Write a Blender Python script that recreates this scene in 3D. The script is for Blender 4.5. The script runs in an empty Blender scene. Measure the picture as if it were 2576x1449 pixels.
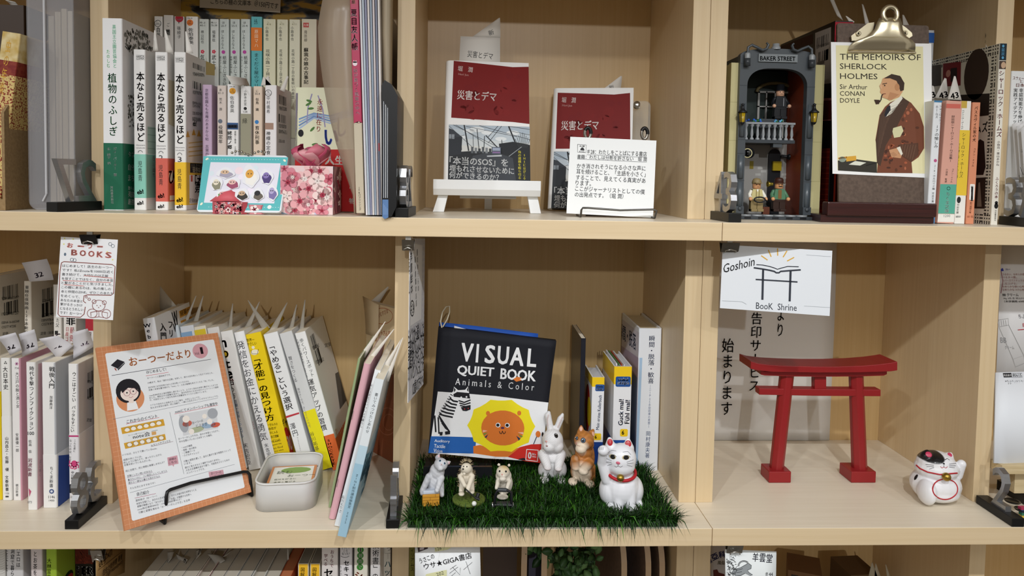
import bpy, math, random
import numpy as np
from mathutils import Vector, Matrix
random.seed(7)
S = 0.001                                   # everything below is measured in millimetres
scn = bpy.context.scene
COL = scn.collection
# ---------------------------------------------------------------- camera
FPX, SX, SY = 1790.0, -11.6053, -188.2595
yaw, pit, rol = 0.0452, -0.0486, 0.0184
CP = Vector((-24.4224, -764.7704, 43.7967))
_f = Vector((math.sin(yaw)*math.cos(pit), math.cos(yaw)*math.cos(pit), math.sin(pit)))
_r = Vector((math.cos(yaw), -math.sin(yaw), 0)); _u = _r.cross(_f)
CR = math.cos(rol)*_r + math.sin(rol)*_u; CU = -math.sin(rol)*_r + math.cos(rol)*_u; CF = _f
cd = bpy.data.cameras.new('camera'); cam = bpy.data.objects.new('camera', cd); COL.objects.link(cam)
cd.sensor_width = 36; cd.lens = 36*FPX/2576; cd.shift_x = -SX/2576; cd.shift_y = SY/2576
cd.clip_start = 0.01; cd.clip_end = 50
mw = Matrix((CR, CU, -CF)).transposed().to_4x4(); mw.translation = CP*S; cam.matrix_world = mw
scn.camera = cam
# ---------------------------------------------------------------- light
scn.view_settings.view_transform = 'Standard'; scn.view_settings.look = 'None'
scn.view_settings.gamma = 1; scn.view_settings.use_curve_mapping = False
scn.view_settings.exposure = -0.22
wd = bpy.data.worlds.new('world'); scn.world = wd; wd.use_nodes = True
wd.node_tree.nodes['Background'].inputs[0].default_value = (1.0, 0.93, 0.82, 1)
wd.node_tree.nodes['Background'].inputs[1].default_value = 0.42
def spot(name, loc, aim, power, size, ang, blend=0.6, col=(0.97, 0.985, 1.0)):
    l = bpy.data.lights.new(name, 'SPOT'); l.energy = power; l.shadow_soft_size = size*S
    l.spot_size = math.radians(ang); l.spot_blend = blend; l.color = col
    o = bpy.data.objects.new(name, l); COL.objects.link(o); o.location = Vector(loc)*S
    o.rotation_euler = (Vector(aim)-Vector(loc)).to_track_quat('-Z', 'Y').to_euler()
    o['label'] = 'ceiling track spotlight'; o['kind'] = 'helper'
    return o
def area(name, loc, aim, power, sx, sy, col=(0.97, 0.985, 1.0)):
    l = bpy.data.lights.new(name, 'AREA'); l.energy = power; l.shape = 'RECTANGLE'; l.size = sx*S; l.size_y = sy*S; l.color = col
    o = bpy.data.objects.new(name, l); COL.objects.link(o); o.location = Vector(loc)*S
    o.rotation_euler = (Vector(aim)-Vector(loc)).to_track_quat('-Z', 'Y').to_euler(); o['kind'] = 'helper'
    return o
for x_, p_ in ((-1400, 14), (-890, 15), (-360, 15), (205, 24), (760, 9), (1300, 8)):
    spot('track_spotlight', (x_, -900, 655), (x_*.45+(170 if -400 < x_ < 300 else 60), 60, -640), p_, 16, 78, .9)
spot('ceiling_spotlight', (150, -6000, 1540), (60, 0, -250), 240, 45, 30, .5)
area('fill_area_light', (0, -2400, 1700), (0, -200, -600), 20, 2600, 900)  # added broad fill to lift the ambient level, not a fixture of the room
# ---------------------------------------------------------------- pixel rays of the photograph -> points in the room
def ray(px, py):
    return CF + CR*((px-1288-SX)/FPX) - CU*((py-724.5-SY)/FPX)
def W(px, py, Y):
    d = ray(px, py); return CP + d*((Y-CP.y)/d.y)
def WZ(px, py, Z):
    d = ray(px, py); return CP + d*((Z-CP.z)/d.z)
def WP(px, py, o, n):
    d = ray(px, py); return CP + d*((o-CP).dot(n)/d.dot(n))
# ---------------------------------------------------------------- materials
def lin(h):
    h = h.lstrip('#'); h = h if len(h) == 6 else ''.join(c*2 for c in h); o = []
    for i in (0, 2, 4):
        c = int(h[i:i+2], 16)/255; o.append(c/12.92 if c <= .04045 else ((c+.055)/1.055)**2.4)
    return (*o, 1)
MC = {}
def mat(h, rough=.5, metal=0, spec=.35, alpha=1, trans=0, bump=0, bscale=400, coat=0, emit=None):
    k = (h, rough, metal, spec, alpha, trans, bump, bscale, coat)
    if k in MC: return MC[k]
    m = bpy.data.materials.new('m_'+h); m.use_nodes = True; nt = m.node_tree; b = nt.nodes['Principled BSDF']
    b.inputs['Base Color'].default_value = lin(h); b.inputs['Roughness'].default_value = rough
    b.inputs['Metallic'].default_value = metal; b.inputs['Specular IOR Level'].default_value = spec
    b.inputs['Alpha'].default_value = alpha; b.inputs['Transmission Weight'].default_value = trans
    b.inputs['Coat Weight'].default_value = coat
    if bump:
        n = nt.nodes.new('ShaderNodeTexNoise'); n.inputs['Scale'].default_value = bscale; n.inputs['Detail'].default_value = 4
        tc = nt.nodes.new('ShaderNodeTexCoord'); nt.links.new(tc.outputs['Object'], n.inputs['Vector'])
        bp = nt.nodes.new('ShaderNodeBump'); bp.inputs['Strength'].default_value = bump; bp.inputs['Distance'].default_value = .001
        nt.links.new(n.outputs[0], bp.inputs['Height']); nt.links.new(bp.outputs[0], b.inputs['Normal'])
    MC[k] = m; return m
def noisy(name, c1, c2, scale, rough=.5, stretch=(1, 1, 1), lo=.35, hi=.65, bump=0, metal=0, c3=None, spec=.3, detail=6, dist=0):
    if name in MC: return MC[name]
    m = bpy.data.materials.new(name); m.use_nodes = True; nt = m.node_tree; b = nt.nodes['Principled BSDF']
    b.inputs['Roughness'].default_value = rough; b.inputs['Metallic'].default_value = metal; b.inputs['Specular IOR Level'].default_value = spec
    g = nt.nodes.new('ShaderNodeNewGeometry'); mp = nt.nodes.new('ShaderNodeMapping'); mp.inputs['Scale'].default_value = stretch
    nt.links.new(g.outputs['Position'], mp.inputs['Vector'])
    n = nt.nodes.new('ShaderNodeTexNoise'); n.inputs['Scale'].default_value = scale; n.inputs['Detail'].default_value = detail
    n.inputs['Distortion'].default_value = dist
    nt.links.new(mp.outputs[0], n.inputs['Vector'])
    r = nt.nodes.new('ShaderNodeValToRGB'); e = r.color_ramp.elements
    e[0].position = lo; e[0].color = lin(c1); e[1].position = hi; e[1].color = lin(c2)
    if c3:
        x = e.new((lo+hi)/2); x.color = lin(c3)
    nt.links.new(n.outputs[0], r.inputs[0]); nt.links.new(r.outputs[0], b.inputs['Base Color'])
    if bump:
        bp = nt.nodes.new('ShaderNodeBump'); bp.inputs['Strength'].default_value = bump; bp.inputs['Distance'].default_value = .0005
        nt.links.new(n.outputs[0], bp.inputs['Height']); nt.links.new(bp.outputs[0], b.inputs['Normal'])
    MC[name] = m; return m
def wood(name, axis, c1='d4bb93', c2='e2cda9', rough=.42):
    s = {'x': (6, 260, 260), 'z': (260, 260, 5)}[axis]
    m = noisy(name, c1, c2, 1.0, rough, s, .3, .7, spec=.4)
    return m
def vcol(name, rough=.5, bump=0, bscale=800, coat=0):
    """a material whose colour is the mesh's own colour attribute (painted figurines)"""
    if name in MC: return MC[name]
    m = mat('ffffff', rough, bump=bump, bscale=bscale, coat=coat).copy(); m.name = name
    nt = m.node_tree; a = nt.nodes.new('ShaderNodeAttribute'); a.attribute_name = 'paint'
    nt.links.new(a.outputs['Color'], nt.nodes['Principled BSDF'].inputs['Base Color']); MC[name] = m; return m
def M_(c):
    return mat(c) if isinstance(c, str) else c
INK = lambda h: mat(h, .55, spec=.25)
# ---------------------------------------------------------------- objects
def thing(name, label, cat, loc, group=None):
    o = bpy.data.objects.new(name, None); COL.objects.link(o); o.empty_display_size = .01
    o.location = Vector(loc)*S; o['label'] = label; o['category'] = cat
    if group: o['group'] = group
    return o
def tag(o, label, cat, group=None, kind=None):
    o['label'] = label; o['category'] = cat
    if group: o['group'] = group
    if kind: o['kind'] = kind
    return o
class M:
    def __init__(s): s.v = []; s.f = []; s.m = []; s.sm = []; s.mats = []
    def mi(s, c):
        c = M_(c)
        if c not in s.mats: s.mats.append(c)
        return s.mats.index(c)
    def add(s, V, F, c, smooth=False, T=None):
        n = len(s.v); i = s.mi(c)
        s.v += [(T @ Vector(p)) if T is not None else Vector(p) for p in V]
        s.f += [tuple(n+j for j in f) for f in F]; s.m += [i]*len(F); s.sm += [smooth]*len(F); return s
    def box(s, a, b, c, T=None):
        x0, y0, z0 = a; x1, y1, z1 = b
        return s.add([(x0,y0,z0),(x1,y0,z0),(x1,y1,z0),(x0,y1,z0),(x0,y0,z1),(x1,y0,z1),(x1,y1,z1),(x0,y1,z1)],
              [(0,3,2,1),(4,5,6,7),(0,1,5,4),(1,2,6,5),(2,3,7,6),(3,0,4,7)], c, False, T)
    def prism(s, pts, h0, h1, c, T=None, smooth=False):
        """2D outline (x,y) counter-clockwise, raised from h0 to h1 along z of T"""
        n = len(pts); V = [(x, y, h0) for x, y in pts]+[(x, y, h1) for x, y in pts]
        s.add(V, [tuple(range(n-1, -1, -1)), tuple(range(n, 2*n))], c, False, T)
        return s.add(V, [(i, (i+1) % n, n+(i+1) % n, n+i) for i in range(n)], c, smooth, T)
    def ring(s, outer, inner, h0, h1, c, T=None, smooth=True):
        """outline with a hole, same vertex count"""
        n = len(outer); V = [(x,y,h) for h in (h0,h1) for P in (outer,inner) for x,y in P]; F = []
        for i in range(n):
            j = (i+1) % n
            F += [(j, i, n+i, n+j), (2*n+i, 2*n+j, 3*n+j, 3*n+i), (i, j, 2*n+j, 2*n+i), (n+j, n+i, 3*n+i, 3*n+j)]
        return s.add(V, F, c, smooth, T)
    def tube(s, pts, r, c, seg=8, closed=False, cap=True):
        pts = [Vector(p) for p in pts]; n = len(pts); V = []; F = []; up = None
        for i, p in enumerate(pts):
            a = pts[i-1] if (i or closed) else p; b = pts[(i+1) % n] if (i < n-1 or closed) else p
            t = (b-a).normalized()
            if up is None: up = t.orthogonal().normalized()
            up = (up-t*up.dot(t)).normalized(); w = t.cross(up); rr = r[i] if isinstance(r, (list, tuple)) else r
            V += [p+(up*math.cos(k*2*math.pi/seg)+w*math.sin(k*2*math.pi/seg))*rr for k in range(seg)]
        m = n if closed else n-1
        for i in range(m):
            for k in range(seg):
                a, b = i*seg, ((i+1) % n)*seg; F.append((a+k, a+(k+1) % seg, b+(k+1) % seg, b+k))
        s.add(V, F, c, True)
        if cap and not closed: s.add(V[:seg], [tuple(range(seg-1, -1, -1))], c); s.add(V[-seg:], [tuple(range(seg))], c)
        return s
    def lathe(s, prof, c, T=None, seg=24):
        V = [(r*math.cos(k*2*math.pi/seg), r*math.sin(k*2*math.pi/seg), z) for r, z in prof for k in range(seg)]
        F = [(i*seg+k, i*seg+(k+1) % seg, (i+1)*seg+(k+1) % seg, (i+1)*seg+k) for i in range(len(prof)-1) for k in range(seg)]
        return s.add(V, F, c, True, T)
    def ball(s, cen, r, c, T=None, seg=16, rings=10, smooth=True):
        if not isinstance(r, (tuple, list)): r = (r, r, r)
        V = []; F = []
        for i in range(rings+1):
            a = math.pi*i/rings
            for k in range(seg):
                b = 2*math.pi*k/seg
                V.append((cen[0]+r[0]*math.sin(a)*math.cos(b), cen[1]+r[1]*math.sin(a)*math.sin(b), cen[2]+r[2]*math.cos(a)))
        for i in range(rings):
            for k in range(seg): F.append((i*seg+k, (i+1)*seg+k, (i+1)*seg+(k+1) % seg, i*seg+(k+1) % seg))
        return s.add(V, F, c, smooth, T)
    def sheet(s, P, c, th=.25):
        """grid P[i][j] of points turned into a thin sheet of real thickness"""
        ni, nj = len(P), len(P[0]); P = [[Vector(p) for p in row] for row in P]; V = []
        N = [[None]*nj for _ in range(ni)]
        for i in range(ni):
            for j in range(nj):
                a = P[min(i+1, ni-1)][j]-P[max(i-1, 0)][j]; b = P[i][min(j+1, nj-1)]-P[i][max(j-1, 0)]
                n_ = a.cross(b); N[i][j] = n_.normalized() if n_.length > 1e-9 else Vector((0, -1, 0))
        V = [P[i][j]+N[i][j]*th/2 for i in range(ni) for j in range(nj)]+[P[i][j]-N[i][j]*th/2 for i in range(ni) for j in range(nj)]
        o = ni*nj; F = []
        for i in range(ni-1):
            for j in range(nj-1):
                a, b, d, e = i*nj+j, (i+1)*nj+j, (i+1)*nj+j+1, i*nj+j+1
                F += [(a, b, d, e), (o+a, o+e, o+d, o+b)]
        bd = [(0, j) for j in range(nj)]+[(i, nj-1) for i in range(1, ni)]+[(ni-1, j) for j in range(nj-2, -1, -1)]+[(i, 0) for i in range(ni-2, 0, -1)]
        for k in range(len(bd)):
            a = bd[k][0]*nj+bd[k][1]; q = bd[(k+1) % len(bd)]; b = q[0]*nj+q[1]; F.append((a, b, o+b, o+a))
        return s.add(V, F, c, True)
    def build(s, name, parent=None, bevel=0, seg=2, keep=False):
        V = s.v
        if parent is not None: off = parent_loc(parent)
        else:
            xs = [p.x for p in V]; ys = [p.y for p in V]; zs = [p.z for p in V]
            off = Vector(((min(xs)+max(xs))/2, (min(ys)+max(ys))/2, min(zs)))
        me = bpy.data.meshes.new(name); me.from_pydata([tuple((p-off)*S) for p in V], [], s.f)
        for m in s.mats: me.materials.append(m)
        me.polygons.foreach_set('material_index', s.m); me.polygons.foreach_set('use_smooth', s.sm); me.update()
        o = bpy.data.objects.new(name, me); COL.objects.link(o)
        if parent is not None: o.parent = parent
        else: o.location = off*S
        if bevel:
            b = o.modifiers.new('bevel', 'BEVEL'); b.width = bevel*S; b.segments = seg; b.limit_method = 'ANGLE'; b.angle_limit = .6
            b.harden_normals = False
        return o
def parent_loc(p):
    v = Vector((0, 0, 0))
    while p is not None: v += p.location/S; p = p.parent
    return v
def frame(o, x, z):
    """matrix with local x, z(up) and y = z cross x, at o"""
    x = Vector(x).normalized(); z = (Vector(z)-x*x.dot(Vector(z))).normalized(); y = z.cross(x)
    m = Matrix((x, y, z)).transposed().to_4x4(); m.translation = Vector(o); return m
# ---------------------------------------------------------------- lettering: outlines of the built-in font
GS = bpy.data.scenes.new('lettering'); TC = {}
def glyph(s, bold=0):
    k = (s, bold)
    if bold and k not in TC:
        V0, F0 = glyph(s)[:2]; V = []; F = []; q = abs(bold)*.9
        for dx, dy in ((-q, -q*.5), (q, q*.5)) if q < .016 else ((-q, -q*.6), (q, q*.6), (-q, q*.6), (q, -q*.6)):
            n = len(V); V += [(x+dx, y+dy) for x, y in V0]; F += [tuple(n+i for i in f) for f in F0]
        xs = [v[0] for v in V] or [0]; ys = [v[1] for v in V] or [0]; TC[k] = (V, F, min(xs), max(xs), min(ys), max(ys))
    if k not in TC:
        c = bpy.data.curves.new('t', 'FONT'); c.body = s; c.size = 1; c.resolution_u = 2; c.fill_mode = 'FRONT'
        o = bpy.data.objects.new('t', c); GS.collection.objects.link(o)
        GS.view_layers[0].update(); dg = GS.view_layers[0].depsgraph
        e = o.evaluated_get(dg); me = e.to_mesh()
        V = [(v.co.x, v.co.y) for v in me.vertices]; F = [tuple(p.vertices) for p in me.polygons]
        e.to_mesh_clear(); bpy.data.objects.remove(o); bpy.data.curves.remove(c)
        xs = [v[0] for v in V] or [0]; ys = [v[1] for v in V] or [0]
        TC[k] = (V, F, min(xs), max(xs), min(ys), max(ys))
    return TC[k]
ROT = 'ー「」（）()〜…『』―-~—【】'
class Pen:
    """prints onto the plane (o, x, up) of a mesh under construction; every position is a pixel of the photograph seen on that plane"""
    def __init__(s, m, o, x, up, mirror=False):
        s.m = m; s.o = Vector(o); s.x = Vector(x).normalized(); s.y = (Vector(up)-s.x*s.x.dot(Vector(up))).normalized(); s.n = s.x.cross(s.y)
    def loc(s, px, py):
        p = WP(px, py, s.o, s.n)-s.o; return Vector((p.dot(s.x), p.dot(s.y)))
    clip = None
    def put(s, V, F, c, lvl):
        if s.clip:
            x0, y0, x1, y1 = s.clip; NV = []; NF = []
            for f in F:
                P = [Vector((V[i][0], V[i][1])) for i in f]
                for ax, lim, sg in ((0, x0, 1), (0, x1, -1), (1, y0, 1), (1, y1, -1)):
                    Q = []
                    for i in range(len(P)):
                        a, b = P[i-1], P[i]; da, db = (a[ax]-lim)*sg, (b[ax]-lim)*sg
                        if (da < 0) != (db < 0): Q.append(a.lerp(b, da/(da-db)))
                        if db >= 0: Q.append(b)
                    P = Q
                    if not P: break
                if len(P) > 2: NF.append(tuple(range(len(NV), len(NV)+len(P)))); NV += [(q.x, q.y) for q in P]
            V, F = NV, NF
            if not F: return
        s.m.add([s.o+s.x*a+s.y*b+s.n*(.04+.07*lvl) for a, b in V], F, INK(c) if isinstance(c, str) else c)
    def mm(s, px, py, d=1.):
        return ((s.loc(px+4, py)-s.loc(px-4, py)).length+(s.loc(px, py+4)-s.loc(px, py-4)).length)/16*d
    def poly(s, P, c, lvl=1):
        V = [s.loc(*p) for p in P]
        A = sum(V[i-1].x*V[i].y-V[i].x*V[i-1].y for i in range(len(V)))
        if A < 0: V.reverse()
        s.put(V, [tuple(range(len(V)))], c, lvl)
    def rect(s, x0, y0, x1, y1, c, lvl=1):
        a, b = s.loc(x0, y0), s.loc(x1, y1)
        s.put([(a.x, b.y), (b.x, b.y), (b.x, a.y), (a.x, a.y)], [(0, 1, 2, 3)], c, lvl)
    def rrect(s, x0, y0, x1, y1, r, c, lvl=1):
        a, b = s.loc(x0, y0), s.loc(x1, y1); r = s.mm(x0, y0, r); s.put(rr2(a.x, b.y, b.x, a.y, r), [tuple(range(24))], c, lvl)
    def disc(s, px, py, r, c, lvl=1, ry=None, ang=0, n=24):
        q = s.loc(px, py); a = s.mm(px, py, r); b = s.mm(px, py, ry or r)
        ca, sa = math.cos(ang), math.sin(ang); V = []
        for k in range(n):
            u, w = a*math.cos(k*2*math.pi/n), b*math.sin(k*2*math.pi/n); V.append((q.x+u*ca-w*sa, q.y+u*sa+w*ca))
        s.put(V, [tuple(range(n))], c, lvl)
    def circ(s, px, py, r, w, c, lvl=1, ry=None, a0=0, a1=360, n=32):
        ry = ry or r
        s.line([(px+r*math.cos(math.radians(a0+(a1-a0)*k/n)), py+ry*math.sin(math.radians(a0+(a1-a0)*k/n))) for k in range(n+1)], w, c, lvl)
    def line(s, P, w, c, lvl=1):
        L = [s.loc(*p) for p in P]; h = s.mm(P[0][0], P[0][1], w)/2; V = []; n = len(L)
        for i, p in enumerate(L):
            t = (L[min(i+1, n-1)]-L[max(i-1, 0)])
            if t.length < 1e-9: t = Vector((1, 0))
            t.normalize(); q = Vector((-t.y, t.x))*h; V += [p-q, p+q]
        s.put(V, [(2*i, 2*i+2, 2*i+3, 2*i+1) for i in range(n-1)], c, lvl)
    def ht(s, txt, x0, y0, x1, y1, c, bold=0, h=None, lvl=2, skew=0):
        """one line of lettering whose middle runs from (x0,y0) to (x1,y1)"""
        V, F, a, b, lo, hi = glyph(txt, bold)
        if not V: return
        A, B = s.loc(x0, y0), s.loc(x1, y1); d = B-A; w = d.length; d.normalize(); u = Vector((-d.y, d.x))
        k = w/max(b-a, 1e-6); ky = s.mm((x0+x1)/2, (y0+y1)/2, h)/max(hi-lo, 1e-6) if h else k; mid = (lo+hi)/2
        s.put([A+d*((x-a)*k+skew*(y-mid)*ky)+u*((y-mid)*ky) for x, y in V], F, c, lvl)
    def vt(s, txt, x0, y0, x1, y1, c, w=None, bold=0, lvl=2, sq=.96):
        """vertical lettering, first character's top at (x0,y0), last one's foot at (x1,y1); w = character width in pixels"""
        A, B = s.loc(x0, y0), s.loc(x1, y1); d = B-A; pitch = d.length/len(txt); d.normalize(); u = -d; r = Vector((u.y, -u.x))
        em = pitch*sq; ex = s.mm(x0, y0, w) if w else em
        for i, ch in enumerate(txt):
            if ch in ' 　': continue
            V, F, a, b, lo, hi = glyph(ch, bold)
            if not V: continue
            cen = A+d*(pitch*(i+.5)); cx, cy = ((a+b)/2, (lo+hi)/2)
            if ord(ch) > 0x3000 and ch not in '、。ー': cx = EMX
            if ch in '、。': P = [(cen + r*((x-cx)*ex+ex*.3)+u*((y-cy)*em+em*.3)) for x, y in V]
            elif ch in ROT: P = [(cen + r*((y-cy)*ex)-u*((x-cx)*em)) for x, y in V]
            else: P = [(cen + r*((x-cx)*ex)+u*((y-(EMY if ord(ch) > 0x3000 else cy))*em)) for x, y in V]
            s.put(P, F, c, lvl)
    def para(s, lines, x0, y0, x1, dy, c, h, dx=0, slope=0, bold=0, lvl=2):
        """rows of small lettering: (text, length fraction)"""
        for i, (t, fr) in enumerate(lines):
            if t: s.ht(t, x0+dx*i, y0+dy*i, x0+dx*i+(x1-x0)*fr, y0+dy*i+slope*(x1-x0)*fr, c, bold, h, lvl)
    def bars(s, x0, y0, x1, y1, c='1c1a1a', n=22, seed=1):
        rnd = random.Random(seed); a, b = s.loc(x0, y0), s.loc(x1, y1); w = (b.x-a.x)/n
        for i in range(n):
            if rnd.random() < .72:
                u = a.x+w*i; t = w*rnd.choice((.45, .7, 1.0)); s.put([(u, b.y), (u+t, b.y), (u+t, a.y), (u, a.y)], [(0, 1, 2, 3)], c, 2)
def rr2(x0, y0, x1, y1, r, n=6):
    P = []
    for cx, cy, a0 in ((x1-r, y0+r, -90), (x1-r, y1-r, 0), (x0+r, y1-r, 90), (x0+r, y0+r, 180)):
        for k in range(n): a = math.radians(a0+90*k/(n-1)); P.append((cx+r*math.cos(a), cy+r*math.sin(a)))
    return P
_V = glyph('国'); EMX = (_V[2]+_V[3])/2; EMY = (_V[4]+_V[5])/2
# ---------------------------------------------------------------- books
def stand(xl, xr, yt, Z, yb=None, Y=None, yaw=0, yr=None):
    """a book standing upright on a shelf top at height Z: spine edges at pixels xl..xr, top at yt, foot at yb (or the depth Y)"""
    if Y is None: Y = WZ((xl+xr)/2, yb, Z).y
    ym = yb or yt
    P0 = W(xl, ym, Y); P1 = W(xr, ym, Y); T = W((xl+xr)/2, yt, Y)
    o = Vector((P0.x, Y, Z+.2)); c, s_ = math.cos(math.radians(yaw)), math.sin(math.radians(yaw))
    return frame(o, (c, s_, 0), (0, 0, 1)), (P1.x-P0.x)/max(c, .3), T.z-Z-.2
def tilt(bl, br, tl, Y, yaw=0, pitch=0, Z=None):
    """a leaning book: three corners of its spine as pixels on the depth plane Y"""
    if Z is not None: Y = WZ(bl[0], bl[1], Z+.3).y
    P0, P1, P2 = W(*bl, Y), W(*br, Y), W(*tl, Y)
    z = (P2-P0); z.normalize(); x = P1-P0; w = x.length; x = (x-z*z.dot(x)); w = x.length; x.normalize(); y = z.cross(x)
    m = Matrix((x, y, z)).transposed().to_4x4(); h = (P2-P0).length
    if pitch: m = m @ Matrix.Rotation(math.radians(pitch), 4, 'X')
    if yaw: m = m @ Matrix.Rotation(math.radians(yaw), 4, 'Z')
    m.translation = P0
    return m, w, h
PENDING = []
class Book:
    def __init__(s, name, label, fr, depth, col='f2f0ec', cat='book', pages='e9e0cc', r=1.2, t=.45, hard=0, group=None, rough=.42, spine=None, parent=None):
        s.T, s.w, s.h = fr; s.d = depth; s.t = t; s.hard = hard; s.name = name; s.rough = rough
        T = s.T; w, h, d = s.w, s.h, s.d
        s.root = thing(name, label, cat, T @ Vector((w/2, d/2, 0)), group)
        s.m = M(); s.bands = []
        r = min(r, w*.45); s.r = r
        s.sh(s.m, 0, h, mat(col, rough) if isinstance(col, str) else col, 0, t)
        if spine: s.wrap(0, h, spine, only='s')
        hh = 2.5 if hard else .3
        p = M(); p.box((t+.1, max(r, t)+.2, hh), (w-t-.1, d-(3 if hard else .5), h-hh-(.2 if not hard else .5)), mat(pages, .8), T); p.build('page_block', s.root)
        X, Z = T.to_3x3() @ Vector((1, 0, 0)), T.to_3x3() @ Vector((0, 0, 1)); Yv = T.to_3x3() @ Vector((0, 1, 0))
        s.sp = Pen(s.m, T @ Vector((0, 0, 0)), X, Z)
        s.rt = Pen(s.m, T @ Vector((w, 0, 0)), Yv, Z)
        s.lt = Pen(s.m, T @ Vector((0, d, 0)), -Yv, Z)
        s.sp.clip = (.05, .1, w-.05, h-.05); s.rt.clip = s.lt.clip = (.05, .1, d, h-.05)
        PENDING.append(s)
    def prof(s, off):
        w, d, r = s.w, s.d, s.r; P = [(-off, d), (-off, r)]
        for k in range(1, 4): a = math.radians(180+90*k/4); P.append((r+(r+off)*math.cos(a), r+(r+off)*math.sin(a)))
        P += [(r, -off), (w-r, -off)]
        for k in range(1, 4): a = math.radians(270+90*k/4); P.append((w-r+(r+off)*math.cos(a), r+(r+off)*math.sin(a)))
        P += [(w+off, r), (w+off, d)]; return P
    def sh(s, m, z0, z1, c, off, t):
        A = s.prof(off); n = len(A); B = []
        for (x, y) in A:
            B.append((min(max(x, -off+t), s.w+off-t), max(y, -off+t)))
        V = [(x, y, z) for z in (z0, z1) for P in (A, B) for x, y in P]; F = []
        for i in range(n-1):
            F += [(i, i+1, 2*n+i+1, 2*n+i), (n+i+1, n+i, 3*n+i, 3*n+i+1), (i+1, i, n+i, n+i+1), (2*n+i, 2*n+i+1, 3*n+i+1, 3*n+i)]
        F += [(0, 2*n, 3*n, n), (n-1, 2*n-1, 4*n-1, 3*n-1)]
        m.add(V, F, c, False, s.T)
    def wrap(s, z0, z1, c, only=None, off=.05):
        """printed colour running round the jacket between two heights"""
        A = s.prof(off); n = len(A); a, b = {None: (0, n-1), 's': (1, n-2), 'l': (0, 5), 'r': (n-6, n-1)}[only]
        V = [(x, y, z) for z in (z0, z1) for x, y in A]
        s.m.add(V, [(i, i+1, n+i+1, n+i) for i in range(a, b)], mat(c, s.rough) if isinstance(c, str) else c, False, s.T)
    def zpx(s, px, py): return s.sp.loc(px, py).y
    def wpx(s, y0, y1, c, only=None, off=.05):
        x = s.px(); s.wrap(s.zpx(x, y1), s.zpx(x, y0), c, only, off)
    def px(s):
        q = s.T @ Vector((s.w/2, 0, s.h/2))-CP; return 1288+SX+FPX*q.dot(CR)/q.dot(CF)
    def band(s, y0, y1, c, label=None):
        """a separate paper band (obi) round the jacket"""
        m = M(); x = s.px(); s.sh(m, max(s.zpx(x, y1), .1), s.zpx(x, y0), mat(c, s.rough), .28, .2)
        s.bm = m; s.bands.append(m); T = s.T; o = Vector((0, -.28, 0))
        X, Z = T.to_3x3() @ Vector((1, 0, 0)), T.to_3x3() @ Vector((0, 0, 1)); Yv = T.to_3x3() @ Vector((0, 1, 0))
        s.bs = Pen(m, T @ o, X, Z); s.br = Pen(m, T @ Vector((s.w+.28, 0, 0)), Yv, Z); s.bl = Pen(m, T @ Vector((-.28, s.d, 0)), -Yv, Z)
        s.bs.clip = (0, .1, s.w, s.h); s.br.clip = s.bl.clip = (0, .1, s.d, s.h)
        return s
    def done(s):
        s.m.build('cover', s.root)
        for b in s.bands: b.build('paper_band', s.root)
def slip(label, P, Y=None, c='efece6', curl=0, txt=None, th=.2, name='paper_slip', group=None, pts3=None, n=6, ink='2a2a2a'):
    """a paper slip standing out of a book: P = quad of pixels (tl,tr,br,bl) on depths Y (one or four)"""
    Ys = Y if isinstance(Y, (list, tuple)) else [Y]*4
    a, b, d, e = [W(*p, y) for p, y in zip(P, Ys)]
    G = []
    for i in range(n+1):
        u = i/n; L = e.lerp(a, u); R = d.lerp(b, u); k = Vector((0, curl*u*u, 0)); G.append([L+k, L.lerp(R, .5)+k*1.0, R+k])
    m = M(); m.sheet(G, mat(c, .8), th)
    if txt:
        for t in txt:
            nn = (b-a) if (b-a).length > (d-e).length else (d-e); pen = Pen(m, e.lerp(a, .0), nn, (a+b-d-e))
            pen.o = pen.o + pen.n*.12 + (Vector((0, curl*.15, 0)) if curl else Vector((0, 0, 0))); pen.ht(*t)
    o = m.build(name); tag(o, label, 'paper slip', group); return o
def finish():
    for b in PENDING: b.done()
    PENDING.clear()
# ---------------------------------------------------------------- the bookcases
X1l, X1r, X2l, X2r, X3l, X3m, X3r, X5l, X5r, XS = -460.1, -440.0, -116.6, -96.5, 225.6, 246.2, 267.1, 591.3, 611.3, 245.6
PF, DP = 64.0, 270.6
ZU, ZL, ZB, TH = 0.0, -342.0, -684.0, 20.2
WX = wood('wood_along', 'x', 'dbc39c', 'e2cca8', .34); WZm = wood('wood_upright', 'z', 'd7be96', 'ddc6a0'); WBk = wood('wood_back', 'z', 'c6a572', 'ccad7b', .36)
WT = wood('wood_top_baked_light', 'x', 'e2d6c0', 'e9deca', .36)  # same board wood; cool ceiling light on the tops painted in as paler grey
FLOOR = -1046.0
def bookcase(label, x0, x1, pans, ends):
    t = thing('bookcase', label, 'bookcase', ((x0+x1)/2, 150, FLOOR), 'pale wood bookcases standing side by side')
    for z in (342.0, ZU, ZL, ZB, -1026.0):
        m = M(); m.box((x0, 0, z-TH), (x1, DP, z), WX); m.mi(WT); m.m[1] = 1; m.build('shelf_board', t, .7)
    for (a, b) in pans:
        for z in (342.0, ZU, ZL, ZB):
            m = M(); m.box((a, PF, z-342), (b, DP, z-TH), WZm); m.build('side_panel' if (a in ends) else 'divider', t, .5)
    m = M(); m.box((x0, DP, FLOOR), (x1, DP+6, 342), WBk); m.build('back_panel', t)
    m = M(); m.box((x0, 30, FLOOR), (x1, DP, -1026.0-TH), WX); m.build('plinth', t)
    return t
bookcase('pale maple bookcase whose shelves hold the white easel and the grass mat', -805, XS, [(-805, -785), (X1l, X1r), (X2l, X2r), (X3l, X3m-.2)], (-805, X3l))
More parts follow.
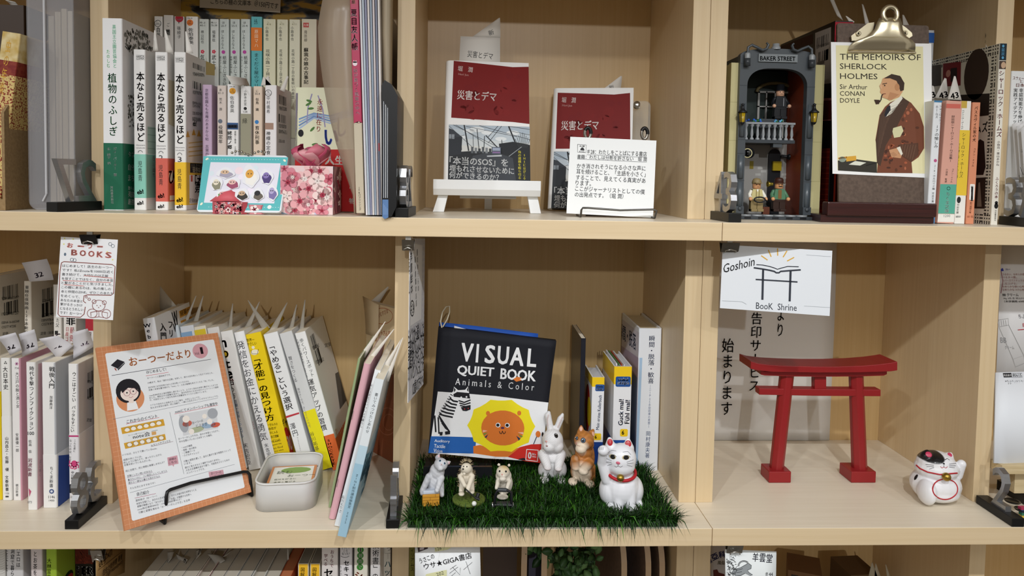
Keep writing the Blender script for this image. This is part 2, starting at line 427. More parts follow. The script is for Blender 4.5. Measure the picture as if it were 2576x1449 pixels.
bookcase('pale maple bookcase whose shelves hold the red torii gate and the clipboard', XS+.5, 957, [(X3m+.2, X3r), (X5l, X5r), (937, 957)], (X3m+.2, 937))
# the room around: floor, the wall the cases stand against, ceiling and the wall behind the viewer
def plane(name, a, b, c):
    m = M(); m.box(a, b, c); o = m.build(name); o['kind'] = 'structure'; return o
plane('floor', (-3000, -6400, FLOOR-50), (3000, 400, FLOOR), mat('8d8378', .5))
plane('wall_back', (-3000, DP+8, FLOOR), (3000, DP+108, 1750), mat('d8d2c8', .8))
plane('ceiling', (-3000, -6400, 1750), (3000, 400, 1800), mat('e6e2da', .8))
# ---------------------------------------------------------------- upper left: the number stands
STEEL = noisy('brushed_steel', 'a2a3a6', 'b0b1b4', 60, .28, (1, 1, 40), .3, .7, metal=.85)
BLK = mat('131313', .4); BLKM = mat('1a1a1b', .45, spec=.4)
def solid(m, V, F, T, d, c):
    """flat outline (triangulated) given a thickness along local z"""
    E = {}
    for f in F:
        for i in range(len(f)): e = (f[i], f[(i+1) % len(f)]); E[e] = 1
    bd = [e for e in E if (e[1], e[0]) not in E]; n = len(V)
    P = [(x, y, d) for x, y in V]+[(x, y, 0) for x, y in V]
    m.add(P, [f for f in F]+[tuple(n+i for i in reversed(f)) for f in F], c, False, T)
    m.add(P, [(b, a, n+a, n+b) for a, b in bd], c, False, T)
def number_stand(label, ax, ay, Z, ang, digits, w=14.5, L=60.0, h=46, dep=7, pitch=27, off=0):
    """a black bar running from the front edge of the shelf to the divider, with steel numerals read from its left side"""
    an = math.radians(ang); d = Vector((math.sin(an), math.cos(an), 0)); x = Vector((d.y, -d.x, 0)); A = Vector((ax, ay, Z+.2))
    t = thing('number_stand', label, 'shelf number sign', A+d*(L/2)+x*(w/2), 'black shelf number stands')
    T = frame(A, x, (0, 0, 1))                             # local y runs to the back
    m = M(); m.box((0, 0, 0), (w, L, 10), BLK, T); m.build('base_bar', t, .6)
    n = len(digits)
    for i, ch in enumerate(digits):
        V, F, a, b, lo, hi = glyph(ch); k = h/(hi-lo); sx = 24/max((b-a)*k, 20)
        y0 = L/2+off+pitch*n/2-pitch*(i+.5)
        o = T @ Vector((w/2+dep/2, y0+(b-a)*k*sx/2, 10)); D = frame(o, -d, (0, 0, 1)) @ Matrix.Rotation(math.radians(90), 4, 'X')
        m = M(); solid(m, [((p-a)*k*sx, (q-lo)*k) for p, q in V], F, D, dep, STEEL); m.build('numeral', t)
    return t
# ---------------------------------------------------------------- far left upper compartment
KRAFT = noisy('kraft_board', '8d7350', 'a0855f', 300, .85, (1, 1, 1), .3, .7)
Yk = WZ(14, 529, .3).y; xk = W(14, 529, Yk).x
t = thing('magazine_file', 'brown kraft cardboard magazine file holding a gold patterned book', 'magazine file', (xk-45, Yk+110, 0))
side = [(Yk, .3), (Yk+225, .3), (Yk+225, 235), (Yk+120, 235), (Yk, 104)]
m = M()
for x in (xk-3, xk-92):
    V = [(x, y, z) for y, z in side]+[(x+3, y, z) for y, z in side]; n = 5
    m.add(V, [(4, 3, 2, 1, 0), (5, 6, 7, 8, 9)]+[(i, (i+1) % n, n+(i+1) % n, n+i) for i in range(n)], KRAFT)
m.box((xk-89, Yk, .3), (xk-3, Yk+222, 3.5), KRAFT); m.box((xk-89, Yk+222, .3), (xk-3, Yk+225, 235), KRAFT)
m.build('box', t)
m = M(); m.box((xk-89, Yk+.2, 3.5), (xk-3, Yk+3, 12), KRAFT); m.build('front_lip', t)
def spots(name, base, c2, scale, lo, hi):
    return noisy(name, base, c2, scale, .55, (1, 1, 1), lo, hi, detail=2)
GOLD = spots('gold_jacket', 'c9a85a', 'e2d1a0', 90, .35, .65)
fr = tilt((-44, 520), (3, 521), (8, 88), Yk+8, Z=None); fr[0].translation.z = 7.5; fr[0].translation.x -= 1
b = Book('hardcover_book', 'worn gold and dark red speckled book leaning in the kraft magazine file', fr, 150, GOLD, pages='b9ad86', hard=1, t=2)
b.wpx(150, 186, spots('red_specks', '7a1f1a', '8f3a26', 200, .4, .6)); b.wpx(186, 500, spots('red_gold_specks', 'd8bd7a', '8a2c1c', 520, .5, .58))
b.sp.vt('虫の年炎', 24, 100, 2, 240, 'd8a63c', 14)
b = Book('hardcover_book', 'dark brown book behind the gold patterned book in the kraft file', stand(-22, 60, 12, 4, Y=Yk+90), 125, '3c2a1c', pages='6b5a44', hard=1, t=2)
slip('white paper strip curling over the dark brown book in the kraft file', [(20, 2), (46, 8), (50, 22), (30, 16)], [W(0, 0, 150).y]*4, curl=-6)
FROST = mat('bdbdc2', .5, alpha=.24, spec=.5)
Yp = 32.0; x0 = W(73, 520, Yp).x; x1 = X1l-1.2
t = thing('document_box', 'tall frosted plastic file box with pale books inside beside the divider', 'file box', ((x0+x1)/2, Yp+110, 0))
m = M(); T = frame((x0, Yp, .3), (1, 0, 0), (0, 0, 1)) @ Matrix.Rotation(math.radians(90), 4, 'X')
m.prism(rr2(0, 0, x1-x0, 318, 10), -2, 0, FROST, T); m.build('front_panel', t)
m = M(); m.box((x1-1.6, Yp+2, 6), (x1, Yp+228, 318), FROST); m.box((x0, Yp+2, 6), (x0+1.6, Yp+228, 318), FROST); m.box((x0+6, Yp+2, .3), (x1-6, Yp+228, 2), FROST); m.build('box', t)
xs = W(116, 300, Yp).x
m = M(); m.tube([(xs, Yp-1, 18), (xs, Yp-1, 150), (xs, Yp-1, 318)], 1.3, mat('dcdce0', .4, alpha=.75), 8)
m.tube([(xs-4, Yp-1, 10), (xs, Yp-1, 18)], 1.0, mat('dcdce0', .4, alpha=.75), 8); m.build('seam_rib', t)
for i, (a, c, hh) in enumerate(((120, 136, 'b2a58f'), (137, 152, 'c7b89e'), (153, 168, 'bdae93'), (169, 182, 'c9bca6'))):
    fr = stand(a, c, [40, 30, 22, 28][i], 2.2, Y=Yp+30)
    Book('paperback_book', ['tan book seen through the frosted box, next to its seam rib', 'pale book through the frosted box, second from the seam rib', 'pale book through the frosted box, third from the seam rib', 'cream book through the frosted box, nearest the divider'][i], fr, 150, hh, group='books inside the frosted file box')
number_stand('number stand 27 before the frosted plastic file box', -476, 5, 0, 18, '27', L=58)
# ---------------------------------------------------------------- upper left compartment, front books
b = Book('paperback_book', 'tall white plant book with green lettering and green foot band beside the divider', stand(260.5, 311, 46, 0, 529.5), 148, 'efeff0', r=1.6)
G = '2a9a5c'
b.wpx(360, 527, '18654a'); s = b.sp
s.vt('英国王立園芸協会と', 287, 62, 289, 172, '3fae7b', 10); s.vt('たのしむ', 272, 124, 273, 171, '58b56a', 9)
s.vt('植物のふしぎ', 282, 183, 285, 344, '1c7a4a', 23, .012)
s.vt('ガイ・バーター　著', 289, 370, 290, 444, 'f2f4f2', 9, .01); s.vt('北　綾子　訳', 273, 371, 275, 414, 'f2f4f2', 9, .01); s.vt('河出書房新社', 281, 468, 283, 513, 'f2f4f2', 7, .01)
rnd = random.Random(3)
for _ in range(150):
    y = rnd.random(); w = .35+.65*math.sin(y*2.6+.3); px = 347+(rnd.random()-.5)*76*w; py = 76+y*66+(px-345)*.25
    b.rt.disc(px, py, 1.5+2.2*rnd.random(), rnd.choice(('5d5d58', '6d6d68', '7c7c76', '8b8b85')), 1+_ % 3, n=6)
b.rt.line([(347, 100), (350, 180)], 2.5, '6a6a64')
for _ in range(60):
    px = 322+(rnd.random())*16; py = 240+rnd.random()*80; b.rt.disc(px, py, 1+1.6*rnd.random(), rnd.choice(('6a6a64', '8b8b85')), 1, n=6)
for i, tx in enumerate(('タネ', '自分', 'まち', '数千人', '英国', '厳選')): b.rt.ht(tx, 322, [388, 420, 447, 473, 488, 507][i], 337, [390, 422, 449, 475, 490, 509][i], 'e8ede9', .015)
EB = 'ツ'
def hon(xl, xr, yt, xc, band, y0, y1, num, label, ys, foot='f4f3f1'):
    b = Book('comic_book', label, stand(xl, xr, yt, 0, 529), 128, 'f0efed', r=1.3, group='white comic volumes in a row')
    b.band(y0, 527.5, foot); x = b.px()
    b.bm and None
    s = b.sp; k = b.bs
    A = b.prof(.34); n = len(A); z0, z1 = b.zpx(x, y1), b.zpx(x, y0)
    b.bm.add([(p, q, z) for z in (z0, z1) for p, q in A], [(i, i+1, n+i+1, n+i) for i in range(n-1)], mat(band, .42), False, b.T)
    s.rect(xc-11, ys+14, xc+11, ys+15, '4a4a4a'); s.rect(xc-11, ys+26, xc+11, ys+27, '4a4a4a'); s.ht('HARTA', xc-10, ys+18, xc+10, ys+18, '3a3a3a', .01, 4.5); s.ht('COMIX', xc-10, ys+23, xc+10, ys+23, '3a3a3a', .01, 4.5)
    s.vt('本なら売るほど', xc, ys+56, xc+1, ys+234, '2c2730', 21, .018)
    s.ht('Honnara', xc-10, ys+241, xc+12, ys+241, '55505a', 0, 3.2); s.ht('Uruhodo', xc-10, ys+248, xc+12, ys+248, '55505a', 0, 3.2)
    s.ht('⌒', xc-6, ys+257, xc+6, ys+257, '2c2730'); s.ht(num, xc-5, ys+271, xc+5, ys+271, '2c2730', 0, 13)
    k.vt('児島青', xc-1, y0+16, xc, y0+69, '2a2a2a', 11); k.ht('eb!', xc-8, y0+96, xc+8, y0+93, '1f1f1f', .03, 11, lvl=6); k.ht('eb!', xc-8, min(y1+14, 520), xc+8, min(y1+11, 518), '1f1f1f', .03, 9, lvl=6)
    return b
b = hon(338, 367.7, 124.5, 353, '8fcfbd', 388, 498, '', 'white comic volume with a mint green band, left of the red banded one', 124)
b.rt.rect(371, 318, 392, 388, 'b9cfc4'); b.br.vt('思い出す', 386, 392, 386, 448, 'f0f4f0', 9, .01)
for i in range(4): b.rt.line([(371, 322+i*17), (392, 324+i*17)], 1, '8aa59a', 2)
b = hon(392, 423, 131, 405, 'd9685a', 398, 507, '2', 'white comic volume with a coral red band between two others', 126)
b.rt.poly([(424, 200), (440, 205), (440, 320), (424, 312)], 'd6cbb0'); b.br.disc(432, 445, 10, 'f2eeee'); b.br.ht('ひ', 424, 445, 440, 447, 'c23b35', .03); b.br.rect(427, 492, 440, 503, 'f0eeee')
b = hon(439.5, 468.5, 131, 452, 'f3c533', 408, 516, '3', 'white comic volume with a yellow band beside the lavender paperback', 130)
r = b.rt
r.bars(485, 157, 514, 182, n=20); r.ht('9784045000096', 485, 186, 514, 189, '333', h=5); r.bars(485, 203, 505, 228, n=16, seed=4); r.ht('1920979007902', 485, 232, 507, 235, '333', h=5)
r.ht('ISBN978-4-04-0', 484, 258, 505, 262, '555', h=4); r.ht('C0979 ¥790E', 484, 266, 503, 269, '555', h=4); r.ht('定価 本体790円', 484, 284, 508, 287, '444', h=5); r.ht('KADOKAWA', 484, 299, 505, 302, '333', .01, 6); r.ht('eb!', 485, 310, 494, 311, '222', .03)
r.poly([(518, 150), (540, 156), (540, 190), (518, 188)], 'd9c07a'); r.poly([(470, 330), (512, 326), (516, 405), (470, 408)], 'eee3cc')
for a in ((472, 345), (487, 340), (500, 343)): r.poly([(a[0], a[1]-16), (a[0]+5, a[1]), (a[0]-5, a[1])], 'd4a03c', 3)
for i in range(4): r.line([(474, 360+i*11), (512, 356+i*11)], 1.6, 'd8b468', 2)
br = b.br; br.rect(478, 410, 512, 435, '1f1d1c'); br.ht('ハルタ134号', 480, 418, 510, 420, 'f2e9c8', .01); br.ht('発売中', 484, 428, 504, 429, 'd8d0b0'); br.rect(476, 440, 512, 510, 'ece8e0'); br.ht('「本', 490, 456, 508, 457, '3a3a3a', .02); br.ht('1', 480, 449, 484, 449, 'c9502f', h=9); br.ht('第1', 490, 470, 506, 471, '3a3a3a', .02); br.ht('定価858円', 476, 504, 500, 505, '333', h=6)
for i, (P, w) in enumerate((([(388, 76), (391, 76), (398, 128), (384, 128)], 'mint'), ([(414, 76), (417, 76), (436, 132), (417, 132)], 'coral'), ([(466, 79), (469, 79), (486, 134), (468, 134)], 'yellow'))):
    slip('pointed white order slip rising from the %s banded comic' % w, P, 88, group='order slips in the comics')
# stepped riser and two rows of small paperbacks
YF, YBk = 100.0, 168.0
zf = .2; zb = W(640, 47, YBk).z-151
m = M(); xa, xb = W(502, 300, YF).x, W(742, 300, YF).x
m.box((xa, YF-1, .2), (xa+.01, YF-.9, .21), mat('d9d4c8', .6)); m = M(); m.box((W(385, 150, YBk).x-2, YBk-1, .2), (W(800, 150, YBk).x+2, YBk+99, zb-.3), mat('d9d4c8', .6)); o = m.build('book_riser')
tag(o, 'plain pale riser carrying the back row of small paperbacks', 'riser')
def bunko(xl, xr, yt, label, Y, z, col, name='paperback_book', grp='small paperbacks in two rows', **k):
    fr = stand(xl, xr, yt, z, Y=Y); return Book(name, label, fr, 66 if Y < 150 else 98, col, group=grp, r=1.4, rough=.3, **k)
Lb = ['leftmost small paperback of the back row, with a circled mark', 'grey white small paperback of the back row, second from its left end', 'small white paperback with a red blob at its spine top', 'small white paperback with an orange disc, in the back row', 'pale grey green back row paperback with a red blossom, next to the orange disc one',
      'narrow pale grey back row paperback with a red blossom mark', 'pale back row paperback with a magenta dot, leftmost of three', 'pale back row paperback with a magenta dot, middle of three', 'pale back row paperback with a magenta dot, beside the turquoise one', 'turquoise paperback with an orange block on its spine',
      'cream paperback right of the turquoise one, thickest of the three cream ones', 'middle cream paperback right of the turquoise one', 'cream paperback next to the beige one with a red stamp', 'beige paperback with a red stamp at the right end of the back row']
rows = [(387.5, 408.5, 41, 'd6d4d0'), (411, 435.5, 38, 'd2cfca'), (438, 463, 41.5, 'd8d6d2'), (467.5, 498, 41.5, 'e2dfda'), (500.5, 525, 48, 'c9cfc8'), (528.5, 550, 48, 'd3d7d3'), (552, 576, 48, 'cbd4d0'), (578.5, 603, 48, 'cbd4d0'), (605.5, 629, 48, 'cbd4d0'), (631.5, 659.5, 42, '59b3b9'), (662, 693.5, 48, 'dcdabc'), (696.5, 724.5, 49, 'dcdabf'), (727.5, 755, 49, 'dddbc2'), (758.5, 797, 48, 'd4ccb2')]
B = [bunko(a, c, y, Lb[i], YBk, zb, h) for i, (a, c, y, h) in enumerate(rows)]
s = B[0].sp; s.circ(397, 59, 8, 1.3, '3a3a3a'); s.ht('し', 394, 56, 400, 56, '333'); s.ht('50-01', 391, 61, 403, 61, '333', h=3.5); s.vt('白蔭', 398, 68, 399, 98, '2a2a2a', 10, .02)
s = B[1].sp; s.vt('ご', 423, 57, 423, 68, '333', 8); s.vt('雛', 423, 73, 423, 90, '333', 11, .02)
s = B[2].sp; s.disc(451, 46, 10, 'b3162f', 1); s.ht('Leaf', 444, 48, 458, 48, 'f0d8dc', .01); s.ht('1', 449, 57, 451, 57, '444', h=4); s.vt('篠綾子', 450, 66, 451, 98, '3a3a3a', 10)
s = B[3].sp; s.disc(478, 57, 8, 'e0782e', 1); s.ht('さ', 475, 55, 481, 55, '5a2a10'); s.ht('19-61', 472, 60, 484, 60, '5a2a10', h=3.5); s.ht('双葉文庫', 472, 46, 484, 46, '555', h=3); s.vt('佐伯泰英', 480, 70, 481, 112, '2c2c2c', 13, .01)
FL = lambda p, x, y, c: [p.disc(x+3*math.cos(k*1.257), y+3*math.sin(k*1.257), 2.1, c, 1, n=10) for k in range(5)]
s = B[4].sp; s.ht('時-よ', 503, 57, 517, 57, '333', h=5); s.ht('40-1', 503, 64, 516, 64, '333', h=5); s.vt('横山起也', 509, 76, 509, 110, '2f2f2f', 8); FL(s, 509.5, 130, 'd0334f'); s.vt('気武', 509, 137, 509, 168, '2a2a2a', 11, .01)
s = B[5].sp; s.ht('時-い', 531, 57, 545, 57, '333', h=5); s.ht('70-39', 531, 64, 546, 64, '333', h=5); s.vt('稲葉稔', 538, 76, 538, 106, '2f2f2f', 8); FL(s, 538, 130, 'd0334f'); s.vt('武士の', 538, 138, 538, 178, '2a2a2a', 11, .01)
for i, n_ in ((6, '25-7'), (7, '25-5'), (8, '25-4')):
    s = B[i].sp; x = (rows[i][0]+rows[i][1])/2-2; s.ht('ほ', x-3, 57, x+3, 57, '333'); s.ht(n_, x-6, 65, x+7, 65, '333', h=5)
    s.vt('ほしおさなえ', x-2, 75, x-2, 124, '2f2f2f', 8); s.disc(x, 131, 4.6, 'b8439a'); s.vt('紙屋ふじさき記念館', x+3, 140, x+3, 240, '2a2a2a', 10); s.vt(['紙のアルバム', '故郷の色海の色', 'カラーインク'][i-6], x-7, 141, x-7, 185, '4a4a4a', 5)
s = B[9].sp; s.ht('は', 640, 51, 647, 51, '1d4a50'); s.ht('25', 639, 57, 648, 57, '1d4a50'); s.rect(631.6, 69, 659.4, 128, 'e07a2a'); s.vt('原田マハ', 645, 74, 645, 120, 'f6e3c8', 10); s.vt('まぐだら屋のマリア', 645, 133, 645, 232, '16383c', 12)
for i, n_, tt in ((10, '4-6', '花咲小路一丁目の刑事'), (11, '4-10', '花咲小路三丁目北角のすばる'), (12, '4-11', '花咲小路一丁目の髪結いの亭主')):
    s = B[i].sp; x = (rows[i][0]+rows[i][1])/2-2; s.ht('し', x-2, 56, x+2, 56, '8a865e'); s.ht(n_, x-5, 61, x+6, 61, '8a865e', h=4.5); s.vt('小路幸也', x-4+i % 2, 66, x-4+i % 2, 103, '4a4a46', 8); s.vt(tt, x-2, 124, x-2, 124+(95 if i == 10 else 125), '3a3a36', 11 if i == 10 else 8)
s = B[13].sp; s.rect(763, 57, 777, 69, 'c0504a'); s.ht('大庫', 764, 63, 776, 63, 'f0ddd0'); s.vt('周防柳', 769, 76, 769, 106, '4a4238', 8); s.vt('蘇我の娘の古事記', 770, 120, 770, 212, '2a2018', 12, .02); s.rect(758.6, 229, 797, 240, '9c2230')
Lf = ['lavender small paperback standing behind the sticker case', 'narrow beige white paperback with a grey blue dot', 'white small paperback with an orange disc above a night street picture', 'small paperback half white and half grey olive', 'peach cream paperback with a blue dot', 'white small paperback with a circled mark and a barcoded cover']
rf = [(508.5, 533, 213, 'cdb3cf'), (546, 569, 215, 'dccfc6'), (571.5, 600, 212, 'f0efee'), (605, 631.5, 217, 'edecea'), (637, 660, 217, 'e6d2bd'), (666.5, 696, 214, 'efecec')]
B = [bunko(a, c, y, Lf[i], YF, zf, h) for i, (a, c, y, h) in enumerate(rf)]
B[0].sp.vt('京都祇園もも吉庵のあまから帖　志賀内', 520, 223, 521, 392, '3c2f45', 9)
s = B[1].sp; s.ht('あ', 552, 226, 558, 226, '555'); s.ht('81-3', 549, 234, 562, 234, '555', h=5); s.vt('荒木　源', 555, 246, 555, 279, '444', 8); s.disc(554, 305, 5.5, '6a7380'); s.vt('役職定年', 555, 315, 555, 362, '2c2c2c', 11, .01)
s = B[2].sp; s.ht('双葉文庫', 577, 218, 590, 218, '777', h=3); s.disc(585, 229, 8, 'e3a02c'); s.ht('さ', 583, 227, 588, 227, '5a3a10'); s.ht('19-40', 578, 232, 591, 232, '5a3a10', h=3.5); s.vt('佐伯泰英', 584, 241, 584, 284, '333', 11); s.rect(571.6, 308.5, 599, 326, '3d5f8f'); [s.disc(575+4*k, 318, 3, '1e2638', 2, ry=5) for k in range(6)]; s.vt('姥捨ノ郷', 578, 329, 578, 376, '1c1c1c', 12, .02); s.vt('居眠り磐音　江戸双紙', 592, 329, 592, 394, '333', 5)
s = B[3].sp; s.vt('小野寺史宜', 617, 226, 617, 266, '333', 7); s.disc(617, 273, 4, '222'); s.rect(605.2, 286, 631, 392, '9d9a84'); s.ht('128', 612, 281, 622, 281, '333', h=5); s.vt('縁', 616, 297, 616, 312, '2a2a20', 13)
s = B[4].sp; s.ht('に', 644, 229, 650, 229, '555'); s.ht('30-4', 641, 236, 654, 236, '555', h=5); s.vt('似鳥　鶏', 647, 246, 647, 280, '3a3030', 8, .01); s.disc(646, 307, 5, '3c82c4'); s.vt('育休刑事', 647, 316, 647, 364, '2c2622', 11, .01)
s = B[5].sp; s.circ(675, 234, 8, 1.2, '3a3a3a'); s.ht('な', 672, 231, 678, 231, '333'); s.ht('13-05', 669, 237, 681, 237, '333', h=3.4); s.vt('中村颯希', 675, 242, 675, 286, '4a4646', 9); s.rect(666.6, 309, 688, 326, 'a98a78'); s.vt('神様の定食屋', 675, 330, 675, 402, '2a2626', 11, .01)
r = B[5].rt; r.bars(702, 238, 721, 268, n=16); r.ht('9784575520000', 702, 272, 721, 275, '444', h=4); r.bars(701, 286, 720, 312, n=16, seed=5); r.ht('1920193007500', 701, 316, 720, 319, '444', h=4); r.ht('ISBN978-4-575-5', 701, 330, 722, 334, '666', h=4); r.ht('定価 本体', 701, 354, 716, 356, '666', h=4)
slip('curled printed receipt slip standing above the beige white paperback', [(570, 190), (621, 198), (628, 216), (584, 214)], [80, 110, 110, 75], 'dcdad2', curl=-3)
for i, (P, w) in enumerate((([(662, 193), (664, 193), (683, 214), (656, 216)], 'peach cream'), ([(722, 190), (726, 193), (716, 232), (704, 226)], 'barcoded white'), ([(668, 196), (676, 190), (682, 214), (668, 214)], 'circled mark'))):
    slip('folded pale slip at the top of the %s paperback' % w, P, 100, 'd6d2ca', group='order slips in the front paperbacks')
# gold folding picture and the price note
GP = noisy('gold_screen_picture', '1d1a18', 'b9953e', 26, .45, (1, 1, 2.2), .42, .56, c3='56595a', detail=5, dist=.6)
m = M(); T = frame(W(436, 44, 262), (1, 0, 0), (0, 0, 1)); Wd = (W(812, 44, 262)-W(436, 44, 262)).x
m.box((0, 0, -175), (Wd, 2, 62), GP, T); o = m.build('landscape_picture'); tag(o, 'dark gold landscape picture panel behind the back row of paperbacks', 'picture')
m = M(); o0 = W(502, 19, 255); m.box((0, 0, 0), ((W(705, 19, 255)-o0).x, .5, 60), mat('d9d2c4', .8), frame(o0, (1, 0, -.035), (0.035, 0, 1)))
p = Pen(m, o0, (1, 0, -.035), (.035, 0, 1)); p.ht('こちらの棚の文庫本', 530, 3, 632, 8, '3a352e', .005, 14); p.ht('＠150円です', 640, 8, 700, 16, '3a352e', .005, 15)
tag(m.build('price_note'), 'handwritten pale price note fixed to the gold picture panel', 'note')
# ---------------------------------------------------------------- upper left compartment, right half
def cover_block(name, label, cat, T, w, h, th, col, pages='e9e0cc', group=None):
    """a closed book seen from its front cover: local x right, y into the book, z up"""
    t = thing(name, label, cat, T @ Vector((w/2, th/2, 0)), group)
    m = M(); m.box((0, 0, 0), (w, .5, h), M_(col), T); m.box((0, th-.5, 0), (w, th, h), M_(col), T); m.box((0, .5, 0), (.5, th-.5, h), M_(col), T)
    g = M(); g.box((.6, .6, .3), (w-.8, th-.6, h-.3), mat(pages, .8), T); g.build('page_block', t)
    R = T.to_3x3(); p = Pen(m, T @ Vector((0, 0, 0)), R @ Vector((1, 0, 0)), R @ Vector((0, 0, 1))); p.clip = (.05, .1, w-.05, h-.05); return t, m, p
A = W(738, 536, 92); Bq = W(896, 536, 40)
zt = 151
T = frame(Vector((A.x, 96, .9)), (Bq.x-A.x, -10, 0), (0, .03, 1)); wv = 105
t, m, p = cover_block('paperback_book', 'face out paperback with pale green leaf picture and red band behind the blossom box', 'book', T, wv, 147, 12, 'e3e4c4')
p.rect(733, 234, 745, 540, '7d7684'); p.poly([(762, 234), (812, 234), (900, 240), (900, 376), (727, 376), (745, 330), (748, 280)], 'e4e5c6', 1)
p.poly([(727, 376), (905, 376), (905, 540), (727, 540)], 'b5201f', 2)
for k in range(4): p.line([(752, 300+k*8), (790, 285+k*4), (830, 292+k*6), (900, 270+k*5)], 4, ('7d9bc4', '8faad0', '6f8fbe', 'a9bdd8')[k], 2)
p.line([(785, 236), (775, 270), (772, 310)], 3, '9a93b8', 3); p.line([(800, 240), (812, 275), (818, 320)], 3, '9a93b8', 3)
for x, y, a in ((776, 262, .5), (778, 254, -.3), (786, 325, .8), (792, 363, .2), (782, 273, .1)): p.disc(x, y, 8, '4f7a3a', 4, ry=3, ang=a, n=12)
p.disc(757, 335, 7, '1c1a20', 4, ry=9)
p.vt('永遠に在り', 806, 248, 801, 333, 'a8252f', 15, .005, lvl=4); p.vt('い', 833, 318, 833, 372, '2b46a8', 42, .03, lvl=4); p.vt('し', 858, 290, 858, 350, '2b46a8', 30, .02, lvl=4)
p.ht('人生', 818, 402, 866, 404, 'f6f0e6', .03, lvl=4); p.ht('は', 880, 470, 890, 471, 'f6f0e6', .02, lvl=4); p.ht('物', 878, 505, 892, 506, 'f6f0e6', .02, lvl=4)
m.build('cover', t)
# curved clear file side
CLR = mat('b3a08a', .3, alpha=.62, spec=.6)
Y0, Y1 = 30.0, 190.0
m = M(); G = []
curve = [(816, -20), (806, 30), (800, 70), (802, 120), (812, 200), (828, 290), (846, 360), (868, 430), (888, 490), (897, 538)]
for i, (x, y) in enumerate(curve):
    a = W(x, y, 34); c = W(898 if i else 893, y, 24); c.x = W(893, 400, 24).x; c.z = a.z; a.z = max(a.z, .3); c.z = a.z; G.append([a, a.lerp(c, .5), c])
m.sheet(G, CLR, 1.4); o = m.build('magazine_file')
tag(o, 'curved translucent tan plastic file side beside the pink spined magazine', 'magazine file')
# pink magazine in its clear film
b = Book('magazine', 'magazine with a pink spine above and beige below, in clear film', tilt((896, 536), (917, 538), (880, -20), 20, Z=None), 205, 'c9bda6', r=.8, rough=.35, pages='d8d2c8')
b.wpx(-40, 310, 'b83a5c'); s = b.sp
s.poly([(891, 309), (915, 309), (912, 316), (903, 305), (896, 313)], 'c9bda6', 3)
s.vt('夏目友人帳', 890, 22, 893, 128, 'f0dfe4', 17, .02); s.vt('妖が息づく風景の中へ', 894, 172, 900, 290, 'f0dfe4', 11, .01); s.disc(893, 160, 6, 'f0dfe4', 3); s.poly([(888, 158), (890, 151), (893, 156), (896, 151), (898, 158)], 'f0dfe4', 3)
s.vt('JTBパブリッシング', 903, 470, 906, 530, '4a4238', 6, .01); s.ht('旅', 884, 5, 894, 5, 'f2e0a0', .02)
# stack of magazines and the folders
cols = [('d9d6da', 'e8e6ea'), ('b9c4cf', 'dfe3e8'), ('8d8fa8', 'c9ccd8'), ('dad3d0', 'eee8e4'), ('96a4b4', 'd9dee4'), ('cfc4c4', 'ece4e2'), ('7a7f92', 'cdd0da'), ('e2dcd8', 'f0ece8')]
nm = ['pale grey', 'pale blue grey', 'slate lilac', 'warm white', 'blue grey', 'pinkish grey', 'dark slate', 'cream white']
for i, (c, pg) in enumerate(cols):
    xb = 920+i*5.6; xt = 903+i*6.6
    b = Book('magazine', '%s magazine edge in the stack right of the pink spined magazine' % nm[i], tilt((xb, 541), (xb+5.0, 541), (xt, -20), 14+i*.5), 200, c, r=.5, pages=pg, group='thin magazines in the upper left compartment')
    if i in (1, 4, 6):
        b.sp.rect(xb-2, 180+i*30, xb+2, 320+i*10, '5b7fb0' if i == 4 else 'b9565f', 1)
m = M(); a = W(966, 540, 40); G = []
for z in (.5, 110, 200, 260, 330):
    G.append([Vector((W(958+10*(z < 150), 300, 30).x, 28, z)), Vector((W(975, 300, 30).x, 24, z)), Vector((X2l-5, 57, z))])
m.sheet(G, mat('b3a48c', .55), .5); tag(m.build('paper_folder'), 'large tan paper folder standing between the magazines and the divider', 'folder')
m = M(); o_ = []
pk = [(960, 215), (967, 201), (985, 212), (1000, 240), (997, 520), (985, 545), (972, 552), (960, 540)]
T = frame((0, -8, 0), (1, 0, 0), (0, 0, 1)) @ Matrix.Rotation(math.radians(90), 4, 'X')
Pq = [W(x, y, -4) for x, y in pk]; Pq = [(q.x, max(q.z, .4)) for q in Pq]; Pq.reverse()
t = thing('binder_folder', 'thick black folder with white pages and a blue foot label beside the number stand', 'folder', (Pq[0][0], 20, 0))
Tn = Matrix.Identity(4); m = M(); n = len(Pq)
m.prism(Pq, -60, 4, mat('101012', .4), Matrix(((1, 0, 0, 0), (0, 0, -1, 0), (0, 1, 0, 0), (0, 0, 0, 1)))); m.build('cover', t, .8)
m = M(); q = Pen(m, (0, -4.4, 0), (1, 0, 0), (0, 0, 1))
for i in range(5): q.line([(965+i*2.6, 255+i*4), (965+i*2.5, 498)], 1.2, ('cdd2da', '5a6068', 'e6e8ea', '767c84', 'c5cad0')[i], 1)
m.build('page_edges', t)
m = M(); q = Pen(m, (0, -4.4, 0), (1, 0, 0), (0, 0, 1)); q.poly([(962, 502), (977, 502), (977, 547), (968, 551), (962, 546)], '5d7fae', 2)
for i in range(4): q.line([(964+i*3.4, 512+i*4), (964+i*3.4, 540)], 1, '8aa6cc', 3)
m.build('foot_label', t)
number_stand('number stand 28 between the black folder and the white easel', -110.5, 2, 0, 3, '28')
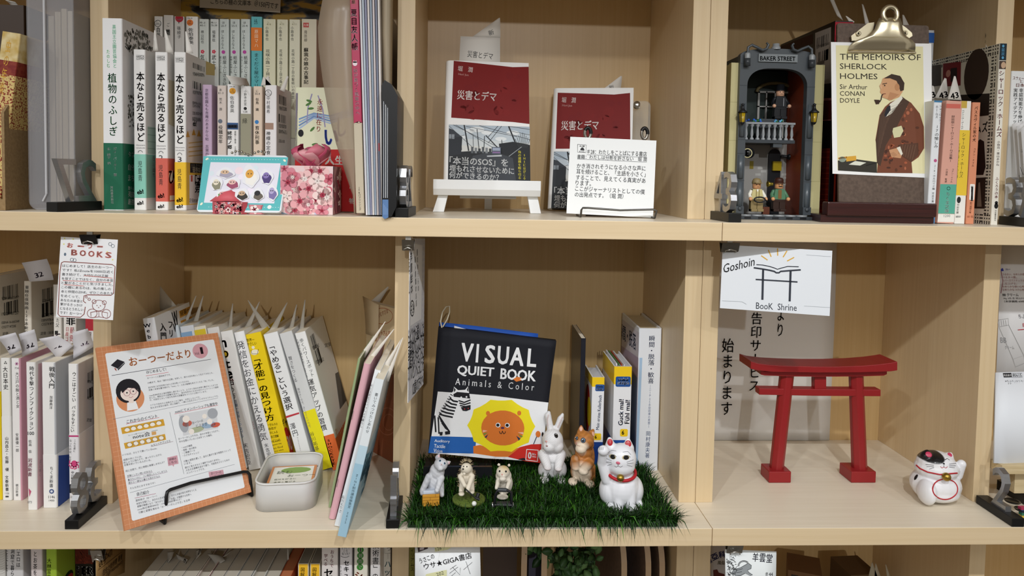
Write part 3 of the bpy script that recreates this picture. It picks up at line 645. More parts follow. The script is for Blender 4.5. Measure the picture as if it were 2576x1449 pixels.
# sticker case
PW = lambda *a: Vector(a)
A_, B_, C_, D_ = Vector((-340.3, 58, 66)), Vector((-239.5, 52, 66.5)), Vector((-241.7, 14, .8)), Vector((-342.5, 20, .8))
A_, B_, C_, D_ = W(509, 389, 42), W(728, 392.6, 36), W(706, 534, 12), W(493, 532, 16)
xx = (C_-D_); ww = xx.length; up = (A_-D_); T = frame(D_, xx, up); hh = (A_-D_).length
D_.z = 2.2; T = frame(D_, xx, up)
t = thing('sticker_case', 'clear acrylic case with a turquoise border and animal stickers', 'display case', D_+Vector((ww/2, 0, 0)))
R = T.to_3x3(); TY = Matrix.Rotation(math.radians(90), 4, 'X')
m = M(); m.prism(rr2(0, 0, ww, hh, 4), -5, -1, mat('dfe4ea', .3), T @ TY); p = Pen(m, T @ Vector((0, 1, 0)), R @ Vector((1, 0, 0)), R @ Vector((0, 0, 1)))
p.poly([(512, 393), (725, 396), (703, 530), (497, 528)], '5cb9bd', 1); p.poly([(530, 408), (706, 411), (690, 512), (513, 510)], 'e4e3ee', 2)
rnd = random.Random(5)
for _ in range(16): p.disc(530+rnd.random()*160, 418+rnd.random()*85, 5+rnd.random()*5, rnd.choice(('f3dfe6', 'dbe7ee', 'f0e8f4')), 3, n=14)
for k in range(26):
    for yy in (401, 521): p.line([(524+k*7, yy+.03*k), (527+k*7, yy+.03*k)], 1, 'd3eff0', 3)
p.disc(521, 400, 4, 'f0f0d8', 3, ry=2.5, ang=.7); p.disc(716, 404, 4, 'f0f0d8', 3, ry=2.5, ang=-.7); p.disc(507, 513, 4, 'f0f0d8', 3, ry=2.5, ang=1); p.disc(678, 521, 5, 'eef6f6', 3); m.build('case_body', t)
def blobpts(x, y, rx, ry, k): return [(x+rx*(1+.13*math.sin(3*a+k))*math.cos(a), y+ry*(1+.13*math.cos(4*a+k))*math.sin(a)) for a in [i*math.pi/14 for i in range(28)]]
stk = [(568, 436, 23, 13, 'a9a3b4', 'd8b89a', 'grey purple cat sticker lying down'), (630, 444, 21, 27, 'f2efe9', 'e0a64a', 'large white cat sticker with an orange patch'), (671, 446, 16, 19, '4f3f78', '8a78b4', 'dark violet curled sticker'), (545, 463, 15, 18, '8d8a74', 'e6dcc6', 'olive robed sticker'), (586, 462, 20, 15, 'a0506c', 'e4b9b0', 'crimson robed sticker'), (610, 490, 18, 15, '3a3430', 'c9a98a', 'brown bear sticker'), (649, 490, 16, 16, '6a6258', '2c2a2c', 'dark hatted sticker'), (685, 485, 14, 20, '7f75a8', 'b3a9d0', 'pale violet standing sticker'), (563, 490, 20, 12, '6a9a5a', 'd8a0a0', 'green frog sticker')]
for i, (x, y, rx, ry, c1, c2, lab) in enumerate(stk):
    m = M(); p = Pen(m, T @ Vector((0, .6, 0)), R @ Vector((1, 0, 0)), R @ Vector((0, 0, 1)))
    V = [p.loc(*q) for q in blobpts(x, y, rx, ry, i)]
    if sum(V[j-1].x*V[j].y-V[j].x*V[j-1].y for j in range(len(V))) < 0: V.reverse()
    m.prism([(v.x, v.y) for v in V], 0, .9, mat('e9e9ee', .35), T @ Matrix.Translation((0, .6, 0)) @ TY)
    p.o += p.n*.95
    p.poly(blobpts(x, y+ry*.2, rx*.72, ry*.62, i+1), c1, 1); p.disc(x-rx*.1, y-ry*.25, rx*.45, c2, 2, ry=ry*.42)
    p.disc(x-rx*.25, y-ry*.25, 1.5, '222226', 3, n=8); p.disc(x+rx*.1, y-ry*.25, 1.5, '222226', 3, n=8)
    m.build('sticker', t)
m = M(); p = T @ Vector((ww*.52, 0, hh))
for k in range(11): m.ball(p+R @ Vector((-18+k*3.6, -.5, 2.2+2.2*math.sin(k*.9))), 1.5, mat('b8b4a8', .25, 1), seg=10, rings=6)
m.build('ball_chain', t)
# blossom paper box
def blossom(p, x, y, r, c, core, lvl, a0=0):
    for k in range(5):
        a = a0+k*1.2566; p.disc(x+r*.55*math.cos(a), y+r*.55*math.sin(a), r*.5, c, lvl, ry=r*.42, ang=-a, n=12)
    p.disc(x, y, r*.26, core, lvl+1, n=10)
    for k in range(8): a = a0+k*.785; p.line([(x, y), (x+r*.42*math.cos(a), y+r*.42*math.sin(a))], max(.7, r*.05), core, lvl+1)
def blossoms(p, x0, y0, x1, y1, n, seed, rs=(8, 22), sh=0, dark=('d98a98', 'e7a9ae', 'f0c3c2', 'f5dad6', 'd0707f')):
    rnd = random.Random(seed)
    for _ in range(n//3):
        x = x0+rnd.random()*(x1-x0); y = y0+rnd.random()*(y1-y0)+sh*(x-x0); L = 14
        p.poly([(max(x-L, x0), y-2), (min(x+L, x1), y+8), (min(x+L, x1), y+16), (max(x-L, x0), y+6)], rnd.choice(('b3bfe0', '53603f', 'c9cdea', '7a8a9a', 'e6c3d0')), 1)
    for i in range(n):
        r = rs[0]+rnd.random()*(rs[1]-rs[0]); x = x0+r*.8+rnd.random()*max(x1-x0-1.6*r, 1); y = y0+r*.8+rnd.random()*max(y1-y0-1.6*r, 1)+sh*(x-x0)
        blossom(p, x, y, r, rnd.choice(dark), rnd.choice(('fff3ee', 'b33a52', 'f8e8e0')), 2+(i % 5)*2, rnd.random()*6)
Yg = WZ(770, 540, .3).y; a = W(705, 538, Yg); c = W(836, 538, Yg)
wb = c.x-a.x; hb = W(770, 417, Yg).z-.3
t = thing('gift_box', 'cube gift box in pink cherry blossom paper with a folded flower on top', 'gift box', (a.x+wb/2, Yg+wb/2, 0))
m = M(); T = frame((a.x, Yg, .3), (1, .04, 0), (0, 0, 1)); m.box((0, 0, 0), (wb, wb, hb), mat('ecd3d3', .4), T); R = T.to_3x3()
p = Pen(m, T @ Vector((0, 0, 0)), R @ Vector((1, 0, 0)), (0, 0, 1)); p.clip = (.2, .2, wb-.2, hb-.2); blossoms(p, 695, 408, 845, 550, 46, 2, (13, 27))
p = Pen(m, T @ Vector((wb, 0, 0)), R @ Vector((0, 1, 0)), (0, 0, 1)); p.clip = (.2, .2, wb-.2, hb-.2); blossoms(p, 832, 416, 880, 540, 40, 3, (9, 20), -.1, ('b86a78', 'c88a90', 'd8a4a6'))
m.build('box', t)
# folded paper flower: petals rising from the lid
m = M(); cen = T @ Vector((wb*.5, wb*.45, hb+1))
for k in range(7):
    a = k*2*math.pi/7; d = Vector((math.cos(a), math.sin(a), 0)); u = Vector((-d.y, d.x, 0)); G = []
    for i in range(6):
        s_ = i/5; w_ = 15*math.sin(math.pi*min(1, .25+s_*.75)); c_ = cen+d*(3+17*math.sin(s_*2.5))+Vector((0, 0, (24-(k % 3)*3)*s_**.7)); G.append([c_-u*w_+d*-2, c_+d*2, c_+u*w_-d*2])
    m.sheet(G, mat(('c2506e', 'e2a0a6', 'cf7484', 'a83a5c')[k % 4], .45), .5)
m.ball(cen+Vector((0, 0, 9)), (12, 12, 12), mat('b3486a', .5)); m.build('paper_flower', t)
# small washi box and disc
Ys = WZ(575, 538, .3).y; a = W(531, 537, Ys); c = W(619, 537, Ys)
t = thing('gift_box', 'small low crimson blossom box in front of the sticker case', 'gift box', ((a.x+c.x)/2, Ys+14, 0))
m = M(); T = frame((a.x, Ys, .3), (1, 0, 0), (0, 0, 1)); ws = c.x-a.x; hs = W(575, 508, Ys).z-.3
m.prism([(4, 0), (ws-4, 0), (ws, 4), (ws, 24), (ws-4, 28), (4, 28), (0, 24), (0, 4)], 0, hs, mat('c2525c', .4), T)
p = Pen(m, T @ Vector((0, -.05, 0)), (1, 0, 0), (0, 0, 1)); p.clip = (4, .2, ws-4, hs-.2); blossoms(p, 530, 506, 622, 540, 34, 5, (5, 10), 0, ('f0d8d4', 'e0a3a0', 'c96a70', '9c2f45')); m.build('box', t)
m = M(); q = T @ Vector((ws*.42, 12, hs)); G = [[q+Vector((-20, -4, 0)), q+Vector((0, -10, 1)), q+Vector((20, -4, 0))], [q+Vector((-17, 2, 8)), q+Vector((2, -4, 12)), q+Vector((18, 2, 6))], [q+Vector((-10, 6, 9)), q+Vector((2, 4, 13)), q+Vector((12, 8, 6))]]
m.sheet(G, mat('d6606a', .5), .5); m.build('paper_flower', t)
a = W(622, 536, Ys+2); c = W(663, 536, Ys+2); T = frame((a.x, Ys+2, .3), (1, 0, 0), (0, 0, 1)); ws = c.x-a.x
m = M(); m.prism([(3, 0), (ws-2, 0), (ws, 3), (ws, 13), (ws-3, 16), (2, 16), (0, 12), (0, 3)], 0, W(640, 516, Ys).z, mat('d58a92', .45), T)
p = Pen(m, T @ Vector((0, -.05, 0)), (1, 0, 0), (0, 0, 1)); p.clip = (3, .2, ws-2, W(640, 516, Ys).z-.5); blossom(p, 640, 527, 11, 'f6e6e2', 'b33a52', 2); p.rect(656, 518, 661, 536, 'c2525c'); tag(m.build('gift_box'), 'tiny pink box with one white blossom beside the crimson blossom box', 'gift box')
# ---------------------------------------------------------------- upper middle compartment: easel, two copies of the red book, card
WHT = mat('eceeef', .35)
t = thing('display_easel', 'white wooden tabletop easel holding up the red topped paperback', 'easel', (-8, 150, 0))
YL = 120.0
pl, pr = W(1089.7, 451.5, YL), W(1361, 455, YL); zb_ = W(1225, 493, YL).z; zt_ = W(1225, 453, YL).z; zm = W(1225, 477, YL).z
m = M(); prof = [(YL, zt_), (YL, zm), (YL+5, zb_), (YL+26, zb_), (YL+26, zt_-12), (YL+5, zt_-12), (YL+5, zt_)]
V = [(x, y, z) for x in (pl.x, pr.x) for y, z in prof]; n = len(prof)
m.add(V, [tuple(range(n)), tuple(range(2*n-1, n-1, -1))]+[(i, n+i, n+(i+1) % n, (i+1) % n) for i in range(n)], WHT); m.build('ledge', t, .5)
for (a, b, c, d) in (((1104, 494), (1128, 494), (1116.6, 532.5), (1088.5, 531.5)), ((1326, 496), (1351, 496), (1361, 537), (1334, 537))):
    P = [W(*a, YL+12), W(*b, YL+12), W(*c, YL+12), W(*d, YL+12)]; P[2].z = P[3].z = .3; m = M()
    V = [(p.x, YL+12+(0 if i < 2 else -2), p.z if i > 1 else zb_+3) for i, p in enumerate(P)]; V += [(x, y+12, z) for x, y, z in V]
    m.add(V, [(3, 2, 1, 0), (4, 5, 6, 7), (0, 1, 5, 4), (1, 2, 6, 5), (2, 3, 7, 6), (3, 0, 4, 7)], WHT); m.build('leg', t, .5)
m = M(); a = W(1219, 500, 215); b = W(1238, 500, 215); m.box((a.x, -2, 0), (b.x, 4, 150), WHT, Matrix.Translation((0, 222, .6)) @ Matrix.Rotation(math.radians(10), 4, 'X')); m.build('rear_leg', t, .5)
u = Vector((0, 53, 156)).normalized(); m = M(); T = frame((-45, YL+30, zb_+2), (1, 0, 0), u); m.box((0, 18, 0), (74, 22, 120), WHT, T); m.build('back_board', t, .5)
def news_book(name, label, T, A, hgt=173, wd=106):
    """the paperback: white jacket, red panel above, street photograph band below; A maps the first copy's pixels to this copy's"""
    t, m, p = cover_block(name, label, 'book', T, wd, hgt, 13, mat('f1f1f0', .38), group='two copies of the red paperback')
    q = lambda P: [A(*k) for k in P]
    p.poly(q([(1141.5, 153), (1200, 159), (1290, 169), (1332, 168), (1332, 312), (1290, 307), (1135, 296)]), '7a1413', 1)
    rnd = random.Random(1)
    for _ in range(26): p.disc(*A(1160+rnd.random()*160, 190+rnd.random()*100), 5+9*rnd.random(), ('771314', '7d1514')[_ % 2], 2, n=9)
    p.ht('堀　潤', *A(1152, 172), *A(1189, 176), 'e9d9d6', .012, 14, 3); p.ht('Hori Jun', *A(1153, 187), *A(1179, 190), 'd8a8a4', .01, lvl=3)
    p.ht('災害とデマ', *A(1150, 238), *A(1249, 244), 'f2ece9', .016, 25, 3)
    b = M(); b.box((-.3, -.35, 0), (wd+.3, 13.4, 80), mat('2a2d33', .38), T); R = T.to_3x3()
    k = Pen(b, T @ Vector((0, -.35, 0)), R @ Vector((1, 0, 0)), R @ Vector((0, 0, 1))); k.clip = (-.2, .2, wd+.2, 79.8)
    for i, (y, c) in enumerate(((296, 'aebcc8'), (322, 'bdc8d0'), (345, 'ccd2d4'), (362, 'd3d4d0'))): k.poly(q([(1110, y), (1345, y+16), (1345, 400), (1110, 386)]), c, 1+i)
    for cx, cy, r in ((1180, 330, 14), (1200, 326, 18), (1225, 334, 14), (1290, 335, 16), (1160, 345, 12), (1260, 350, 14)): k.disc(*A(cx, cy), r, 'dfe4e6', 5, ry=r*.4)
    k.poly(q([(1110, 385), (1190, 380), (1260, 384), (1345, 372), (1345, 470), (1110, 470)]), '24272b', 6)
    k.poly(q([(1110, 325), (1140, 327), (1163, 345), (1160, 388), (1110, 395)]), '2c3036', 7); k.poly(q([(1108, 316), (1138, 326), (1163, 345), (1108, 336)]), '3a3f46', 8)
    k.rect(*A(1130, 338), *A(1143, 350), '8a929a', 9); k.line(q([(1136, 338), (1136, 350)]), 1, '2c3036', 10)
    k.poly(q([(1255, 362), (1290, 357), (1320, 362), (1335, 366), (1335, 395), (1258, 386)]), '22252a', 8)
    for i in range(9): k.line(q([(1306+i*2.4, 372), (1296+i*4.6, 334+abs(i-4)*4)]), .9, '3c3f40', 9)
    for P, w in (([(1166, 305), (1179, 380)], 3), ([(1168, 312), (1176, 312)], 5), ([(1200, 325), (1205, 376)], 1.6), ([(1219, 342), (1217, 378)], 1.6), ([(1275, 307), (1299, 366)], 3.2), ([(1222, 341), (1252, 372)], 2.2), ([(1270, 307), (1228, 360)], 1), ([(1262, 307), (1228, 345)], 1), ([(1262, 352), (1264, 372)], 1.4), ([(1190, 340), (1191, 372)], 1), ([(1160, 352), (1161, 378)], 1.4)): k.line(q(P), w, '24262a', 9)
    for P in ([(1124, 306), (1260, 374)], [(1124, 312), (1190, 372)], [(1130, 304), (1240, 372)], [(1170, 306), (1334, 352)], [(1172, 318), (1300, 344)], [(1168, 340), (1120, 352)], [(1280, 318), (1334, 326)], [(1284, 330), (1334, 340)]): k.line(q(P), .8, '4a5058', 9)
    k.poly(q([(1190, 392), (1232, 384), (1255, 386), (1290, 398), (1300, 470), (1150, 470)]), '3c4046', 7)
    k.rect(*A(1237, 370), *A(1260, 389), '4d5563', 10); k.rect(*A(1239, 372), *A(1258, 380), '9aa4b8', 11); k.rect(*A(1239, 382), *A(1258, 386), '8a6a9a', 11)
    for i in range(9): k.rect(*A(1185+i*9, 370+(i % 3)*2), *A(1191+i*9, 386), ('5a5f64', '7d8286', '3a3e42')[i % 3], 8)
    k.poly(q([(1225, 392), (1262, 390), (1262, 394), (1225, 395)]), 'b9bec2', 10); k.line(q([(1280, 394), (1312, 370)]), 1.6, '9aa0a4', 10)
    W_ = 'f2f3f3'
    k.ht('「本当のSOS」を', *A(1131, 404), *A(1278, 410), W_, .02, 21, 12); k.ht('埋もれさせないために', *A(1131, 423), *A(1293, 431), W_, .02, 17, 12); k.ht('何ができるのか？', *A(1130, 440), *A(1255, 447), W_, .02, 17, 12)
    k.vt('負の連鎖を断ち切る', *A(1307, 379), *A(1307, 452), 'ece04a', 8, .012, lvl=12); k.vt('SNSにはびこる', *A(1319, 387), *A(1319, 453), 'ece04a', 7, .012, lvl=12)
    b.build('paper_band', t)
    # white curved jacket head and rounded fore-edge
    m.tube([T @ Vector((.2, 6.5, 0)), T @ Vector((.2, 6.5, hgt))], 6.3, mat('f1f1f0', .38), 16)
    m.build('cover', t)
u = Vector((.0, 52, 157)).normalized()
T1 = frame((-59, YL+9, zt_-6), (1, .035, -.004), u)
bk = news_book('paperback_book', 'red topped paperback with a street photo band standing on the white easel', T1, lambda x, y: (x, y), 171, 103.5)
sl = lambda Y: [Y]*4
slip('tall blank order slip with a handwritten title behind the book on the easel', [(1158.5, 91), (1258, 95), (1258, 165), (1155, 160)], [204, 204, 202, 202], 'e6e4df', txt=[('災害とデマ', 1176, 135, 1240, 142, '3d3d3d', 0, 17)])
slip('torn triangular top of an order slip above the book on the easel', [(1255, 45), (1258, 45), (1259, 96), (1188, 93)], 205, 'e2dfd9', txt=[('新', 1229, 84, 1242, 80, '3d3d3d', 0, 13)])
o2 = Vector((79.5, 203, 4.8)); x2 = Vector((103.6, -23.5, 0)); u2 = Vector((6, 41, 166))
T2 = frame(o2, x2, u2)
A2 = lambda x, y: (1394+(x-1132)/200*191-(y-147)/306*10-(x-1132)/200*0-( -0), 228+(y-147)*.985-(x-1132)/200*15)
def A2(x, y):
    b_ = (y-147-(x-1132)/200*13)/306; a_ = (x-1132+12*b_)/200
    return (1394+191*a_-10*b_, 228-2*a_+301*b_)
bk2 = news_book('paperback_book', 'red topped paperback half hidden behind the white text card', T2, A2)
slip('pointed order slip peeking out of the book behind the text card', [(1561, 191), (1565, 192), (1561, 230), (1511, 229)], 256, 'e2dfd9', txt=[('新', 1532, 220, 1544, 217, '3d3d3d', 0, 8)])
# acrylic back plate with a stand-off bolt
ACR = mat('dfe6e4', .08, alpha=.18, spec=.6)
t = thing('acrylic_plate', 'clear acrylic plate with a round steel bolt behind the half hidden red book', 'acrylic stand', T2 @ Vector((90, 17, 0)))
TY = Matrix.Rotation(math.radians(90), 4, 'X')
m = M(); m.prism(rr2(40, 2, 130, 160, 8), -19.5, -16.5, ACR, T2 @ TY); m.build('plate', t)
m = M(); pc = Pen(m, T2 @ Vector((0, 16.5, 0)), x2, u2); c = pc.loc(1602, 267)
m.lathe([(0, 9), (4, 9), (4.6, 8.2), (4.6, 0), (0, 0)], mat('b9b9b6', .25, 1), T2 @ TY @ Matrix.Translation((c.x, c.y, -16.5))); m.build('bolt', t)
# text card on its wire holder
cTL, cTR, cBR, cBL = Vector((87.7, 81.9, 94.9)), Vector((188.7, 71.2, 91.2)), Vector((184.4, 61.7, .9)), Vector((83.4, 72.4, 4.0))
m = M(); T = frame(cBL, cBR-cBL, cTL-cBL); wc, hc = (cBR-cBL).length, (cTL-cBL).length
m.box((0, 0, 0), (wc, 2.2, hc), mat('eff1f1', .6), T); R = T.to_3x3(); p = Pen(m, T @ Vector((0, 0, 0)), R @ Vector((1, 0, 0)), R @ Vector((0, 0, 1)))
K = '2b2b2e'
for P in ([(1453, 363), (1475, 365), (1474, 384), (1453, 383), (1453, 363)],): p.line(P, 1, K)
p.poly([(1460, 375), (1463, 371), (1467, 371), (1470, 376), (1470, 379), (1460, 378)], K); p.ht('BOOKs', 1457, 381, 1471, 382, K, .01); p.ht('本屋', 1457, 367.5, 1471, 368, K, .01, 4)
p.ht('＃28：わたしをことばにする書店', 1477, 381, 1627, 388, K, .006, 13); p.line([(1476, 389), (1627, 396)], .8, K)
p.ht('書籍：わたしは分断を許さない　堀 潤', 1452, 394, 1627, 401, K, .006, 11); p.line([(1452, 400), (1627, 408)], .8, K)
for tx, a in (('かき消されそうになる小さな声に', (1451, 417, 1624, 424)), ('耳を傾けること、「主語を小さく」', (1450, 431, 1624, 439)), ('することで、見えてくる真実があ', (1449, 446, 1624, 455)), ('ります。', (1448, 460, 1487, 462)), ('ここがジャーナリストとしての僕', (1447, 474, 1622, 483)), ('の出発点です。（堀 潤）', (1446, 489, 1568, 494))): p.ht(tx, *a, K, .006, 13)
o = m.build('text_card'); tag(o, 'white printed text card standing in the small wire holder', 'card')
WIRE = mat('5e5c58', .35, .8)
t = thing('wire_holder', 'grey wire card holder with two rubber ringed posts behind the white card', 'wire stand', (135, 75, 0))
m = M(); P = [(1461, 543), (1462.5, 528), (1466, 523), (1480, 523), (1560, 529), (1643, 527), (1652, 530), (1647, 549)]
Q = [W(x, y, 58-8*i/7-(3 if 0 < i < 7 else 0)) for i, (x, y) in enumerate(P)]; Q[0].z = Q[-1].z = 1.5
Q = [Vector((Q[0].x, 92, 1.5))]+Q+[Vector((Q[-1].x-1, 86, 1.5))]
m.tube(Q, 1.2, WIRE, 8); m.build('front_bar', t)
for (x, y) in ((1479, 333), (1622, 334)):
    m = M(); c = W(x, y, 90); m.tube([(c.x, 92, 1.5), (c.x, 92, c.z-7)], 1.2, WIRE, 8); m.build('post', t)
    m = M(); RG = [(c.x+3.6*math.cos(a), 91, c.z-1+6.5*math.sin(a)) for a in [i*math.pi/9 for i in range(18)]]; m.tube(RG, 1.9, mat('9c9890', .3, .9), 8, True)
    m.build('ring', t)
    m = M(); m.tube([(c.x+3.8*math.cos(a), 90.8, c.z-1+6.7*math.sin(a)) for a in [-.1+i*.25 for i in range(12)]], 2.2, BLK, 8); m.build('rubber_band', t)
m = M(); a = W(1479, 333, 90); b = W(1622, 334, 90); m.tube([(a.x, 92, 1.5), (b.x, 92, 1.5)], 1.2, WIRE, 8); m.build('cross_bar', t)
# ---------------------------------------------------------------- upper right compartment: toy brick street scene
number_stand('number stand 43 in front of the toy brick street scene', 255.2, 8, 0, -2, '43')
DG = mat('43494e', .35, spec=.5); DG2 = mat('3c4146', .35); LG = mat('8f9396', .35, spec=.5); TAN = mat('c9c08e', .4); BRK = mat('8e3a1c', .4); NB = mat('15161a', .4); WB = mat('b5b3ae', .4)
YN = 84.0; D_N = 150.0
fx = lambda px: W(px, 350, YN).x
L_, R_ = W(1849, 549, YN).x, W(2037, 549, YN).x; z_ = lambda py, px=1945: W(px, py, YN).z
t = thing('toy_street_model', 'grey toy brick model of a street arch with lamps and a balcony', 'toy model', ((L_+R_)/2, YN+75, 0))
cx = (L_+R_)/2; hw = (R_-L_)/2
TN = Matrix(((1, 0, 0, 0), (0, 0, -1, YN+9), (0, 1, 0, 0), (0, 0, 0, 1)))      # local x,y -> world x,z ; local z -> -y
zo = z_(165); zi = z_(172); zs = z_(215)
op = hw-9.5
arch = [(cx-hw, 6), (cx-op, 6), (cx-op, zs)]+[(cx-op*math.cos(a)**.6 if math.cos(a) > 0 else cx, zs+(zi-zs)*math.sin(a)) for a in [i*math.pi/20 for i in range(1, 10)]]+[(cx, zi)]
arch += [(2*cx-x, z) for x, z in reversed(arch[:-1])]
zc = z_(140); zt0 = z_(122)
outer = [(cx+hw, 6), (cx+hw, zc)]+[(cx+hw*.98*math.cos(a), zc+(zt0-zc)*math.sin(a)**.8) for a in [i*math.pi/16 for i in range(1, 16)]]+[(cx-hw, zc)]
poly = arch[:-1]+[(cx+hw, 6)]+outer[1:]
m = M(); P = arch+outer[1:]
m.prism(P[::-1] if sum(P[i-1][0]*P[i][1]-P[i][0]*P[i-1][1] for i in range(len(P))) < 0 else P, 0, 9, DG, TN); m.build('arch_front', t, .4)
for zz in (z_(161), z_(216), z_(347), z_(352), z_(387), z_(455)):
    m = M()
    for s_ in (-1, 1): m.box((cx+s_*(hw-4.8)-4.9, YN-.25, zz-.5), (cx+s_*(hw-4.8)+4.9, YN, zz+.2), DG2)
    m.build('brick_seam', t)
for s_ in (-1, 1):
    m = M()
    for za, zb in ((z_(525), z_(460)), (z_(450), z_(392)), (z_(345), z_(262))):
        m.lathe([(0, zb), (3.6, zb), (3.6, za), (0, za)], mat('4f575d', .3, spec=.5), Matrix.Translation((cx+s_*(hw-4.6), YN+1, 0)), 16)
    m.box((cx+s_*(hw-4.8)-4.9, YN-2.2, 6), (cx+s_*(hw-4.8)+4.9, YN, z_(520)), DG); m.lathe([(0, 1.4), (2.4, 1.4), (2.4, 0), (0, 0)], DG, Matrix.Translation((cx+s_*(hw-4.8), YN-2.2, z_(526))) @ Matrix.Rotation(math.radians(90), 4, 'X'), 16)
    m.build('arch_column', t)
m = M(); m.box((L_-1, YN-9, .3), (R_+1, YN+D_N, 4.2), DG2)
for i in range(5): m.box((L_+8+i*17, YN-9.2, 1.0), (L_+16+i*17, YN-8.9, 3.2), NB)
m.build('base_plate', t)
m = M()
for i in range(6): m.lathe([(0, 5.9), (6.6, 5.9), (6.8, 5.6), (6.8, 4.2)], LG, Matrix.Translation((L_+11.5+i*13.8, YN-2.5, 0)), 20)
m.build('pavement_tiles', t)
for a, b, y0 in ((W(1832, 400, YN+6).x, L_+1.5, YN+6), (R_-1.5, W(2066, 400, YN+6).x, YN+6)):
    m = M(); zz = z_(158); m.box((a, y0, .3), (b, y0+7, zz), TAN); m.box((a, y0+7.2, .3), (b, YN+D_N, zz-1), TAN)
    for k in (258, 355, 455): m.box((a-.05, y0-.1, z_(k)), (b+.05, y0, z_(k)+.4), mat('a39a6c', .5))
    m.build('tan_side_wall', t, .3)
Yi = YN+62
m = M(); m.box((L_+1, YN+D_N-4, 4.3), (R_-1, YN+D_N, zc), DG2); m.box((L_+1, YN+9.2, zc-6), (R_-1, YN+D_N-4, zc), DG2); m.box((L_+1, YN+9.2, 4.3), (L_+4, YN+D_N-4, zc-6), NB); m.box((R_-4, YN+9.2, 4.3), (R_-1, YN+D_N-4, zc-6), BRK); m.build('shell', t)
wi = lambda px, py: W(px, py, Yi)
m = M(); a = wi(1985, 400); zq = wi(1950, 347).z
m.box((a.x, Yi, zq), (R_-4.2, Yi+4, zc-8), BRK); rnd = random.Random(2); p = Pen(m, (L_+4, Yi-.02, 0), (1, 0, 0), (0, 0, 1))
for i in range(12):
    for j in range(4):
        x = 1988+j*13+(i % 2)*5; y = 195+i*12.5; p.rect(x, y, min(x+10, 2034), y+10, rnd.choice(('9c4520', '8a3618', '7c2f14', 'a04a26')), 1)
for x, y in ((1996, 198), (2018, 262), (1992, 268), (2004, 285)): p.rect(x, y, x+7, y+7, 'b08a5a', 2)
m.box((L_+4.2, Yi+6, zq), (a.x, Yi+9, zc-8), mat('24302c', .5)); m.build('upper_wall', t)
m = M(); b0, b1 = wi(1905, 340), wi(1992, 340); zt1 = wi(1940, 222).z
p = Pen(m, (b0.x, Yi+3, 0), (1, 0, 0), (0, 0, 1)); fr = []
m.box((b0.x, Yi+2, zq), (b0.x+2.5, Yi+5, zt1-4), WB); m.box((b1.x-2.5, Yi+2, zq), (b1.x, Yi+5, zt1-4), WB); m.box((b0.x, Yi+2, zt1-6), (b1.x, Yi+5, zt1-3.5), WB)
for k in (.25, .5, .75): m.box((b0.x+(b1.x-b0.x)*k-.8, Yi+2, zq), (b0.x+(b1.x-b0.x)*k+.8, Yi+5, zt1-4), WB)
for k in (.3, .62): m.box((b0.x, Yi+2, zq+(zt1-zq)*k), (b1.x, Yi+5, zq+(zt1-zq)*k+1.5), WB)
m.tube([Vector((b0.x+(b1.x-b0.x)*(.5-.54*math.cos(a)), Yi+2, zt1-5+12*math.sin(a))) for a in [i*math.pi/12 for i in range(13)]], 2.2, mat('7a6a44', .5), 8); m.build('arched_window', t)
m = M(); c0, c1 = wi(1890, 440), wi(2030, 440); zl = zq-4
m.box((L_+4.2, Yi, 4.3), (R_-4.2, Yi+4, zl), mat('9b9893', .45)); p = Pen(m, (L_+4.2, Yi-.02, 0), (1, 0, 0), (0, 0, 1))
for x, y in ((1906, 420), (1914, 428), (1900, 436), (1985, 368), (2000, 366), (2010, 372), (1966, 436), (1972, 444), (1964, 460), (1990, 410)): p.rect(x, y, x+13, y+6, 'b3b1ac', 1)
p.rect(1990, 380, 2014, 398, '17181a', 2); p.rect(1996, 416, 2012, 494, 'c2c0ba', 1); p.rect(2000, 420, 2009, 490, '17181a', 2); p.rect(1886, 405, 1895, 425, '8a7a2a', 2)
m.build('lower_wall', t)
m = M(); dx0, dx1 = wi(1928, 500).x, wi(1958, 500).x; dz = wi(1940, 392).z
m.prism([(dx0, 4.4), (dx1, 4.4), (dx1, dz)]+[((dx0+dx1)/2+(dx1-dx0)/2*math.cos(a), dz+9*math.sin(a)) for a in [i*math.pi/8 for i in range(1, 8)]]+[(dx0, dz)], 0, 3, NB, Matrix(((1, 0, 0, 0), (0, 0, -1, Yi-.2), (0, 1, 0, 0), (0, 0, 0, 1)))); m.build('door', t)
m = M(); q = wi(1950, 418); m.box((q.x-6, Yi-8, q.z-6), (q.x+5, Yi-4, q.z+6), mat('a08a1a', .3)); m.ball((q.x+15, Yi-8, q.z+12), 4, NB); m.tube([(q.x+5, Yi-6, q.z+13), (q.x+15, Yi-8, q.z+12)], 2, NB); m.build('hanging_sign', t)
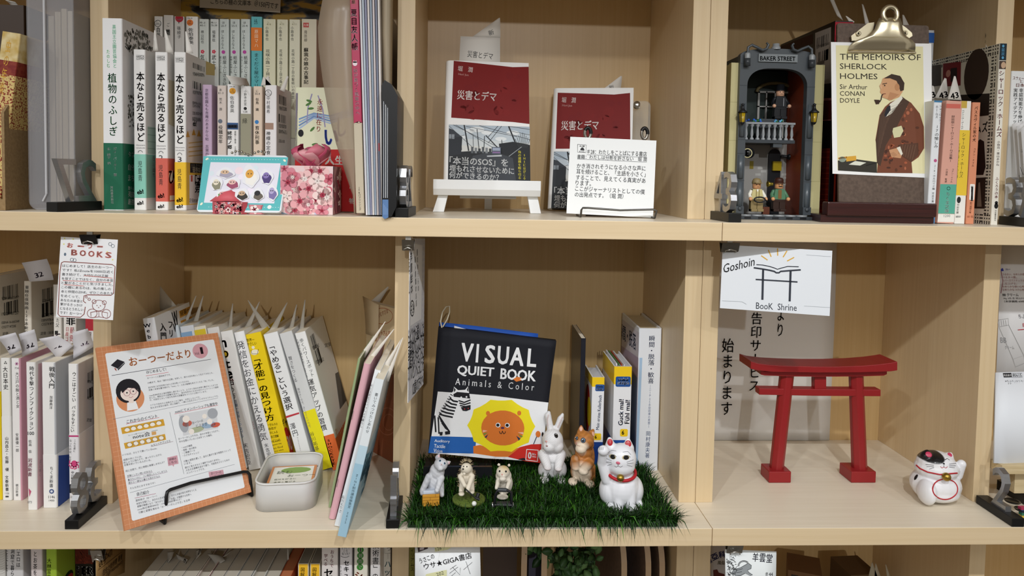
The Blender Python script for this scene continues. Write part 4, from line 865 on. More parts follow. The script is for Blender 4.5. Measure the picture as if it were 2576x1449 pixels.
# balcony
Yb = YN+16
m = M(); a, b = W(1871, 350, Yb), W(1997, 350, Yb); zq = W(1930, 352, Yb).z
m.box((L_+4.2, Yb-3, zq-4), (b.x, Yi-.3, zq), DG2); m.box((b.x-26, Yb-1, zq-9), (b.x-15, Yb+8, zq-4), DG); m.build('balcony_slab', t)
zr = W(1930, 308, Yb).z
m = M(); m.box((L_+5, Yb-3, zr-2.5), (b.x, Yb+4, zr), LG); m.build('balcony_rail', t)
for i in range(10):
    m = M(); x = L_+9+i*(b.x-L_-12)/9; h_ = zr-2.5-zq
    m.lathe([(2.6, 0), (2.6, 1.6), (1.2, 3), (2.0, h_*.35), (1.5, h_*.6), (1.1, h_*.8), (2.5, h_-1.5), (2.5, h_)], LG, Matrix.Translation((x, Yb, zq)), 12); m.build('baluster', t)
m = M(); rnd = random.Random(4)
for px, c in ((1878, '2c4fa0'), (1900, '2c5fc0'), (1910, '3a6ad0'), (1950, '5a9ad0'), (1962, '6ab0d8')):
    q = W(px, 303, Yb+6)
    for k in range(4): m.ball((q.x+rnd.uniform(-3, 3), Yb+6, zr+1.5+rnd.random()*2), 1.6, mat(('2a6a3a', c)[k % 2], .5), seg=8, rings=6)
m.build('flower_box', t)
# plaque, sign, lamps, scrolls
m = M(); a, b = W(1907.6, 155, YN-1), W(2006, 138, YN-1); m.box((a.x, YN-2, a.z), (b.x, YN, b.z), mat('7d8386', .4)); p = Pen(m, (a.x, YN-2, a.z), (1, 0, 0), (0, 0, 1)); p.ht('BAKER STREET', 1912, 146.5, 2001, 148, '4c5154', .02, 11); p.line([(1957, 138), (1957, 156)], .8, '4c5154'); m.build('name_plaque', t)
m = M(); c = W(1879, 385, YN+6); m.lathe([(0, 2), (6.6, 2), (6.6, 0), (0, 0)], NB, Matrix.Translation((c.x+1, YN+3, c.z)) @ Matrix.Rotation(math.radians(90), 4, 'X'), 28); p = Pen(m, (c.x, YN+1, c.z), (1, 0, 0), (0, 0, 1)); p.circ(1880.5, 385, 11, 1.6, 'd8cf9a'); p.ht('E', 1876, 385, 1885, 385, 'e6dfb8', .02, 15); m.build('round_sign', t)
for x, s_ in ((1867, -1), (2047, 1)):
    c = W(x, 290, YN-5); m = M(); X, Z = c.x, c.z; Yl = YN-6
    m.lathe([(0, -8.5), (2.6, -8.5), (3.0, -7.5), (3.9, 3), (0, 3)], mat('b89a1e', .2, alpha=.8, spec=.6), Matrix.Translation((X, Yl, Z)), 12); m.build('lamp_glass', t)
    m = M(); m.lathe([(5.6, 3), (5.8, 3.8), (2.6, 6.5), (1.6, 9), (1.6, 12), (2.2, 13), (0, 14.5)], NB, Matrix.Translation((X, Yl, Z)), 14); m.lathe([(0, -11.5), (1.4, -11), (2.8, -9), (2.6, -8.4), (0, -8.4)], NB, Matrix.Translation((X, Yl, Z)), 14)
    for k in range(4): a = k*math.pi/2+.78; m.tube([(X+2.8*math.cos(a), Yl+2.8*math.sin(a), Z-8.4), (X+4*math.cos(a), Yl+4*math.sin(a), Z+3)], .45, NB, 6)
    m.tube([(X, Yl+3, Z+6), (X, YN-.1, Z+6)], 1.3, NB, 8); m.build('lamp_cap', t)
for s_ in (-1, 1):
    x0 = cx+s_*(hw-7); zz = z_(150); m = M()
    m.lathe([(0, -9), (3.6, -9), (3.6, 0), (0, 0)], mat('3e4246', .3, alpha=.8), Matrix.Translation((x0, YN-4, zz)), 14); m.lathe([(3.4, 0), (3.4, 5), (2.6, 6.5), (0, 6.5)], LG, Matrix.Translation((x0, YN-4, zz)), 14)
    Q = [(x0, YN-4, zz+6), (x0+s_*-.5, YN-4, zz+13), (x0-s_*5, YN-4, zz+16), (x0-s_*12, YN-4, zz+13), (x0-s_*18, YN-4, zz+10), (x0-s_*23, YN-4, zz+12), (x0-s_*25, YN-4, zz+17)]
    m.tube(Q, 1.7, DG, 8); m.tube([Q[-1], (x0-s_*22.5, YN-4, zz+19)], 1.2, DG, 8); m.build('scroll', t)
m = M(); m.lathe([(0, 5), (4, 5), (4, 1.5), (5.2, 1.2), (5.2, -2)], LG, Matrix.Translation((cx-2, YN+3, zt0+1.2)), 16); m.build('finial', t)
# little figures
def mini(label, px, py_foot, Y, k, legs, torso, arms, face, hat, extras):
    q = W(px, py_foot, Y); z0 = q.z; T = Matrix.Translation((q.x, Y, z0)) @ Matrix.Scale(k, 4)
    t = thing('toy_figure', label, 'toy figure', (q.x, Y, z0), 'small toy brick figures')
    m = M()
    for s_ in (-1, 1): m.box((s_*4-3.8, -3.5, 0), (s_*4+3.8, 3.5, 13), mat(legs, .4), T); m.box((s_*4-3.8, -6, 0), (s_*4+3.8, 3.5, 3.4), mat(legs, .4), T)
    m.box((-7.8, -3.7, 12), (7.8, 3.7, 15), mat(legs, .4), T); m.build('legs', t, .4)
    m = M(); m.prism([(-7.8, 15.2), (7.8, 15.2), (5.6, 28), (-5.6, 28)], -3.8, 3.8, mat(torso, .4), T @ Matrix.Rotation(math.radians(90), 4, 'X'))
    for c, x0, z0_, w_, h_ in extras: m.box((x0, -4.1, z0_), (x0+w_, -3.7, z0_+h_), mat(c, .4), T)
    m.build('torso', t, .3)
    for s_ in (-1, 1):
        m = M(); m.tube([T @ Vector((s_*6.4, 0, 26)), T @ Vector((s_*9.2, -1, 21)), T @ Vector((s_*9.6, -5, 17))], 2.3*k, mat(arms, .4), 8); m.ball(T @ Vector((s_*9.6, -6.5, 15.8)), 2.4*k, mat(face, .4), seg=10, rings=8); m.build('arm', t)
    m = M(); m.lathe([(0, 28), (3, 28.2), (5, 29), (5, 36), (4.2, 37.4), (0, 37.6)], mat(face, .4), T, 18); p = [(-1.8, 33.4), (1.8, 33.4)]
    for x, z in p: m.ball(T @ Vector((x, -4.8, z)), .6*k, NB, seg=8, rings=6)
    m.box((-1.5, -5.1, 30.6), (1.5, -4.7, 31.1), mat('3a241a'), T); m.build('head', t)
    if hat:
        m = M(); m.lathe(hat[1], mat(hat[0], .45), T, 20)
        if len(hat) > 2: m.box((-4.5, -9, 35.2), (4.5, -3, 36), mat(hat[0], .45), T)
        m.build('hat', t)
    return t, T
f1, T = mini('toy figure in a tan cap and cream waistcoat with white sleeves', 1901, 532, YN+8, .98, '8d7b52', 'c8bd86', 'e9e6da', 'd9a173', ('8c7a54', [(5.4, 34.5), (5.8, 35.4), (5.4, 38.5), (4, 41), (0, 42)], 1), [('8a7a4a', -2, 16, 1, 11), ('8a7a4a', 1.5, 16, 1, 11), ('ece8da', -1, 25, 2, 3)])
m = M(); m.tube([T @ Vector((1+7*math.cos(a), -9, 15+3.2*math.sin(a))) for a in [i*math.pi/8 for i in range(16)]], .9, NB, 8, True); m.tube([T @ Vector((8, -9, 15)), T @ Vector((11, -7, 13))], .9, NB, 8); m.build('magnifier', f1)
f2, T = mini('toy figure in a brown bowler hat and green jacket', 1957, 532, YN+8, .98, '2e1a12', '4f7a5c', '4f7a5c', 'd39a6c', ('3c1f16', [(7.6, 35.2), (7.6, 36), (5.4, 36.2), (5.2, 40), (4, 42), (0, 42.6)]), [('7a5a30', -2.2, 16, 4.4, 11), ('2a1a10', -3, 31, 6, .1)])
m = M(); m.box((-2.4, -5.5, 31.2), (2.4, -4.7, 32), mat('2a1a10', .5), T); m.build('moustache', f2)
m = M(); m.lathe([(2, 0), (2.2, 3), (4, 6.5), (3.6, 6.5), (1.6, 3)], mat('8a7a2c', .3, .6), T @ Matrix.Translation((-8, 0, 34)) @ Matrix.Rotation(math.radians(-90), 4, 'Y'), 14); m.build('ear_trumpet', f2)
m = M(); q = W(1926, 530, YN+6); m.box((q.x-4, YN+4, 6), (q.x+4, YN+9, 15), mat('5a2c18', .4)); m.tube([(q.x-2, YN+6.5, 15), (q.x, YN+6.5, 17), (q.x+2, YN+6.5, 15)], .6, NB, 6); tag(m.build('toy_suitcase', None), 'tiny brown toy suitcase between the two toy figures', 'toy suitcase')
f3, T = mini('toy figure in a black coat and hat standing on the toy balcony', 1960, 300, YN+34, 1.0, '17181c', '1a1b1f', '1a1b1f', 'd9a98a', ('15161a', [(6.6, 35.2), (6.6, 36), (5, 36.2), (5, 43), (0, 43.4)]), [('b9bcc0', 3, 16, .6, 10)])
m = M(); m.box((cx-8, YN+30, z_(347)-6), (cx+16, YN+38, T.translation.z-.2), DG2); m.build('balcony_block', t)
# ---------------------------------------------------------------- upper right compartment: large dark book, clipboard, shelf of books
b = Book('hardcover_book', 'large black and red book with a barcode label behind the clipboard', stand(2101, 2147, 53, 0, Y=108), 158, '1a1416', hard=1, t=2, r=1.5, rough=.35)
s = b.sp; s.rect(2101, 55, 2147, 140, 'a3182a'); s.rect(2101, 380, 2147, 545, 'a8321c')
l = b.lt
l.poly([(2051, 83), (2091, 68), (2091, 209), (2052, 214)], 'b9b1ab', 2)
l.bars(2055, 96, 2086, 112, n=18); l.ht('9784800000000', 2055, 117, 2087, 109, '3a3a3a', 0, 4); l.bars(2056, 133, 2084, 150, n=16, seed=6); l.rect(2056, 157, 2074, 160, '6a6460', 3); l.rect(2056, 172, 2070, 175, '8a8480', 3)
l.poly([(1990, 250), (2101, 246), (2101, 252), (1990, 256)], 'c9787a', 2); l.poly([(1990, 304), (2101, 300), (2101, 303), (1990, 307)], 'c9787a', 2)
l.poly([(1960, 380), (2101, 372), (2101, 545), (1960, 530)], '8e2417', 1); l.poly([(1960, 256), (2101, 252), (2101, 300), (1960, 303)], '6f1313', 1)
for i in range(12): l.line([(1975, 385+i*13), (2100, 382+i*13.4)], 1.2, 'b8442a', 2)
l.poly([(1960, 118), (2045, 85), (2045, 110), (1962, 136)], '3a1514', 1)
for P, Y, w, c in (([(2072, -30), (2082, -30), (2121, 52), (2106, 40)], 150, 'the barcode label of the large black book', -4), ([(2168, 10), (2172, 12), (2190, 70), (2178, 70)], 140, 'left of the clip loop behind the clipboard', 0), ([(2270, 37), (2274, 38), (2290, 70), (2272, 70)], 150, 'right of the clip loop behind the clipboard', 0), ([(2127, 40), (2131, 41), (2150, 55), (2140, 62)], 115, 'the red spine top of the large black book', 0)):
    slip('pale pointed slip above %s' % w, P, Y, 'cfc9c0', curl=c, group='order slips in the mystery books')
# dark wood stand, clipboard and its poster
MAH = noisy('mahogany', '2a0d0b', '3d1512', 3, .3, (4, 200, 200), .3, .7, spec=.5)
Yw = 37.0
t = thing('wooden_display_stand', 'dark mahogany stand holding the brown clipboard', 'stand', (455, 75, 0))
pa, pb = W(2083, 509, Yw), W(2358, 511, Yw); zf0, zf1 = W(2220, 545, Yw).z, W(2220, 510, Yw).z
m = M(); m.box((pa.x, Yw, zf0), (pb.x, Yw+14, zf1), MAH); m.build('front_rail', t, 1.5)
pa2, pb2 = W(2066, 558, Yw+2), W(2352, 560, Yw+2)
m = M(); m.prism([(pa2.x, 0), (pb2.x, 0), (pb2.x-6, 62), (pa2.x+12, 62)], .3, 8.6, MAH, Matrix.Translation((0, Yw+4, 0))); m.box((pa.x+4, Yw+5, 8.6), (pb.x-6, Yw+14, zf0), MAH); m.build('base', t, 1)
m = M(); a = pa.x; m.prism([(Yw+22, 8.6), (Yw+62, 8.6), (Yw+62, 100), (Yw+50, 100)], a+40, a+48, MAH, Matrix(((0, 0, 1, 0), (1, 0, 0, 0), (0, 1, 0, 0), (0, 0, 0, 1)))); m.build('back_support', t)
m = M(); m.prism([(Yw+22, 8.6), (Yw+62, 8.6), (Yw+62, 100), (Yw+50, 100)], pb.x-48, pb.x-40, MAH, Matrix(((0, 0, 1, 0), (1, 0, 0, 0), (0, 1, 0, 0), (0, 0, 0, 1)))); m.build('back_support', t)
HB = noisy('hardboard', '55463c', '665549', 260, .55, (1, 1, 1), .35, .65)
o_ = Vector((403, Yw+14.6, zf0+3.5)); xv = Vector((1, 0, 0)); uv = Vector((-.012, .098, 1)).normalized()
T = frame(o_, xv, uv); Wb = 110.0; Hb = W(2213, 68, Yw+40).z/uv.z-zf0-1
t = thing('clipboard', 'brown hardboard clipboard with a large brass clip', 'clipboard', o_+Vector((55, 0, 0)))
TY = Matrix.Rotation(math.radians(90), 4, 'X')
m = M(); m.prism(rr2(-1, 0, Wb+1, Hb, 3), -3, 0, HB, T @ TY); m.build('board', t)
# poster sheet
m = M(); R = T.to_3x3(); P0 = Pen(M(), T @ Vector((0, -.3, 0)), R @ Vector((1, 0, 0)), R @ Vector((0, 0, 1)))
q = [P0.loc(*k) for k in ((2094, 437), (2346, 448), (2342, 110), (2090, 106))]
m.add([T @ Vector((k.x, y, k.y)) for y in (-.75, -.3) for k in q], [(0, 1, 2, 3), (7, 6, 5, 4), (0, 4, 5, 1), (1, 5, 6, 2), (2, 6, 7, 3), (3, 7, 4, 0)], mat('f3f3f2', .6))
p = Pen(m, T @ Vector((0, -.75, 0)), R @ Vector((1, 0, 0)), R @ Vector((0, 0, 1)))
z5 = lambda L: [(2060+x/2.415, y/2.415) for x, y in L]
def P5(L, c, l=2): p.poly(z5(L), c, l)
def H5(tx, x0, y0, x1, y1, h, c='332d22', b=0): p.ht(tx, *z5([(x0, y0)])[0], *z5([(x1, y1)])[0], c, b, h/2.415, 4)
P5([(103, 275), (632, 283), (645, 1055), (113, 1035)], 'e9e2b4', 1)
H5('THE MEMOIRS OF', 127, 345, 618, 349, 36); H5('SHERLOCK', 127, 402, 413, 406, 34); H5('HOLMES', 128, 462, 355, 465, 34); H5('Sir Arthur', 127, 526, 293, 529, 29); H5('CONAN', 127, 568, 277, 569, 28); H5('DOYLE', 128, 610, 247, 611, 28)
P5([(115, 975), (230, 968), (352, 985), (352, 1050), (116, 1036)], '35322a'); P5([(180, 1000), (220, 978), (287, 988), (250, 1006)], 'dfe0d0', 3); P5([(165, 952), (225, 946), (227, 974), (166, 982)], 'd9a43a', 3); p.disc(*z5([(142, 968)])[0], 9, '8f9a8a', 3, ry=7); P5([(116, 958), (170, 950), (168, 962), (118, 968)], 'c98e3a', 3); p.line(z5([(285, 1006), (345, 990)]), 2.4, '1c1a16', 4)
P5([(505, 590), (560, 625), (612, 690), (637, 770), (639, 900), (605, 955), (562, 985), (568, 1052), (352, 1050), (360, 950), (343, 850), (368, 700), (400, 650), (432, 622)], '77442e', 3)
rnd = random.Random(9)
for _ in range(90):
    x = 380+rnd.random()*250; y = 650+rnd.random()*390
    if x > 560 and y > 960: continue
    if x < 400+max(0, 850-y)*.2 or x > 600 or (y < 720 and x > 560): continue
    p.disc(*z5([(x, y)])[0], 2.2+3.6*rnd.random(), rnd.choice(('5a3424', 'b0684a', 'a85a3c', '4a2c20')), 4, ry=2+3*rnd.random(), n=9)
P5([(505, 588), (548, 620), (478, 760), (405, 885), (372, 1010), (352, 990), (345, 855), (372, 700), (432, 630)], '4c3629', 5)
for i in range(13): p.line(z5([(372+i*11, 700-i*6), (360+i*6, 950-i*25)]), .8, '6a5040', 6)
P5([(430, 632), (500, 582), (508, 598), (442, 690), (402, 712)], 'e6e2d2', 6); P5([(412, 650), (432, 640), (434, 668), (404, 712), (396, 700)], '22222a', 7)
P5([(490, 880), (602, 868), (604, 940), (560, 985), (478, 930)], '5a3a2a', 6)
for i in range(7): p.line(z5([(492+i*16, 880), (482+i*14, 935+i*6)]), .8, '80604a', 7)
P5([(424, 912), (470, 900), (505, 935), (495, 962), (440, 955)], 'c9966e', 7); P5([(470, 898), (492, 890), (508, 935), (498, 945)], 'e6e2d2', 8)
for i in range(4): p.line(z5([(432+i*6, 935+i*6), (455+i*6, 925+i*5)]), .8, '8a5c40', 8)
P5([(450, 778), (500, 764), (512, 795), (492, 832), (455, 838), (445, 800)], 'd8d4a8', 7)
P5([(386, 478), (440, 452), (500, 470), (517, 520), (506, 560), (486, 590), (430, 612), (412, 602), (384, 592), (380, 575), (370, 560), (374, 540), (366, 522), (378, 505)], 'd3a075', 7)
P5([(392, 478), (440, 450), (492, 462), (518, 505), (514, 548), (494, 556), (482, 520), (470, 492), (430, 476)], '3c2c22', 8); p.disc(*z5([(474, 530)])[0], 6, 'c08a60', 9, ry=9)
p.line(z5([(384, 512), (412, 506)]), 1.8, '3c2c22', 9); p.disc(*z5([(398, 520)])[0], 1.8, '2a2018', 9); p.line(z5([(386, 572), (404, 570)]), 1.6, '7a3c2c', 9); P5([(430, 560), (486, 575), (440, 608), (415, 602)], 'bf8a62', 8)
P5([(372, 540), (366, 522), (378, 505), (384, 540)], 'dcae86', 9)
p.line(z5([(388, 572), (380, 582), (376, 606), (366, 622)]), 2.4, '2a1a12', 10); P5([(334, 606), (368, 608), (364, 632), (345, 634)], '3a2418', 10)
tag(m.build('poster_sheet'), 'old style cover print of a robed man with a pipe clipped to the clipboard', 'poster')
# the brass clip
BR = mat('d8cdb0', .25, .85); c0 = Pen(M(), T @ Vector((0, -2.0, 0)), R @ Vector((1, 0, 0)), R @ Vector((0, 0, 1)))
def L2(x, y, off=-2.0): k = c0.loc(x, y); return T @ Vector((k.x, off, k.y))
m = M(); G = []
rowsC = [(2132, 2303, 131, -2.4), (2134, 2302, 122, -4), (2138, 2298, 112, -7), (2150, 2288, 104, -9), (2176, 2270, 94, -10), (2192, 2262, 78, -10.5), (2198, 2260, 62, -10.5), (2204, 2256, 50, -10)]
for a, b, y, of in rowsC: G.append([L2(a+(b-a)*k/6, y, of+1.8*abs(k-3)/3) for k in range(7)])
m.sheet(G, BR, 1); m.tube([L2(2132, 131, -2.4), L2(2218, 131, -2.4), L2(2303, 133, -2.4)], 1.3, BR, 8); m.build('clip_jaw', t)
m = M(); cc = L2(2230, 41, -9); rr_ = 9
m.tube([cc+R @ Vector((rr_*.95*math.cos(a), 0, rr_*math.sin(a))) for a in [math.radians(-60+300*i/20) for i in range(21)]], 3.0, BR, 10); m.build('clip_loop', t)
for P in ([(2138, 92), (2180, 60), (2196, 58), (2192, 96), (2176, 104), (2140, 104)], [(2262, 62), (2276, 72), (2290, 84), (2292, 92), (2284, 97), (2270, 100)]):
    m = M(); pts = [c0.loc(*k) for k in P]; A_ = sum(pts[i-1].x*pts[i].y-pts[i].x*pts[i-1].y for i in range(len(pts)))
    if A_ < 0: pts.reverse()
    m.prism([(k.x, k.y) for k in pts], 3, 5, BR, T @ TY); q = c0.loc(2155, 87) if P[0][0] < 2200 else c0.loc(2272, 86)
    m.lathe([(1.2, 0), (1.2, 1.6), (3.0, 1.6), (3.2, 0)], BR, T @ TY @ Matrix.Translation((q.x, q.y, 5)), 16); m.lathe([(0, .3), (1.3, .3)], NB, T @ TY @ Matrix.Translation((q.x, q.y, 5)), 12); m.build('clip_bracket', t)
m = M(); p = Pen(m, L2(2230, 80, -12.2), R @ Vector((1, 0, 0)), R @ Vector((0, 0, 1))); p.line([(2194, 92), (2260, 94)], 1, '9a8a60'); m.build('embossing', t)
# books beside the clipboard
b = Book('paperback_book', 'pale book with a blue top peeking out beside the clipboard clip', stand(2326, 2351, 76, 0, Y=160), 100, 'd9dde2', r=1); b.sp.rect(2326, 82, 2351, 108, '2f62b0', 2);
Yb4 = 46.0
def bk4(bl, br, tl, lab, col, **k):
    fr = tilt(bl, br, tl, Yb4); o = fr[0].translation; lift = .4-o.z+max(0, 0); fr[0].translation = (o.x, o.y, .4+max(0, fr[1]*abs((fr[0] @ Vector((1, 0, 0))-fr[0] @ Vector((0, 0, 0))).z)))
    return Book('paperback_book', lab, fr, 104, col, group='small books beside the clipboard', r=1.2, rough=.28, **k)
b = bk4((2331, 556), (2351, 557), (2350.5, 247), 'white and blue small paperback with a magenta dot, leaning left', 'e6e9ec'); s = b.sp; s.poly([(2348, 247), (2373, 247), (2372, 258), (2348, 257)], '3f7ba6', 1); s.poly([(2328, 541), (2354, 541), (2354, 562), (2326, 562)], '4a8fc8', 1); s.ht('300', 2333, 550, 2348, 551, '1c2a3a', .02, lvl=3)
s.vt('ホームズ', 2357, 265, 2356, 298, '333', 7); s.vt('シャーロック・', 2366, 264, 2364, 313, '333', 6); s.vt('17の愉しみ', 2358, 314, 2354, 373, '2a2a2a', 11); s.disc(2353, 404, 4, 'c05a8a'); s.vt('J・E・ホルロイド編', 2352, 414, 2348, 478, '444', 7); s.vt('河出文庫', 2347, 483, 2346, 510, '444', 6)
b = bk4((2358, 559), (2399.5, 559.5), (2381.5, 250.5), 'thick salmon paperback with a teal foot', 'dca594'); s = b.sp; s.poly([(2381, 261), (2417, 262), (2416, 273), (2380, 272)], 'd06a5c'); s.poly([(2363, 463), (2406, 464), (2401, 538), (2359, 537)], '57aa96'); s.poly([(2358, 538), (2401, 539), (2400, 559), (2357, 558)], 'eceae4')
s.vt('詳註版シャーロック・ホームズ全集Ⅰ', 2398, 290, 2391, 408, '3a2a26', 9); s.vt('コナン・ドイル', 2397, 424, 2393, 460, '3a2a26', 6); s.vt('小池滋　監訳', 2382, 424, 2379, 460, '3a2a26', 6); s.vt('ちくま文庫', 2385, 483, 2381, 536, 'f0f4f0', 12, .01); s.circ(2386, 474, 4, 1, 'f0f4f0'); s.ht('1200', 2374, 543, 2390, 543, '6a6a6a', h=6)
b = bk4((2401, 559.5), (2427, 560), (2418.5, 250.5), 'white small paperback with a broad yellow middle', 'eeece6'); s = b.sp; s.poly([(2419, 252), (2433, 252), (2432, 272), (2418, 272)], 'c9a94a'); s.poly([(2413, 327), (2442, 328), (2432, 492), (2405, 491)], 'e8c53e')
s.vt('ベアリング・グールド', 2423, 276, 2420, 326, '444', 7); s.vt('シャーロック・ホームズ', 2425, 334, 2417, 448, '2a2a22', 10); s.vt('ガス燈に浮かぶその生涯', 2413, 360, 2407, 448, '3a3a2a', 6); s.disc(2412, 503, 5, '2a2a2a', ry=8); s.vt('河出文庫', 2410, 512, 2408, 538, '333', 7); s.ht('¥800', 2404, 545, 2416, 545, '444', h=5)
b = bk4((2430, 560), (2450, 560.5), (2447.5, 254), 'narrow salmon orange paperback with a white call label', 'dc9270'); s = b.sp
s.vt('バスカヴィル家の犬', 2456, 267, 2450, 357, '4a2014', 9, .01); s.vt('コナン・ドイル', 2452, 372, 2447, 420, '5a2c1c', 6); s.rrect(2440, 463, 2450, 503, 2, 'f3f1ec', 2); [s.ht(c, 2442.5, 470+i*9, 2447.5, 470+i*9, '333', lvl=3) for i, c in enumerate('Mト18')]; s.vt('創元推理文庫', 2443, 508, 2440, 537, '6a3420', 6); s.ht('101 02', 2433, 545, 2448, 545, '7a3a22', h=5)
for P, Y, tx, w in (([(2457, 48), (2461, 49), (2484, 124), (2441, 124)], [115, 115, 75, 140], ('43', 2456, 105, 2480, 99, '26262a', .02, 17), 'the checkered book'), ([(2400, 191), (2404, 192), (2419, 252), (2384, 250)], 62, ('43', 2391, 243, 2411, 238, '26262a', .02, 15), 'the thick salmon paperback'), ([(2376, 196), (2381, 198), (2386, 250), (2352, 246)], 84, ('43', 2362, 242, 2384, 236, '26262a', .02, 15), 'the white and blue paperback'), ([(2345, 215), (2349, 217), (2356, 250), (2340, 250)], 88, ('3', 2343, 240, 2352, 236, '26262a', .02, 15), 'the books next to the clipboard edge')):
    slip('pointed slip marked in black rising from %s' % w, P, Y, 'd5d0c9', txt=[tx], group='slips marked in black')
b = Book('picture_book', 'large white spined book with a black and cream checkered cover', stand(2492.5, 2509.5, 108.5, 0, 563, Y=38), 150, 'ece8dc', r=.8, rough=.28); s = b.sp; sx = lambda y: 2523-(y-108)*.044
s.rect(2513, 109, 2533, 152, '16262f', 1); s.vt('●図説●', sx(112)+1, 111, sx(150)+1, 150, '5aa0c8', 8); s.rect(2514, 153, 2531, 174, '4a3a30'); s.disc(2524, 164, 6, 'c9a88a', 2, ry=8)
s.vt('シャーロック・ホームズ', sx(178), 177, sx(346), 346, 'a32440', 15, .012); s.vt('小林司・東山あかね', sx(354), 354, sx(418), 418, '4a3a3a', 8); s.vt('ふくろうの本', sx(446), 445, sx(500), 500, 'a32440', 9, .012); s.disc(sx(510)+1, 510, 4, '1c1c1c'); s.disc(sx(518)+1, 518, 5, '1c1c1c', ry=7); s.vt('河出書房新社', sx(530), 528, sx(556), 556, '444', 5)
l = b.lt; l.poly([(2330, 130), (2513, 109), (2494, 562), (2330, 540)], 'd9d3c2', 1)
d, h = b.d, b.h
def checks(x0, y0, x1, y1):
    n = 0; nx = int((x1-x0)/1.9); ny = int((y1-y0)/1.9)
    for i in range(nx):
        for j in range(ny):
            if (i % 2 and j % 2) or (i % 5 == 0 and j % 2) or (j % 5 == 0 and i % 2): l.put([(x0+i*1.9, y0+j*1.9), (x0+i*1.9+1.7, y0+j*1.9), (x0+i*1.9+1.7, y0+j*1.9+1.7), (x0+i*1.9, y0+j*1.9+1.7)], [(0, 1, 2, 3)], '1c1814', 2)
checks(0, h-12, d-1, h-.5); checks(d-12, 10, d-1, h-13); checks(0, .5, d-1, 12)
l.disc(2456, 187, 36, '3a2c24', 3, ry=52); l.poly([(2373, 160), (2418, 155), (2417, 215), (2372, 218)], '7c2328', 3); l.poly([(2392, 172), (2408, 170), (2408, 205), (2392, 206)], '2a1c1c', 4); l.disc(2386, 185, 7, 'c98a7a', 4); l.poly([(2345, 165), (2368, 162), (2368, 215), (2345, 218)], '4a4038', 3)
l.ht('ズ', 2471, 320, 2485, 318, '2a1d16', .02, 22); l.ht('ム', 2455, 322, 2468, 320, '2a1d16', .02, 22); l.poly([(2455, 360), (2466, 350), (2476, 356), (2480, 420), (2474, 440), (2456, 440)], '2c1c18', 3); l.poly([(2452, 448), (2480, 446), (2478, 525), (2450, 524)], '33251e', 3); l.poly([(2462, 460), (2466, 458), (2470, 520), (2458, 520)], '8a7a6a', 4); l.poly([(2390, 240), (2490, 235), (2488, 290), (2390, 300)], '2c231e', 3)
# far right compartment
b = Book('paperback_book', 'white book with red and black lettering right of the last divider', stand(2545, 2600, 179, 0, Y=66), 128, 'eceeef', r=1.5); s = b.sp
s.ht('スウェーデン', 2548, 196, 2590, 198, 'b8452f', .01, 9); s.ht('と', 2566, 205, 2572, 205, 'b8452f', .01, 7); s.ht('日本発', 2556, 214, 2588, 215, 'b8452f', .01, 9)
s.vt('実践アイデアブック', 2555, 222, 2552, 322, '2c2c30', 11, .01); s.vt('非認知能力を伸ばす', 2569, 222, 2565, 322, '2c2c30', 11, .01)
for i in range(3):
    m = M(); x = 2552+i*9; G = []
    for j in range(5):
        k = j/4; a = W(x-6+i*2+14*k, 312+190*k+i*6, 60-k*10-i*9); c_ = W(x+22+14*k, 304+200*k, 60-k*10-i*9); a.z = max(a.z, 12); c_.z = max(c_.z, 12); G.append([a, a.lerp(c_, .5)+Vector((0, -1.5, 0)), c_])
    m.sheet(G[::-1], mat('e6e6e8', .7), .25); p = Pen(m, G[0][0]+Vector((0, -2, 0)), (1, 0, 0), (0, 0, 1))
    if i == 2: p.ht('士', 2568, 378, 2576, 380, '3a3a40'); p.line([(2563, 440), (2568, 470), (2562, 500)], 1.2, '3a3a40'); p.line([(2566, 420), (2574, 440)], 1.2, '3a3a40')
    tag(m.build('note_sheet'), ['outer curled white note sheet before the red lettered white book', 'middle curled white note sheet before the red lettered white book', 'inner handwritten note sheet before the red lettered white book'][i], 'paper', 'loose note sheets at the right edge')
number_stand('number stand 37 beside the checkered book, cut by the photo edge', 592, 2.5, 0, 9, '37', L=56)
# ---------------------------------------------------------------- far left lower compartment
SH = 'slim paperbacks in the far left lower compartment'
def low(xl, xr, yt, yb, lab, col, d=105, cat='book', **k):
    return Book('paperback_book', lab, stand(xl, xr, yt, ZL, yb), d, col, r=1.6, rough=.4, group=SH, **k)
b = low(-22, 5, 904, 1258, 'paperback with a yellow band at the left photo edge', 'f0eeea', d=100); b.band(985, 1257, 'f0d31c')
b = low(6.5, 29.5, 900, 1259, 'white paperback with a white band and slanted mark, second from the left edge', 'efeeea', d=98); b.band(1048, 1258, 'f1f0ee'); s = b.sp
s.ht('⁂', 10, 912, 18, 912, '555'); s.vt('大日本史', 13, 922, 15, 981, '2a2a2c', 13, .008); k = b.bs; k.vt('山内昌之・佐藤　優', 17, 1098, 18, 1186, '333', 9, .008); k.vt('文春新書', 17, 1196, 18, 1236, '26262a', 9, .01); k.ht('1150', 13, 1241, 23, 1241, '555', h=5, lvl=3); k.ht('■', 14, 1249, 22, 1249, '444', h=4)
b = low(33, 56, 901, 1259, 'white paperback with a purple star mark on top', 'f1efee', d=98); s = b.sp
for k_ in range(6): a = k_*math.pi/3; s.line([(42, 915), (42+4.5*math.cos(a), 915+4.5*math.sin(a))], 1.4, 'a8508a', 2)
s.ht('736', 37, 926, 48, 926, '777', h=5); s.vt('大江戸の飯と酒と女', 43, 935, 45, 1027, '3a3638', 9); s.vt('安藤優一郎', 43, 1089, 44, 1138, '3a3638', 8); s.vt('朝日新書', 43, 1217, 43, 1249, '444', 7); b.wrap(0, b.h, 'd9a2b4', 'r')
